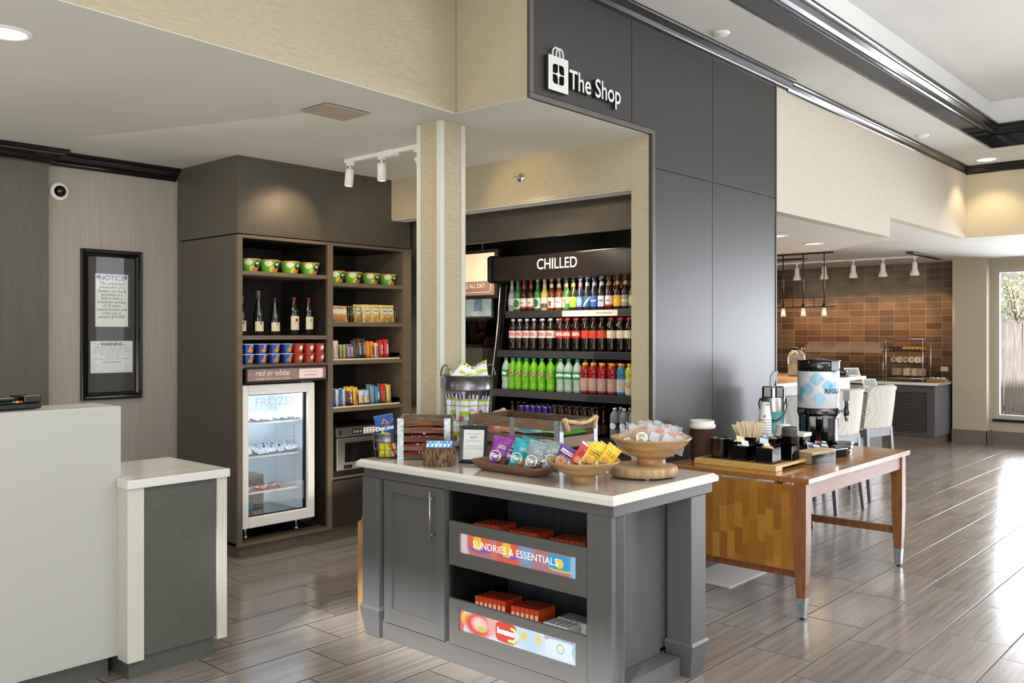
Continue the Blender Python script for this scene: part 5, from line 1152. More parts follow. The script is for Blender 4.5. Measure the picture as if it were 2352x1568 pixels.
# popcorn bags
mpu=fm('#5a3a8c'); mwt=fm('#e9ecef'); mlm=fm('#b4d21e')
def pop(u,v):
    if v>.86: return mpu if int(u*11)%2 else mwt
    if v>.80: return mlm
    if v<.05: return mpu
    if abs(v-.45)<.05 and u>.2: return mlm
    return mwt
def poptx(e,w,h,t):
    ell(e,-.03,h*.3,.015,.015,fm('#a02c4c'),-t/2-.006); ell(e,.03,h*.5,.013,.013,fm('#c24a74'),-t/2-.006); ell(e,.02,h*.2,.011,.018,mlm,-t/2-.006)
    put_text(e,'POPPED',.018,mlm,FY(0,-t/2-.0065,h*.64),bold=.0006); put_text(e,'VEGAN',.016,mlm,FY(.0,-t/2-.0065,h*.38),bold=.0005)
P=[(-.045,-.05,.01,8,'low front left'),(.045,-.055,.012,-12,'low front right'),(0,.03,.01,4,'low centre'),(-.07,.0,.13,40,'middle left'),(.065,-.02,.12,-38,'middle right'),(-.005,-.055,.125,3,'middle front')]
R48=Matrix.Rotation(math.radians(-48),2)
for i,(x,y,z,rz,nm) in enumerate(P):
    q=R48@Vector((x,y)); pouch('popcorn_bag','white popcorn bag with lime and purple print, %s in the tall basket'%nm,'snack',(bx+q.x,by+q.y,ZI+z),(math.radians(-5),0,math.radians(-48+rz)),.13,.19,.05,'#e9ecef',pop,seed=300+i,group='popcorn bags in the tall basket',extra=poptx)
for i,(x,y,z,rx,ry,rz,nm) in enumerate(((-.045,-.05,.375,-52,34,-6,'leaning on top at the left'),(.01,-.07,.372,-60,-10,14,'lying on top at the front'),(.055,-.01,.375,-48,-26,-14,'leaning on top at the right'))):
    q=R48@Vector((x,y)); pouch('popcorn_bag','white purple-striped popcorn bag, %s of the tall basket'%nm,'snack',(bx+q.x,by+q.y,ZI+z),(math.radians(rx),math.radians(ry),math.radians(-48+rz)),.15,.17,.04,'#e9ecef',pop,seed=310+i,group='popcorn bags in the tall basket',crcol='#b4d21e')
bucket('small gunmetal wire bucket of chip bags at the far left of the island',(3.112,3.708,ZI),.073,.135,.05,12,1,False)
def dor(e,w,h,t):
    e.poly([(-w*.15,-t/2-.005,h*.70),(w*.28,-t/2-.005,h*.69),(w*.02,-t/2-.005,h*.88)],fm('#d87a34')); e.poly([(-w*.05,-t/2-.006,h*.715),(w*.16,-t/2-.006,h*.71),(w*.03,-t/2-.006,h*.82)],fm('#1e3c74'))
pouch('chip_bag','blue chip bag standing up out of the small bucket','snack',(3.125,3.713,ZI+.06),(math.radians(-12),math.radians(-10),math.radians(-44)),.105,.17,.035,'#2456a0',text='Doritos',tsz=.030,tcol='#f0f2f4',tpos=.56,seed=330,extra=dor,crcol='#3a6cb4',bold=.0016)
pouch('chip_bag','crumpled yellow chip bag at the rim of the small bucket','snack',(3.085,3.70,ZI+.065),(math.radians(-25),math.radians(18),math.radians(-30)),.06,.085,.03,'#e6d31c',seed=331,wr=.005)
pouch('chip_bag','small maroon chip bag leaning right inside the small bucket','snack',(3.145,3.675,ZI+.08),(math.radians(-20),math.radians(24),math.radians(-52)),.055,.085,.026,'#6e2a28',seed=332,wr=.004)
pouch('chip_bag','yellow chip bag low in the small bucket seen through its wires','snack',(3.082,3.688,ZI+.008),(math.radians(-6),0,math.radians(-44)),.062,.085,.04,'#e2d81a',seed=333,wr=.006)
pouch('chip_bag','multicoloured chip bag low in the small bucket at the right','snack',(3.128,3.663,ZI+.008),(math.radians(-6),0,math.radians(-48)),.07,.08,.04,'#c9b8a0',paint=lambda u,v:fm(['#5a6a80','#e0e4e8','#c8503c','#e8b850'][int(u*3.9+v*2.2)%4]),seed=334,wr=.005)
# bark log with gum packets
t=thing('bark_log_holder','hollow bark-covered log holder with blue packets inside','holder',(3.117,3.300,ZI)); log(t,.083,.088,m_bark,m_slatd,jit=.05)
for i in range(6):
    c=['#3aa8dc','#2c9ad4','#44b4e4','#38a4dc','#2890cc','#4a86d0'][i]; a=math.radians(-48); rt=Vector((math.cos(a),math.sin(a))); q=rt*(-.052+.021*i)
    r=thing('gum_packet','blue and white gum packet standing in the bark log, %s'%nth(i,6),'gum',(3.100+q.x,3.285+q.y,ZI+.089),(math.radians(-8),0,a+RND.uniform(-.2,.2)),'gum packets in the bark log')
    MB().box(-.014,-.006,0,.014,.006,.036,fm(c)).build('packet',r,bevel=.001)
    b=MB(); b.poly([(-.013,-.0066,.004),(-.002,-.0066,.004),(.006,-.0066,.018),(-.008,-.0066,.022)],m_wh); b.box(.004,-.0066,.022,.012,-.0062,.032,m_wh); b.build('printed_art',r)
# small photo frame sign
t=thing('tabletop_sign','small black framed printed sign leaning on the island counter','sign',(3.262,3.205,ZI),(math.radians(-9),0,math.radians(-60)))
o=frame(t,.148,.192,.020,.016,m_blk); o.location=(0,0,.096)
b=MB().box(-.056,-.005,.018,.056,.004,.174,m_paper); b.build('paper',t)
l_=MB()
for s_,sz,z_,m_ in (('THESE ITEMS ARE',.0095,.150,m_inkg),('NOT',.019,.132,m_ink),('COMPLIMENTARY',.0095,.114,m_inkg),('PLEASE PURCHASE',.0095,.088,m_inkg),('AT THE FRONT DESK',.0095,.075,m_inkg)): put_text(l_,s_,sz,m_,FY(0,-.0055,z_))
l_.build('lettering',t)
MB().box(-.02,.006,.0,.02,.05,.004,m_black).add([(-.02,.008,.12),(.02,.008,.12),(.02,.05,.0),(-.02,.05,.0)],[(0,1,2,3)],m_black).build('easel_back',t)
# brown tray with snack pouches
t=thing('brown_tray','long brown rounded tray holding trail mix pouches on the island','tray',(3.19,2.86,ZI),math.radians(-2)); m_tray=mat('brown_tray_lacquer','#7a5844',.35,var=.12,vs=(10,10,10),metal=.15)
def ring(w,l,r,z): return [(x,y,z) for x,y in rrect(0,0,w,l,r,n=7)]
b=MB(); loft(b,[ring(.115,.37,.045,0),ring(.135,.41,.05,.008),ring(.165,.465,.055,.032),ring(.176,.49,.058,.046),ring(.170,.484,.055,.047),ring(.158,.455,.05,.034),ring(.128,.40,.045,.012),ring(.10,.36,.04,.008)],m_tray); b.add(ring(.10,.36,.04,.0081),[tuple(range(len(ring(.1,.36,.04,0))))],m_tray); b.build('dish',t)
m_mix=mat('trail_mix','#a88452',.55,var=.7,vs=(110,110,110),bump=1,bdist=.006,det=2); m_mixd=mat('trail_mix_dark','#6a4a3c',.5,var=.8,vs=(120,120,120),bump=1,bdist=.006,det=2)
KP=[('#8a3c96',3.165,2.955,-12,-50,'purple trail mix pouch at the left end of the brown tray',m_mixd),('#7a3488',3.225,2.925,-8,-40,'second purple trail mix pouch tucked behind the first',m_mixd),('#1fa2a8',3.165,2.825,-12,-46,'teal trail mix pouch in the brown tray',m_mix),('#1a989e',3.235,2.83,-4,-44,'teal pouch half hidden behind the grey ones',m_mix),('#8a9a9c',3.15,2.715,-8,-48,'foremost grey trail mix pouch in the brown tray',m_mixd),('#7f9092',3.19,2.685,-14,-36,'second grey trail mix pouch, leaning right',m_mixd),('#82948f',3.215,2.655,-16,-28,'rearmost grey trail mix pouch at the right end of the tray',m_mixd)]
for i,(c,x,y,rx,rz,lab,mx) in enumerate(KP):
    def ex(e,w,h,t,c=c):
        y_=-t/2-.006
        e.lathe([(.024,0),(.0275,0)],m_wh,26,M=FY(-w*.18,y_,h*.36),cap=False,a0=-.9,a1=4.2); put_text(e,"Kar's",.024,m_wh,FY(-w*.16,y_-.0004,h*.37),bold=.0012,shear=.3); e.tube([(-w*.42,y_,h*.28),(-w*.1,y_,h*.31),(w*.12,y_,h*.35)],.0012,m_wh,5)
        put_text(e,"SWEET 'N",.008,m_wh,FY(w*.08,y_,h*.70),bold=.0003); put_text(e,'SALTY MIX',.008,m_wh,FY(w*.08,y_,h*.64),bold=.0003)
    mx_=mx; base=fm(c)
    pf=lambda u,v,a=base,b=mx_:(b if (v<.40-(.0 if u>.45 else .25)) and u>.3 and v>.04 else a)
    pouch('trail_mix_pouch',lab,'snack',(x,y,ZI+.014),(math.radians(rx),math.radians(13+2*(i%3)),math.radians(rz)),.088,.152,.036,c,pf,seed=340+i,group='trail mix pouches in the brown tray',extra=ex,crcol=c,wr=.0022,nx=16,ny=22)
# bowls
m_bw=mat('acacia_bowl','#ab8757',.35,var=.28,vs=(5,5,34),coat=.2,det=6,sharp=.12); m_bwi=mat('acacia_bowl_light','#c29f70',.35,var=.14,vs=(9,9,26),coat=.2)
def bowl(label,loc,R,h,rf,hf):
    t=thing('footed_bowl',label,'bowl',loc)
    MB().lathe([(rf*.97,0),(rf,.003),(rf*.98,hf*.6),(rf*.94,hf),(rf*1.0,hf+.001)]+[(rf*.98+(R-rf)*u**.72,hf+(h-hf)*u**1.25) for u in [.1,.2,.35,.5,.65,.8,.92,1]]+[(R*.985,h+.0035),(R*.965,h+.001)]+[(rf*.9+(R*.955-rf)*u**.72,hf+.012+(h-hf-.014)*u**1.25) for u in [.9,.7,.5,.3,.15,0]]+[(0,hf+.010)],m_bw,56,cap=False).build('bowl_body',t)
    return t
bowl('smaller footed wooden bowl full of wrapped cookies and bars',(3.172,2.43,ZI),.168,.100,.058,.036)
t=thing('wood_slice_riser','round bark-edged wood slice riser under the big bowl','riser',(3.505,2.335,ZI+.0)); m_barkl=mat('pale_bark','#b0926a',.7,var=.35,vs=(50,50,8),bump=.7,bdist=.004,det=5)
sl=log(t,.158,.040,m_barkl,mat('slice_top','#c4a67c',.5,var=.1,vs=(20,20,20)),name='wood_slice',n=48,jit=.02); 
for c_ in kids(t): c_.location=(0,0,.011)
for a in (3.9,5.6,1.3): MB().cyl(.115*math.cos(a),.115*math.sin(a),0,.012,.010,m_acr if False else mat('clear_foot','#b8c4c6',.2)).build('foot',t)
bowl('large footed wooden bowl full of wrapped pastries on the wood slice',(3.541,2.312,ZI+.052),.190,.128,.068,.036)
# cookie packs
def cook(e,w,h,t):
    y_=-t/2-.005; mc1=mat('cookie','#c9985c',.6,var=.2,vs=(90,90,90)); ell(e,-w*.2,h*.28,w*.27,h*.21,mc1,y_); ell(e,w*.12,h*.14,w*.2,h*.13,mc1,y_)
    for k in range(9): ell(e,-w*.2+w*.2*math.cos(k*2.4)*.9*(k/9),h*.28+h*.17*math.sin(k*2.4)*(k/9),.0026,.0024,mat('choc','#3a2014',.5),y_-.0006,8)
    e.poly([(-w*.4,y_,h*.66),(w*.34,y_,h*.56),(w*.36,y_,h*.70),(-w*.36,y_,h*.82)],m_wh); put_text(e,"Grandma's",.015,mat('ink_violet','#3c2460',.4),FY(-.002,y_-.0006,h*.69)@Matrix.Rotation(-.12,4,'Z'),bold=.0004,shear=.2); scribble(e,w*.18,h*.46,w*.3,.005,m_wh,y_-.0006,3,4,.009,.0012)
pouch('cookie_pack','purple chocolate chip cookie pack leaning at the left of the smaller bowl','cookies',(3.115,2.510,ZI+.058),(math.radians(-28),math.radians(24),math.radians(-52)),.088,.115,.018,'#5c3a86',seed=400,extra=cook,wr=.0015)
m_bar=mat('barcode_print','#e0e3e4',.4)
BR=[('#c23a48','#e6d8cc','red-edged snack bar',-.030),('#c8825a','#e8dccb','tan-edged snack bar',-.012),('#b89a80','#ddd4c8','peach snack bar',.004),('#e0b61c','#e8c93a','yellow cookie bar',.024),('#e8be22','#f0d04a','yellow cookie bar',.050),('#dcb01a','#eac838','yellow cookie bar',.076),('#e4b820','#f2d24c','yellow cookie bar',.102)]
for i,(c,c2,lab,o_) in enumerate(BR):
    a=math.radians(-48); rt=Vector((math.cos(a),math.sin(a))); fw=Vector((-rt.y,rt.x)); q=rt*(o_-.01)+fw*(.015*(i%3)-.01)
    def ex(e,w,h,t,c=c,i=i):
        y_=-t/2-.004
        scribble(e,0,h*.66,w*.62,.007,m_ink,y_,2,i,.013,.0011); ell(e,-w*.1,h*.3,w*.25,h*.12,m_food,y_)
        for k in range(9): e.box(-w*.40+k*.0065,y_-.001,h*.02,-w*.40+k*.0065+.0036,y_,h*.13,m_ink)
    pouch('snack_bar','%s %s'%(lab,['second from left in the smaller bowl','third from left in the smaller bowl','tucked between others in the middle of the smaller bowl','at the centre right of the smaller bowl','next to the rightmost in the smaller bowl','behind the rightmost pair in the smaller bowl','rightmost in the smaller bowl'][i]),'snack',(3.168+q.x*.85,2.435+q.y,ZI+.066),(math.radians(-26),math.radians(34+RND.uniform(-4,6)),math.radians(-50+RND.uniform(-6,6))),.070,.125,.017,c,lambda u,v,a_=fm(c),b_=fm('#e2e0da'):(b_ if v<.15 else a_),seed=402+i,group='bars and cookies in the smaller bowl',extra=ex,wr=.0022,crcol=c2)
# wrapped pastries
m_cell=glass_mat('cellophane','#f4f6f8',.12); m_bag=mat('bagel_crust','#c08a4e',.55,var=.25,vs=(40,40,40)); m_mlab=mat('pastry_label','#e9e6d2',.5); m_dan=mat('label_red','#c8382c',.5)
m_film=mat('crinkled_film','#e8ecf0',.12,alpha=.17,var=.05,coat=.5)
WP=[(-.125,-.02,.02,-30,20,-6,0),(-.075,.045,.045,-18,10,8,1),(-.055,-.045,.05,-22,-4,-4,0),(.0,.03,.06,-14,0,5,1),(.015,-.05,.045,-26,22,0,2),(.065,.035,.05,-16,16,10,1),(.075,-.05,.035,-30,34,6,2),(.125,.0,.03,-26,30,12,2),(.11,.06,.035,-14,8,0,1)]
for i,(x,y,z,rx,ry,rz,k) in enumerate(WP):
    q=R48@Vector((x*.9,y*.85)); t=thing('wrapped_pastry','clear-wrapped bagel pastry in the large bowl, %s'%['leftmost in front','back left','front centre left with big label','back centre','front centre','back right of centre','front right with pale back label','rightmost','far back right'][i],'pastry',(3.541+q.x,2.312+q.y,ZI+.052+.075+z),(math.radians(rx),math.radians(ry),math.radians(-48+rz)),'wrapped pastries in the large bowl')
    b=MB(); b.add([],[],m_bag)
    Rr,rr_=.030,.019
    vs=[];fs=[]
    for a in range(20):
        for c_ in range(10):
            A=2*PI*a/20;B=2*PI*c_/10; vs.append(((Rr+rr_*math.cos(B))*math.cos(A),rr_*.9*math.sin(B),(Rr+rr_*math.cos(B))*math.sin(A)))
            fs.append((a*10+c_,a*10+(c_+1)%10,((a+1)%20)*10+(c_+1)%10,((a+1)%20)*10+c_))
    b.add(vs,fs,m_bag,True); b.build('pastry_body',t)
    l_=MB()
    if k<2:
        l_.prism([(.033*math.cos(2*PI*j/8+.39),.033*math.sin(2*PI*j/8+.39)) for j in range(8)],0,.001,m_navy,M=FY(0,-.0195,0)); l_.prism([(.030*math.cos(2*PI*j/8+.39),.030*math.sin(2*PI*j/8+.39)) for j in range(8)],.001,.0018,m_mlab,M=FY(0,-.0195,0))
        scribble(l_,0,.014,.030,.006,mat('ink_plum','#4a3458',.4),-.022,2,i,.009,.0013); ell(l_,-.006,-.012,.010,.008,m_food if i%2 else fm('#5a7a4a'),-.022)
    else:
        l_.box(-.034,-.0205,-.022,.030,-.0195,.026,mat('label_bluegrey','#bcc3d2',.5,var=.1,vs=(300,300,300)))
    l_.build('paper_label',t)
    f=MB(); pillow(f,.108,.118,.050,m_film,None,12,14,500+i,.006,M=Matrix.Translation((0,0,-.050))); f.build('film_wrap',t)
    g=MB()
    if i!=3: g.poly([(-.004,-.004,.052),(.028,-.004,.060),(.024,-.004,.036)],m_dan); 
    RN=random.Random(i)
    for s_ in range(7): 
        x0=-.045+s_*.014; g.add([(x0,RN.uniform(-.008,.008),.052),(x0+.016,RN.uniform(-.008,.008),.054),(x0+.012+RN.uniform(-.006,.006),RN.uniform(-.014,.014),.064+RN.uniform(0,.012))],[(0,1,2)],m_film)
    g.build('film_top',t)
# ================= on the wooden table ========================
ZT=.7855
t=thing('bamboo_tray','pale bamboo tray with cutout ends holding coffee supplies','tray',(5.165,2.60,ZT)); m_bam=mat('bamboo','#c9a45c',.4,var=.14,vs=(6,70,70),coat=.15)
# x -.285..+.285 (depth), y -.27..+.27
MB().box(-.285,-.27,.026,.285,.27,.034,m_bam).box(-.285,-.27,.0,-.270,.27,.026,m_bam).box(.270,-.27,.0,.285,.27,.026,m_bam).box(-.27,-.27,.0,-.20,-.258,.026,m_bam).box(.20,-.27,.0,.27,-.258,.026,m_bam).box(-.27,.258,.0,.27,.27,.026,m_bam).box(-.2,-.27,.018,.2,-.258,.026,m_bam).build('tray_frame',t,bevel=.002)
MB().box(-.24,-.235,.034,.24,.24,.0355,mat('tray_well','#6a4c26',.5)).build('tray_well',t)
ZTT=ZT+.0358
m_gb=mat('gloss_black_plastic','#070708',.06,var=.2,spec=.8,coat=.6); m_pk=mat('paper_packet','#e4e4e0',.5,var=.04)
def rcup(label,x,y,r,h,cat='cup',nm='black_canister',z=None):
    t=thing(nm,label,cat,(x,y,ZTT if z is None else z)); MB().lathe([(r*.88,0),(r*.9,.004),(r,h-.006),(r*1.04,h-.003),(r*1.03,h),(r*.95,h-.002),(r*.84,.006),(0,.006)],m_gb,36,cap=False).build('canister_body',t); return t
def sbox(label,x,y,w,h,glass=False,nm='black_caddy_box'):
    t=thing(nm,label,'holder',(x,y,ZTT)); e=w/2; k=.0025
    MB().box(-e,-e,0,e,e,.003,m_gb).box(-e,-e,0,-e+k,e,h,m_gb).box(e-k,-e,0,e,e,h,m_gb).box(-e,e-k,0,e,e,h,m_gb).build('box_walls',t)
    MB().box(-e+k,-e,0,e-k,-e+k,h,m_acr if glass else m_gb).build('front_wall',t); return t
def packets(t0,label,x,y,z,n,w,h,cols,group,spread=.02,up=False):
    for i in range(n):
        a=RND.uniform(-.7,.7) ; c=cols[i%len(cols)]
        r=thing('sweetener_packet',label%nth(i,n),'packet',(x+RND.uniform(-spread,spread),y+RND.uniform(-spread,spread),z+i*.0022),(0,0,0),group)
        b=MB(); pillow(b,w,h,.004,fm(c) if c!='#e4e4e0' else m_pk,None,4,6,600+i,.0008,M=Euler((math.radians(-90+RND.uniform(-12,25)) if not(up and i==n-1) else math.radians(-30),math.radians(RND.uniform(-14,14)),a-.8)).to_matrix().to_4x4()@Matrix.Translation((0,0,-h/2))); mz=min(p.z for p in b.v)
        for p in b.v: p.z-=mz
        b.build('paper_sleeve',r)
rcup('round glossy black canister of white packets at the left front of the bamboo tray',5.0,2.757,.062,.122)
packets(0,'white sugar packet in the round canister at the tray front, %s',5.0,2.757,ZTT+.095,6,.05,.032,['#e4e4e0'],'packets in the round canister',.012)
B=[(5.0,2.603,True,'front middle',['#d8d4da','#e4e4e0']),(5.0,2.437,True,'front right',['#d6c09c','#cbb087']),(5.18,2.72,False,'second row left',['#d8d88a','#e4e4e0']),(5.18,2.565,False,'second row middle',['#b8cce4','#c6d4e8']),(5.19,2.405,True,'second row right',['#e8e0dc','#8a3a3a'])]
for i,(x,y,gl,nm,cols) in enumerate(B):
    sbox('square black caddy box on the bamboo tray, %s'%nm,x,y,.108,.088,gl)
    if nm!='second row right': packets(0,'sweetener packet in the %s caddy box, '%nm+'%s',x,y,ZTT+.070,5,.058,.036,cols,'packets in the %s caddy box'%nm,.012,True)
    else: packets(0,'sweetener packet low in the second row right caddy box, %s',x,y,ZTT+.006,4,.058,.036,cols,'packets in the second row right caddy box',.01)
t=sbox('tall black box holding wooden coffee stirrers on the bamboo tray',5.345,2.738,.10,.10,nm='stirrer_box')
m_stir=mat('birch_stirrer','#ead4ae',.6,var=.08,vs=(60,60,8))
k=0
s0=MB().box(-.0032,-.0008,0,.0032,.0008,.178,m_stir).build('coffee_stirrer'); s0['category']='stirrer'; s0['group']='wooden stirrers in the black box'
RN=random.Random(5)
for i in range(120):
    u=RN.uniform(-1,1); v=RN.uniform(-1,1); o=s0 if i==0 else s0.copy()
    if i: C.objects.link(o)
    a=math.radians(-48); rt=Vector((math.cos(a),math.sin(a))); fw=Vector((-rt.y,rt.x)); q=rt*u*.030+fw*v*.026
    o.location=(5.345+q.x,2.738+q.y,ZTT+.005+RN.uniform(0,.02)); o.rotation_euler=(math.radians(-12*v),math.radians(24*u+RN.uniform(-3,3)),a); o['label']='thin pale wooden coffee stirrer in the fanned bunch standing in the black box'
rcup('round black canister of creamer cups behind the caddy boxes',5.345,2.592,.066,.105)
m_crm=mat('creamer_cup','#eeece6',.35)
c0_=thing('creamer_cup','x','creamer',(0,0,0)); MB().lathe([(.011,0),(.018,.018),(.0205,.019),(.0205,.021),(0,.0215)],m_crm,18).build('creamer_body',c0_); used_c=False; tr=tree_of(c0_)
for i,(dx,dy,dz) in enumerate([(0,0,.02),(.038,.0,0),(-.038,.01,0),(.01,.04,0),(0,-.04,0),(-.02,-.02,.021),(.022,.018,.021),(-.025,.03,.012)]):
    p=(5.345+dx*.9,2.592+dy*.9,ZTT+.082+dz); lb='white creamer cup heaped in the black canister, %s'%nth(i,8).replace('leftmost','topmost')
    if i==0: c0_.location=p; c0_['label']=lb; c0_['group']='creamer cups in the canister'
    else: dup(c0_,p,(RN.uniform(-.5,.5),RN.uniform(-.5,.5),0),lb,'creamer cups in the canister',tr)
t=rcup('round black canister holding dark cup lids near the middle of the table',5.385,2.478,.058,.125,nm='lid_canister')
ld=thing('cup_lid','x','cup lid',(0,0,0)); m_dl=mat('dark_lid','#4a4b4f',.35); MB().lathe([(.050,0),(.052,.004),(.050,.009),(.047,.010),(.046,.020),(.040,.021),(.039,.017),(0,.017)],m_dl,30,cap=False).build('lid_shell',ld); tr=tree_of(ld)
for i in range(5):
    p=(5.385,2.478,ZTT+.112+.0115*i); lb='dark grey plastic cup lid, %s of the stack in the black canister'%['lowest','second','third','fourth','topmost'][i]
    if i==0: ld.location=p; ld['label']=lb; ld['group']='dark cup lids in the canister'
    else: dup(ld,p,0,lb,'dark cup lids in the canister',tr)
wl=thing('cup_lid','x','cup lid',(0,0,0)); m_wl=mat('pale_lid','#dcdad0',.4); MB().lathe([(.047,0),(.049,.004),(.046,.009),(.044,.010),(.043,.018),(.038,.019),(0,.015)],m_wl,30,cap=False).build('lid_shell',wl); tr=tree_of(wl)
st=MB().box(5.70,2.655,ZT,5.80,2.76,ZT+.11,m_gb).build('lid_riser',bevel=.003); tag(st,'black block riser under the stack of white lids','riser')
for i in range(6):
    p=(5.75+.003*i,2.71-.002*i,ZT+.1105+.012*i); lb='white plastic cup lid, %s of the stack beside the paper cups'%['lowest','second','third','fourth','fifth','topmost'][i]
    if i==0: wl.location=p; wl['label']=lb; wl['group']='white cup lids stack'
    else: dup(wl,p,(.0,.06,0),lb,'white cup lids stack',tr)
t=thing('napkin_box','black holder with a pale lid standing beside the coffee urn','holder',(5.69,2.555,ZT)); MB().box(-.055,-.055,0,.055,.055,.125,m_gb).build('holder_body',t,bevel=.003); MB().box(-.062,-.062,.125,.062,.062,.150,m_wl).build('pale_top',t,bevel=.003)
# big coffee cup
t=thing('paper_cup_display','oversized brown paper cup with a white plastic lid at the left end of the table','cup',(5.07,2.925,ZT)); m_brc=mat('brown_cup','#4f382c',.5,var=.08,vs=(30,30,30))
MB().lathe([(.066,0),(.067,.004),(.079,.205),(.081,.207)],m_brc,40).build('cup_body',t)
MB().lathe([(.0815,.200),(.0855,.204),(.0855,.222),(.080,.226),(.0775,.228),(.078,.246),(.075,.250),(.070,.243),(0,.241)],m_wl,40,cap=False).build('cup_lid',t)
# paper cup stack
pc=thing('paper_cup','x','paper cup',(0,0,0)); m_pc=mat('white_paper_cup','#e3e3e0',.5,var=.02)
MB().lathe([(.044,0),(.0455,.002),(.0455,.006),(.043,.008),(.030,.118),(.0295,.122),(.027,.118),(0,.118)],m_pc,32,cap=False).build('cup_body',pc)
LG=MB().box(-.011,-.0365,.105,.011,-.0325,.111,mat('cup_logo_grey','#5a5a5c',.5)).box(-.030,-.0365,.02,-.016,-.033,.034,mat('cup_logo_red','#9a4a4a',.5)); tr=tree_of(pc)
for i in range(12):
    p=(5.83,2.865,ZT+.0185*i); lb='upturned white paper cup, %s from the bottom of the cup stack'%ORD[i] if i<11 else 'topmost upturned white paper cup of the stack'
    if i==0: pc.location=p; pc['label']=lb; pc['group']='stack of upturned paper cups'; pc.rotation_euler=(0,0,math.radians(-45))
    else: o=dup(pc,p,math.radians(-45)+.02*i,lb,'stack of upturned paper cups',tr)
LG.build('printed_logo',o)
# airpot
t=thing('airpot','teal and steel airpot with black pump head and raised lever','airpot',(6.08,2.925,ZT),math.radians(-62))
m_teal=mat('teal_wrap','#4f9a94',.35,var=.15,vs=(3,3,3))
MB().lathe([(.082,0),(.084,.006),(.084,.245)],m_teal,40,cap=True).build('wrap',t); MB().lathe([(.0845,.245),(.0845,.325),(.080,.345)],m_steel,40,cap=False).build('steel_band',t)
b=MB().box(-.078,-.045,.335,-.006,.045,.425,m_gb).box(.010,-.045,.335,.078,.045,.425,m_gb); hd=b.build('pump_head',t,bevel=.014,seg=3); MB().box(-.010,-.050,.34,.014,.02,.415,m_steel).build('spout_panel',t,bevel=.004)
MB().prism([(-.025,.42),(.005,.42),(.035,.52),(.030,.54),(.0,.53),(-.02,.50)],-.015,.015,m_gun,M=Matrix(((1,0,0,0),(0,0,1,0),(0,1,0,0),(0,0,0,1)))).build('lever',t,bevel=.004)
MB().tube([(-.088,0,.335),(-.10,-.01,.30),(-.085,-.05,.225),(-.04,-.085,.19),(.02,-.095,.185),(.07,-.07,.215),(.092,-.02,.28),(.088,0,.335)],.006,m_gb,8).build('carry_handle',t)
# urn
t=thing('coffee_urn','tall coffee urn with white and light blue patterned wrap on a black stand','coffee urn',(6.25,2.66,ZT),math.radians(-66))
m_wrap=mat('urn_wrap','#d5d6dc',.3,var=.02); m_sky=mat('wrap_sky','#9cc8dc',.35,var=.05); m_sky2=mat('wrap_sky_dark','#6fb2cc',.35); m_nav=mat('wrap_navy','#22455e',.4)
U=MB().lathe([(.142,.275),(.144,.278),(.144,.535),(.142,.538)],m_wrap,56); U.build('tank',t)
def patch(mb,cx,cz,w,h,r,corn,m,rot,d=.0006):
    P=rrect(0,0,w,h,r,corn,6); c_,s_=math.cos(rot),math.sin(rot); P=[(cx+x*c_-y*s_,cz+x*s_+y*c_) for x,y in P]
    n=len(P); cxx=sum(p[0] for p in P)/n; czz=sum(p[1] for p in P)/n
    v=[];f=[]
    L=5
    for k in range(L+1):
        for (x,z) in P:
            xx=cxx+(x-cxx)*k/L; zz=czz+(z-czz)*k/L; a=xx/.1446; R_=.1446+d; v.append((R_*math.sin(a),-R_*math.cos(a),zz))
    for k in range(L):
        for i in range(n): f.append((k*n+i,k*n+(i+1)%n,(k+1)*n+(i+1)%n,(k+1)*n+i))
    mb.add(v,f,m,True)
W_=MB(); q=PI/4
patch(W_,-.015,.482,.080,.080,.026,(1,1,1,0),m_sky,q); patch(W_,-.074,.413,.076,.076,.026,(1,1,1,1),m_sky,q)
patch(W_,.068,.432,.078,.078,.026,(1,1,0,1),m_sky,q); patch(W_,.005,.342,.080,.080,.026,(1,1,0,1),m_sky,q)
patch(W_,-.125,.40,.05,.05,.014,(1,1,1,1),m_sky2,q,.0012); patch(W_,-.15,.345,.06,.07,.02,(1,1,1,1),m_sky2,q,.0008); patch(W_,.085,.435,.03,.03,.01,(1,1,1,1),m_sky2,q,.0012); patch(W_,.125,.42,.08,.08,.03,(1,1,1,1),m_sky,q,.0004)
put_text(W_,'REGULAR',.046,m_nav,FY(0,0,.405)@Matrix.Translation((0,0,0)),rad=.1462,al='LEFT',bold=.0012) if False else None
vs,fs_=text_data('REGULAR',.046,.0012,1,'LEFT'); W_.add([(.1464*math.sin((x+.040)/.1464),-.1464*math.cos((x+.040)/.1464),.398+y) for x,y,z in vs],fs_,m_nav); W_.build('printed_wrap',t)
MB().lathe([(.146,.232),(.147,.236),(.147,.274),(.143,.276)],m_gb,56,cap=False).build('lower_ring',t)
MB().lathe([(.131,0),(.133,.01),(.136,.20),(.142,.232)],m_gb,40).box(-.06,-.15,.02,-.02,-.12,.22,m_gb).box(.03,-.145,.02,.06,-.12,.23,m_gb).build('stand',t)
MB().lathe([(.143,.537),(.146,.540),(.146,.600),(.140,.610),(.05,.618),(.04,.628),(0,.63)],m_gb,56).build('lid',t)
MB().tube([(.147*math.cos(a),.147*math.sin(a)*1.0,.615+.006*math.sin(3*a)) for a in [PI+.2+i*(PI-.4)/14 for i in range(15)]],.007,m_gb,8).box(.085,-.125,.545,.135,-.095,.61,m_gb).ball((-.07,-.135,.60),.014,m_gb).build('carry_handle',t)
s_=MB().box(.135,-.055,.245,.185,-.03,.265,m_gb).cyl(.188,-.043,.225,.275,.020,m_gb).cyl(.188,-.043,.275,.36,.014,m_gb).box(.165,-.057,.33,.21,-.03,.40,m_gb).cyl(.190,-.043,.185,.225,.012,m_steel,.017); s_.build('tap',t,bevel=.001)
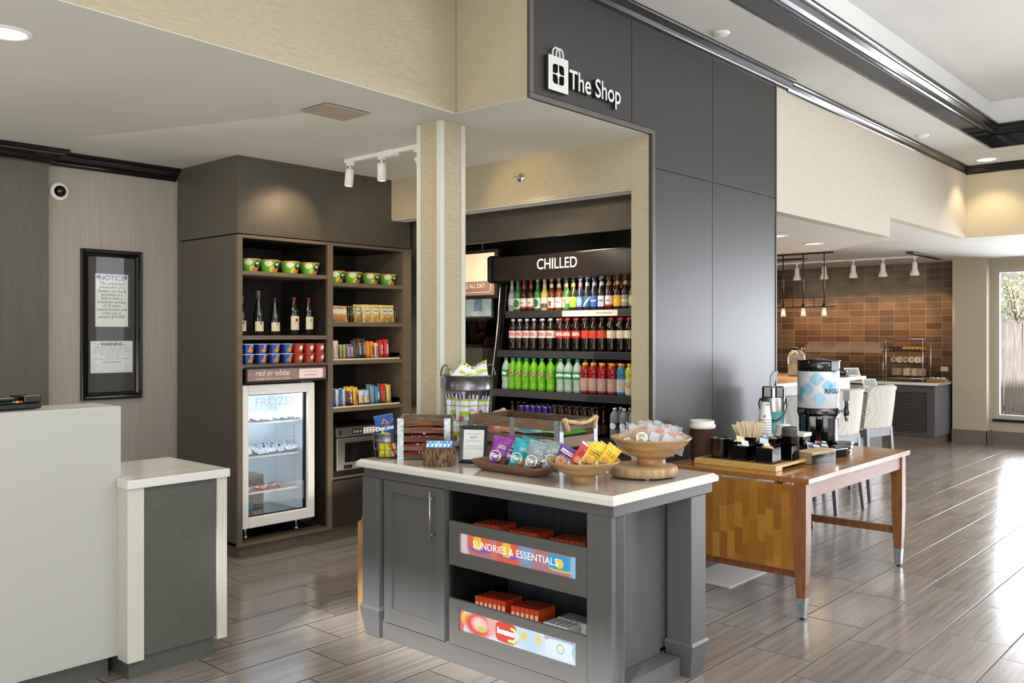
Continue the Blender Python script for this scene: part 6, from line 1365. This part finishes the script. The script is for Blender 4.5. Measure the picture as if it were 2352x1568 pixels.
# napkins, tea box, drip trays
t=thing('napkin_holder','clear box packed with brown paper napkins at the front of the table','napkin holder',(5.43,2.335,ZT),math.radians(-8))
m_nap=mat('kraft_napkin','#b89c78',.8,var=.12,vs=(3,3,260),det=2)
MB().box(-.13,-.065,.0,-.0,.065,.075,m_nap).box(.0,-.065,.0,.12,.065,.075,m_nap).build('napkin_stack',t,bevel=.006); MB().box(-.14,-.07,0,.125,-.067,.06,m_acr).box(.123,-.07,0,.126,.07,.080,m_wh).box(-.14,.067,0,.125,.07,.06,m_acr).build('clear_walls',t)
n_=MB()
for i in range(26): n_.box(-.131,-.063+i*.005,.004,-.130,-.0615+i*.005,.073,mat('napkin_fold','#8f7656',.8))
n_.build('folded_edges',t)
t=thing('tea_box','open clear and white tea box with coloured tea sachets near the urn','tea box',(5.72,2.40,ZT),math.radians(-12))
MB().box(-.12,-.10,0,.12,.10,.004,m_black).box(-.12,.097,0,.12,.10,.05,m_black).box(-.12,-.10,0,-.117,.10,.05,m_black).build('box_base',t); MB().box(-.12,-.103,0,.12,-.10,.055,m_acr).box(.117,-.10,0,.12,.10,.055,m_acr).box(-.12,-.104,.052,.12,-.098,.057,m_wh).build('clear_wall',t)
for i,(dx,dy,c,c2,lab) in enumerate(((-.07,.03,'#aeb6c4','#3a4a7a','pale blue'),(-.085,-.01,'#2c4a74','#d8d8d0','navy'),(-.045,-.05,'#26486e','#e8d8a0','dark blue'),(-.04,.04,'#dfe0a0','#7a8a50','pale yellow'),(.0,-.04,'#b8402e','#f0e0c0','red'),(.02,.0,'#c24a30','#3a3a3a','orange-red'),(.055,.02,'#d8dce4','#5a6a9a','white'),(.075,-.02,'#c8ccd8','#b04a50','white and red'))):
    r=thing('tea_sachet','%s tea sachet in the clear tea box'%lab,'tea bag',(5.72+dx,2.42+dy,ZT+.030+.004*(i%3)),(math.radians(-32),math.radians(10),math.radians(-50+i*7)),'tea sachets in the tea box')
    b=MB(); pillow(b,.058,.066,.006,fm(c),None,6,8,700+i,.001); b.build('sachet',r); e=MB().box(-.022,-.0065,.035,.022,-.0055,.05,fm(c2)).box(-.022,-.0065,.012,.012,-.0055,.018,fm(c2)); e.build('printed_art',r)
for i,(x,y) in enumerate(((5.99,2.385),(6.22,2.47))):
    t=thing('drip_tray','octagonal black drip tray with a grey top, %s'%['nearer the table edge','farther from the table edge'][i],'drip tray',(x,y,ZT),math.radians(-30),'black drip trays beside the urn')
    o8=lambda r,z:[(r*math.cos(2*PI*k/8+.39),r*.8*math.sin(2*PI*k/8+.39),z) for k in range(8)]
    b=MB(); loft(b,[o8(.062,0),o8(.070,.012),o8(.066,.024),o8(.078,.034),o8(.074,.044)],m_gb,capt=True,smooth=False); b.build('base',t); g=MB(); g.prism([(p[0]*.93,p[1]*.93) for p in o8(.074,0)],.0445,.046,mat('drip_mat','#6a6864',.5)); g.build('grille',t)
# ================= dining side ================================
def fabric(name,base,l1,l2):
    m=bpy.data.materials.new(name); m.use_nodes=True; nt=m.node_tree; n=nt.nodes; l=nt.links; b=n['Principled BSDF']
    def mth(op,a,b2=None):
        q=n.new('ShaderNodeMath'); q.operation=op
        for i,x in enumerate((a,b2)):
            if x is None: continue
            if isinstance(x,(int,float)): q.inputs[i].default_value=x
            else: l.new(x,q.inputs[i])
        return q.outputs[0]
    tc=n.new('ShaderNodeTexCoord'); sp=n.new('ShaderNodeSeparateXYZ'); l.new(tc.outputs['Object'],sp.inputs[0])
    X=mth('ADD',sp.outputs[0],mth('MULTIPLY',sp.outputs[1],.8)); Z=sp.outputs[2]
    xu=mth('DIVIDE',X,.165); zu=mth('DIVIDE',Z,.17); fx=mth('SUBTRACT',mth('FRACT',xu),.5); fz=mth('SUBTRACT',mth('FRACT',zu),.5)
    par=mth('MODULO',mth('ABSOLUTE',mth('ADD',mth('FLOOR',xu),mth('FLOOR',zu))),2)
    d1=mth('ADD',mth('ABSOLUTE',fx),mth('MULTIPLY',fz,.45)); d2=mth('SUBTRACT',mth('ABSOLUTE',fx),mth('MULTIPLY',fz,.45))
    mx=n.new('ShaderNodeMix'); mx.data_type='FLOAT'; l.new(par,mx.inputs[0]); l.new(d1,mx.inputs[2]); l.new(d2,mx.inputs[3])
    ln=mth('LESS_THAN',mth('FRACT',mth('MULTIPLY',mx.outputs[0],12)),.42)
    alt=mth('LESS_THAN',mth('FRACT',mth('MULTIPLY',mx.outputs[0],2.5)),.5)
    c1=n.new('ShaderNodeMix'); c1.data_type='RGBA'; l.new(alt,c1.inputs[0]); c1.inputs[6].default_value=lin(l1)+[1]; c1.inputs[7].default_value=lin(l2)+[1]
    c2=n.new('ShaderNodeMix'); c2.data_type='RGBA'; l.new(ln,c2.inputs[0]); c2.inputs[6].default_value=lin(base)+[1]; l.new(c1.outputs[2],c2.inputs[7]); l.new(c2.outputs[2],b.inputs['Base Color']); b.inputs['Roughness'].default_value=.8
    return m
m_fab=fabric('maze_fabric','#bab8b4','#8c8a94','#a7a286'); m_fab_shade=fabric('maze_fabric_shaded','#4e443a','#c8c2b4','#b4ac8c'); m_leg=mat('stool_grey','#7d8086',.35,var=.08,vs=(30,30,4)); m_leg_shade=mat('stool_grey_shaded','#54504e',.4,var=.08)  # second fabric and second leg grey have shade put into their colours
t=thing('bar_stool','x','bar stool',(0,0,0))
def shell(u,v,off):
    x=(u-.5)*.49*(1-.05*v**3); z=.69+.40*v; c=(2*u-1)**2
    y=-.225-.055*v+.05*c+off
    if v>.9: y+=0
    return (x,y,z)
b=MB()
def top(u): return 1-.16*max(0,(abs(2*u-1)-.7)/.3)**2
b.grid(lambda u,v:shell(u,v*top(u),-.03),14,14,m_fab); b.grid(lambda u,v:shell(1-u,v*top(u),.03),14,14,m_fab_shade)  # inner back takes the shaded fabric, as do the side edges
n=14
for side in (0,1):
    v_=[];f_=[]
    for j in range(15):
        a=shell(side,j/14*top(side),-.03); c_=shell(side,j/14*top(side),.03); v_+= [a,c_]
    for j in range(14): f_.append((2*j,2*j+1,2*j+3,2*j+2))
    b.add(v_,f_,m_fab_shade,True)
v_=[];f_=[]
for i in range(15):
    u=i/14; v_+=[shell(u,top(u),-.03),(lambda p:(p[0],p[1],p[2]+.012))(shell(u,top(u),0)),shell(u,top(u),.03)]
for i in range(14): f_+= [(3*i,3*i+1,3*i+4,3*i+3),(3*i+1,3*i+2,3*i+5,3*i+4)]
b.add(v_,f_,m_fab,True); v_=[];f_=[]
for i in range(15): u=i/14; v_+=[shell(u,0,-.03),shell(u,0,.03)]
for i in range(14): f_.append((2*i,2*i+2,2*i+3,2*i+1))
b.add(v_,f_,m_fab); b.build('backrest',t)
MB().box(-.235,-.19,.665,.235,.24,.735,m_fab).build('seat',t,bevel=.02,seg=3)
MB().box(-.225,-.225,.60,.225,-.20,.69,m_leg).box(-.225,.20,.60,.225,.225,.665,m_leg).box(-.225,-.2,.60,-.205,.2,.665,m_leg_shade).box(.205,-.2,.60,.225,.2,.665,m_leg).build('apron',t,bevel=.003)
def sleg(x,y,dx,dy):
    v=[]
    for z,k,e in ((0,1,.016),(.30,.45,.019),(.68,0,.021)): cx,cy=x+dx*k,y+dy*k; v+=[(cx-e,cy-e,z),(cx+e,cy-e,z),(cx+e,cy+e,z),(cx-e,cy+e,z)]
    f=[(3,2,1,0),(8,9,10,11)]+[(r*4+i,r*4+(i+1)%4,(r+1)*4+(i+1)%4,(r+1)*4+i) for r in range(2) for i in range(4)]
    ms=[m_leg,m_leg]+[m_leg if i!=3 else m_leg_shade for r in range(2) for i in range(4)]  # left face of each leg painted as if in shade
    MB().add(v,f,m_leg,ms=ms).build('leg',t,bevel=.002)
sleg(-.205,-.205,-.02,-.055); sleg(.205,-.205,.02,-.055); sleg(-.205,.205,-.02,.03); sleg(.205,.205,.02,.03)
MB().box(-.20,.20,.22,.20,.222+.02,.25,m_steel).box(-.21,-.215,.30,-.195,.21,.33,m_leg_shade).box(.195,-.215,.30,.21,.21,.33,m_leg).build('footrest',t)
tr=tree_of(t); G='patterned bar stools at the counter'
for i,(x,y,a) in enumerate(((6.87,3.34,-6),(7.97,3.34,-9),(8.80,3.34,-11))):
    lb='patterned upholstered bar stool with grey legs, '+('partly hidden behind the coffee urn' if i==0 else ('middle of the three' if i==1 else 'rightmost of the three'))
    if i==0: t.location=(x,y,0); t.rotation_euler=(0,0,math.radians(a)); t['label']=lb; t['group']=G
    else: dup(t,(x,y,0),math.radians(a),lb,G,tr)
# peninsula bar
t=thing('breakfast_bar','raised bar counter with pale wood-toned top and grey panelled front','bar counter',(6.48,4.15,0))
m_bartop=mat('bar_top_tan','#cfa985',.2,var=.05,vs=(60,60,60))
MB().box(0,0,1.03,4.70,1.50,1.066,m_quartz).box(.0,.02,1.0662,4.68,1.48,1.0675,m_bartop).build('countertop',t,bevel=.004)
p_=MB()
for i in range(5): p_.box(.0+i*.9,.12,.0,.894+i*.9,1.40,1.03,m_isl)
p_.build('panelled_base',t)
MB().box(3.9,-.15,.875,5.35,.75,.915,m_quartz).build('lower_counter',t,bevel=.003); MB().box(4.45,.0,0,5.25,.7,.875,m_isl).build('lower_base',t)
t=thing('drink_jar','large clear glass drink jar with a black lid standing on the bar','jar',(10.45,4.72,1.068)); 
MB().lathe([(.085,0),(.10,.01),(.105,.05),(.105,.23),(.095,.28),(.065,.315),(.062,.335)],mat('jar_glass','#d8d8d0',.04,trans=.85,ior=1.3,var=.02),32,cap=False).build('jar_glass',t); MB().lathe([(0,.02),(.096,.02),(.099,.05),(.099,.15),(0,.15)],mat('cloudy_water','#cbbba4',.3,trans=.3,var=.03),28).build('drink',t)
MB().lathe([(.066,.325),(.068,.33),(.068,.358),(.06,.364),(0,.365)],m_blk,28).build('jar_lid',t)
t=thing('black_bowl','small glossy black ribbed bowl on the bar beyond the coffee urn','bowl',(10.88,4.36,1.068)); MB().lathe([(.11,0),(.12,.004),(.12,.012),(.075,.014),(.09,.02),(.098,.075),(.092,.077),(.085,.02),(0,.02)],m_gb,30,cap=False).build('bowl_body',t)
for i,(x,y,z) in enumerate(((10.95,4.22,1.068),(11.42,4.18,.9155))):
    t=thing('menu_stand','silver tilted tabletop display stand on the %s'%['raised bar end','lower counter beside the bar'][i],'stand',(x,y,z),math.radians(-35)); Mt=Matrix.Rotation(math.radians(-25),4,'X')
    MB().box(-.10,-.005,0,.10,.005,.11,m_white,M=Mt).build('frame',t); MB().box(-.08,-.008,.015,.08,-.005,.095,m_galv,M=Mt).build('panel',t); MB().box(-.09,-.02,0,.09,.09,.006,m_white).build('base',t)
# back counter
t=thing('buffet_counter','dark buffet counter with louvred front and pale stone top along the tiled wall','counter',(13.4,4.0,0))
MB().box(-.05,-.03,.852,.89,4.6,.892,m_quartzt).box(-.052,-.032,.852,.0,4.6,.889,m_quartz).build('countertop',t,bevel=.003)
m_ash=mat('buffet_charcoal','#4a4848',.42,var=.1,vs=(4,50,50)); m_ashs=mat('buffet_side_grey','#6c6e74',.4,var=.1,vs=(50,50,4))
MB().box(0,.012,.12,.02,4.5,.852,m_ash).box(0,0,.12,.89,.012,.852,m_ashs).box(.02,.012,.12,.89,4.5,.85,m_black).build('body',t)
lv=MB()
for z0 in [.175+i*.0315 for i in range(18)]: lv.box(-.006,.13,z0,.0,.99,z0+.017,m_ash)
lv.box(-.001,.12,.165,.001,1.0,.745,m_black); lv.build('louvres',t)
MB().box(.03,.03,0,.89,4.5,.12,m_base).build('plinth',t)
# pastry case
t=thing('pastry_case','clear three-shelf pastry case with chrome frame on the buffet counter','display case',(13.5,4.20,.893)); W,D,H=.52,.36,.62
fr_=MB()
for y in (0,W):
    for x in (0,D): fr_.tube([(x,y,.0),(x,y,H)],.007,m_chrome,8)
for z in (.045,H):
    fr_.tube([(0,0,z),(0,W,z)],.006,m_chrome,8).tube([(D,0,z),(D,W,z)],.006,m_chrome,8).tube([(0,0,z),(D,0,z)],.006,m_chrome,8).tube([(0,W,z),(D,W,z)],.006,m_chrome,8)
fr_.build('chrome_frame',t)
for z in (.07,.25,.43): MB().box(.01,.01,z,D-.01,W-.01,z+.006,m_acr).box(.012,.03,z+.006,D-.02,W-.03,z+.014,m_black).build('shelf_tray',t)
MB().add([(0,0,.05),(0,W,.05),(0,W,H),(0,0,H)],[(0,1,2,3)],m_glass).build('front_pane',t)
MB().add([(0,0,.05),(D,0,.05),(D,0,H),(0,0,H)],[(0,1,2,3)],m_glass).build('side_pane',t)
m_muf=mat('muffin_yellow','#e0a63a',.6,var=.2,vs=(60,60,60)); m_mufd=mat('muffin_chocolate','#3c2218',.6,var=.3,vs=(60,60,60)); m_bread=mat('bread','#d9c29a',.7,var=.12,vs=(40,40,40)); m_brw=mat('bread_brown','#b59872',.7,var=.2,vs=(60,60,60))
def muffin(m): 
    r=thing('muffin','x','muffin',(0,0,0)); MB().lathe([(.022,0),(.030,.028)],mat('muffin_case','#6a4a34',.7),14).build('paper_case',r); MB().lathe([(.030,.028),(.038,.034),(.037,.044),(.026,.056),(0,.062)],m,16,cap=False).build('muffin_top',r); return r
zt_=.893+.43+.0145
for m_,nm,ys in ((m_mufd,'chocolate',(4.66,4.60,4.54)),(m_muf,'golden',(4.48,4.42,4.36,4.30,4.25))):
    r=muffin(m_); tr=tree_of(r); g=nm+' muffins in the pastry case'; k=0
    for row in (0,1):
        for j,y in enumerate(ys):
            p=(13.57+row*.10,y,zt_); lb='%s muffin on the top shelf of the pastry case, %s, %s row'%(nm,nth(j,len(ys)),('front','back')[row])
            if k==0: r.location=p; r['label']=lb; r['group']=g
            else: dup(r,p,.5*k,lb,g,tr)
            k+=1
def torus_mesh(R_,r_,m,sq=.8):
    b=MB(); vs=[];fs=[]
    for a in range(22):
        for c_ in range(10):
            A=2*PI*a/22;B=2*PI*c_/10; vs.append(((R_+r_*math.cos(B))*math.cos(A),r_*sq*math.sin(B),(R_+r_*math.cos(B))*math.sin(A)+R_+r_)); fs.append((a*10+c_,((a+1)%22)*10+c_,((a+1)%22)*10+(c_+1)%10,a*10+(c_+1)%10))
    return b.add(vs,fs,m,True)
zm=.893+.25+.0145
for j,(y,m_,lab) in enumerate(((4.64,m_brw,'darker'),(4.555,m_bread,'plain'),(4.47,m_brw,'brown'),(4.385,m_bread,'raisin'),(4.30,m_bread,'plain'))):
    for row in (0,1):
        o=torus_mesh(.030,.021,m_).build('bagel',loc=(13.58+.10*row,y,zm-.001),rot=(math.radians(-12),0,math.radians(-90+8*j))); tag(o,'%s bagel standing on the middle shelf of the pastry case, %s, %s row'%(lab,nth(j,5),('front','back')[row]),'bagel','bagels in the pastry case')
zb_=.893+.07+.0145
for j,(y,m_,lab) in enumerate(((4.63,m_brw,'wholemeal'),(4.60,m_brw,'wholemeal'),(4.575,m_brw,'wholemeal'),(4.47,m_bread,'white'),(4.44,m_bread,'white'),(4.35,m_bread,'white'),(4.32,m_bread,'white'),(4.28,m_brw,'crusty'),(4.25,m_brw,'crusty'))):
    P=[(-.05,0),(.05,0),(.05,.065),(.058,.08),(.05,.10),(.02,.108),(-.02,.108),(-.05,.10),(-.058,.08),(-.05,.065)]
    o=MB().prism(P,-.011,.011,m_,M=fr((0,-1,0),(0,0,1),(0,0,0))@Matrix.Rotation(math.radians(50),4,'Y')).build('bread_slice',loc=(13.64,y,zb_)); tag(o,'%s bread slice standing on the lowest shelf of the pastry case, %s'%(lab,nth(j,9)),'bread','bread slices in the pastry case')
# sneeze guard
t=thing('sneeze_guard','curved clear sneeze guard on slim chrome posts over the buffet counter','sneeze guard',(13.5,4.78,.893))
m_gl2=mat('curved_guard_glass','#e8dccb',.04,alpha=.22,var=.02)
g=MB(); g.grid(lambda u,v:(.30-.30*math.sin(v*PI/2)**.9+.0,1.2*u,.58-.15*(1-math.cos(v*PI/2))-.02*v),16,10,m_gl2); g.build('curved_pane',t)
for y in (0,1.2): MB().tube([(.06,y,0),(.05,y,.2),(.06,y,.40),(.02,y,.44)]+[(.30-.30*math.sin(v*PI/2)**.9,y,.58-.15*(1-math.cos(v*PI/2))-.02*v) for v in (.9,.7,.5,.3,.0)],.009,m_chrome,8).build('post',t)
t=thing('condiment_box','low wooden box with small white packets at the end of the buffet counter','box',(13.68,4.08,.893),math.radians(0)); MB().box(-.09,-.15,0,.09,.10,.045,mat('box_oak','#9a6a3c',.5,var=.15,vs=(40,4,40))).build('box_body',t,bevel=.003)
for j in range(6): o=MB().box(-.02,-.013,0,.02,.013,.02,m_white).build('butter_packet',loc=(13.66+.03*(j%2),3.96+.036*j,.9385),rot=.2*j,bevel=.003); tag(o,'small white packet on the wooden box at the buffet end, %s'%nth(5-j,6),'packet','white packets on the wooden box')
t=thing('wall_outlet','cream double wall outlet on the brown tiled wall','outlet',(14.299,4.14,1.06)); MB().box(-.004,-.055,-.035,0,.055,.035,mat('outlet_cream','#d8cfa8',.4)).build('cover_plate',t,bevel=.002); MB().box(-.006,-.035,-.02,-.004,-.01,.02,m_cream).box(-.006,.01,-.02,-.004,.035,.02,m_cream).build('sockets',t)
# far track lights
def ceilz(x): return 2.727-(x-11.5)*.064/2.9 if x>11.5 else 2.727
zc_=ceilz(13.2)
t=thing('dining_track_light','white ceiling track with bell shaped spotlights along the tiled wall','track light',(13.2,0,zc_))
MB().box(-.018,4.17,-.022,.018,7.0,-.001,m_white).lathe([(.08,-.003),(.07,-.012),(0,-.016)],m_white,24,c=(0,5.1,0)).build('rail',t)
def bell(y):
    MB().cyl(0,0,-.085,-.02,.009,m_white).box(-.016,-.02,-.035,.016,.02,-.015,m_white).build('mount',t,loc=(0,y,0))
    c=MB().lathe([(0,0),(.020,-.004),(.030,-.022),(.033,-.05),(.034,-.10),(.040,-.125),(.054,-.155),(.061,-.185),(.062,-.20),(.058,-.20),(.045,-.16)],m_white,28,cap=False).build('bell_spotlight',t,loc=(0,y,-.075))
    MB().lathe([(0,-.175),(.052,-.175)],m_lampw,20,cap=False).build('lamp_lens',c)
    spot('tile_spot',(13.2,y,zc_-.30),(14.3,y+.10,1.75),85,48,'#ffc98a',.02,.5)
for y in (4.216,4.657,5.086,5.528,5.955,6.4): bell(y)
# pendant fixture
t=thing('linear_pendant','black linear pendant lamp with small glass shades hanging over the bar','pendant light',(10.07,0,2.535)); yA,yB=4.10,5.40
MB().box(-.012,yA+.0,-.02,.012,yB,-.001,m_blk).build('ceiling_bar',t)
MB().tube([(0,yA+.08,-.523),(0,yB,-.523)],.007,m_blk,8).tube([(0,yA-.02,-.635),(0,yB,-.635)],.007,m_blk,8).tube([(0,4.34,-.523),(0,4.34,-.635)],.005,m_blk,6).tube([(0,4.59,-.523),(0,4.59,-.635)],.005,m_blk,6).build('cross_bars',t)
for y in (4.217,4.468,4.716,4.965,5.215):
    MB().tube([(0,y,-.02),(0,y,-.60)],.007,m_blk,8).build('rod',t); MB().cyl(0,y,-.645,-.60,.022,m_blk).build('socket',t)
    MB().lathe([(.018,-.60),(.018,-.65),(.030,-.74)],mat('shade_glass','#f2ead8',.1,alpha=.35,emis=.5,ecol='#ffdcae'),20,c=(0,y,0),cap=False).build('glass_shade',t)
    MB().ball((0,y,-.70),.014,m_lampw,10).build('bulb',t)
pl_=bpy.data.lights.new('pendant_light','AREA'); pl_.energy=14; pl_.size=.1; pl_.shape='RECTANGLE'; pl_.size_y=1.1; pl_.color=lin('#ffd9a6'); po=bpy.data.objects.new('pendant_light',pl_); C.objects.link(po); po.location=(10.07,4.75,1.77)
for i,(x0,y0,x1,y1) in enumerate(((12.55,4.03,13.9,4.12),(12.6,5.6,12.75,7.2))):
    t=thing('ceiling_slot_vent','long narrow bronze ceiling slot vent %s'%['near the far column','above the bar to the left'][i],'air vent',(x0,y0,ceilz((x0+x1)/2)-.004))
    MB().box(0,0,-.012,x1-x0,y1-y0,0.0,m_black).build('slot',t); MB().box(-.01,-.01,-.014,x1-x0+.01,.0,.0,mat('slot_bronze','#8c7a58',.4)).box(-.01,y1-y0,-.014,x1-x0+.01,y1-y0+.01,0,mat('slot_bronze','#8c7a58')).build('trim_edge',t)
area('dining_fill',(11.0,6.5,2.5),(12.5,5.6,.8),2.5,2,45,'#ffe2bd')
area('dining_fill_far',(12.9,1.5,2.6),(12.9,2.5,0),1.6,3,35,'#f6f4f0')
# ================= outside the window =========================
g=MB().box(14.45,-12,-.12,30,14,-.04,mat('mulch','#8a7260',.9,var=.5,vs=(30,30,30),bump=1)); struct('ground_outside',g)
t=thing('board_fence','weathered pale grey board fence outside the window','fence',(17.0,0,-.04)); m_fen=mat('fence_board','#8d857e',.85,var=.3,vs=(40,40,3),det=5)
RN=random.Random(3)
p_=MB()
for i in range(70):
    y=-4+i*.145; l_=RN.uniform(-.02,.02); h=1.80+RN.uniform(-.02,.02); p_.add([(0,y,0),(0,y+.135,0),(0,y+.135+l_,h),(0,y+l_,h),(.02,y,0),(.02,y+.135,0),(.02,y+.135+l_,h),(.02,y+l_,h)],[(0,3,2,1),(4,5,6,7),(0,1,5,4),(1,2,6,5),(2,3,7,6),(3,0,4,7)],m_fen)
p_.build('boards',t); MB().box(.02,-4,.3,.06,6,.4,m_fen).box(.02,-4,1.4,.06,6,1.5,m_fen).build('rail',t)
def tree(label,x,y,h,r,n,cols,seed,zc):
    RN=random.Random(seed); t=thing('garden_tree',label,'tree',(x,y,-.04)); mt=mat('tree_bark','#a89a86',.9,var=.3,vs=(20,20,5),bump=.5)
    b=MB(); b.tube([(0,0,0),(.05,.03,zc*.5),(0,.1,zc)],.035,mt,8)
    for k in range(9):
        a=RN.uniform(0,6.28); e=RN.uniform(.2,1.1); L=r*.9; b.tube([(0,.1*1,zc*.75),(L*.5*math.cos(a)*math.cos(e),L*.5*math.sin(a)*math.cos(e),zc*.75+L*.6*math.sin(e)),(L*math.cos(a)*math.cos(e),L*math.sin(a)*math.cos(e),zc*.75+L*1.2*math.sin(e))],.008,mt,5)
    b.build('trunk',t)
    f=MB(); ms=[mat('leaf_'+c[1:],c,.6,var=.15) for c in cols]
    for k in range(n):
        a=RN.uniform(0,6.28); q=RN.uniform(-1,1); d=r*RN.uniform(.35,1)**.6; c=Vector((d*math.cos(a)*math.sqrt(1-q*q),d*math.sin(a)*math.sqrt(1-q*q)*1.2,zc+h*.3+d*q*.9))
        u=Vector((RN.gauss(0,1),RN.gauss(0,1),RN.gauss(0,1))).normalized(); w=u.orthogonal().normalized(); s=RN.uniform(.022,.045); m=ms[RN.randrange(len(ms))]
        f.add([c-u*s,c+w*s*.5,c+u*s,c-w*s*.5],[(0,1,2,3)],m)
    f.build('foliage',t)
tree('tall bright leafy tree behind the fence outside the window',18.9,4.1,2.6,1.7,9000,('#b8c870','#dfe6a8','#8ea658','#f0efd0','#a09070'),1,2.5)
tree('second leafy tree further right behind the fence',19.6,-3.0,2.6,1.9,5000,('#a8b868','#d2dc9c','#8a9c58'),2,2.6)
def plant(label,x,y,h,n,col,seed,w=.22):
    RN=random.Random(seed); t=thing('garden_plant',label,'plant',(x,y,-.04)); b=MB(); ms=mat('stem_'+col[1:],col,.7,var=.2)
    for k in range(n):
        a=RN.uniform(0,6.28); r=RN.uniform(.2,1)*w; b.tube([(0,0,0),(r*.5*math.cos(a),r*.5*math.sin(a),h*.5),(r*math.cos(a),r*math.sin(a),h*RN.uniform(.6,1))],.004,ms,4)
    b.build('stems',t)
    f=MB(); ml=mat('plant_green','#8ed048',.5,var=.2)
    for k in range(n*3):
        a=RN.uniform(0,6.28); r=RN.uniform(.1,1)*w*.8; c=Vector((r*math.cos(a),r*math.sin(a),h*RN.uniform(.15,.55))); u=Vector((math.cos(a),math.sin(a),.6)).normalized(); w_=Vector((-math.sin(a),math.cos(a),0)); s=.06; f.add([c,c+u*s+w_*s*.4,c+u*s*2,c+u*s-w_*s*.4],[(0,1,2,3)],ml)
    f.build('leaves',t)
for i,(x,y,h,n,c,lab) in enumerate(((15.6,3.55,.42,26,'#8c6a52','leafy green plant low at the left edge of the window view'),(16.3,4.2,.85,16,'#a8968a','bare twiggy shrub against the fence at the left of the window'),(15.9,3.05,.75,24,'#9a6a5a','reddish stemmed shrub in the middle of the window view'),(15.6,2.45,.6,22,'#8a7060','twiggy shrub at the right of the window view'))): plant(lab,x,y,h,n,c,i+5)
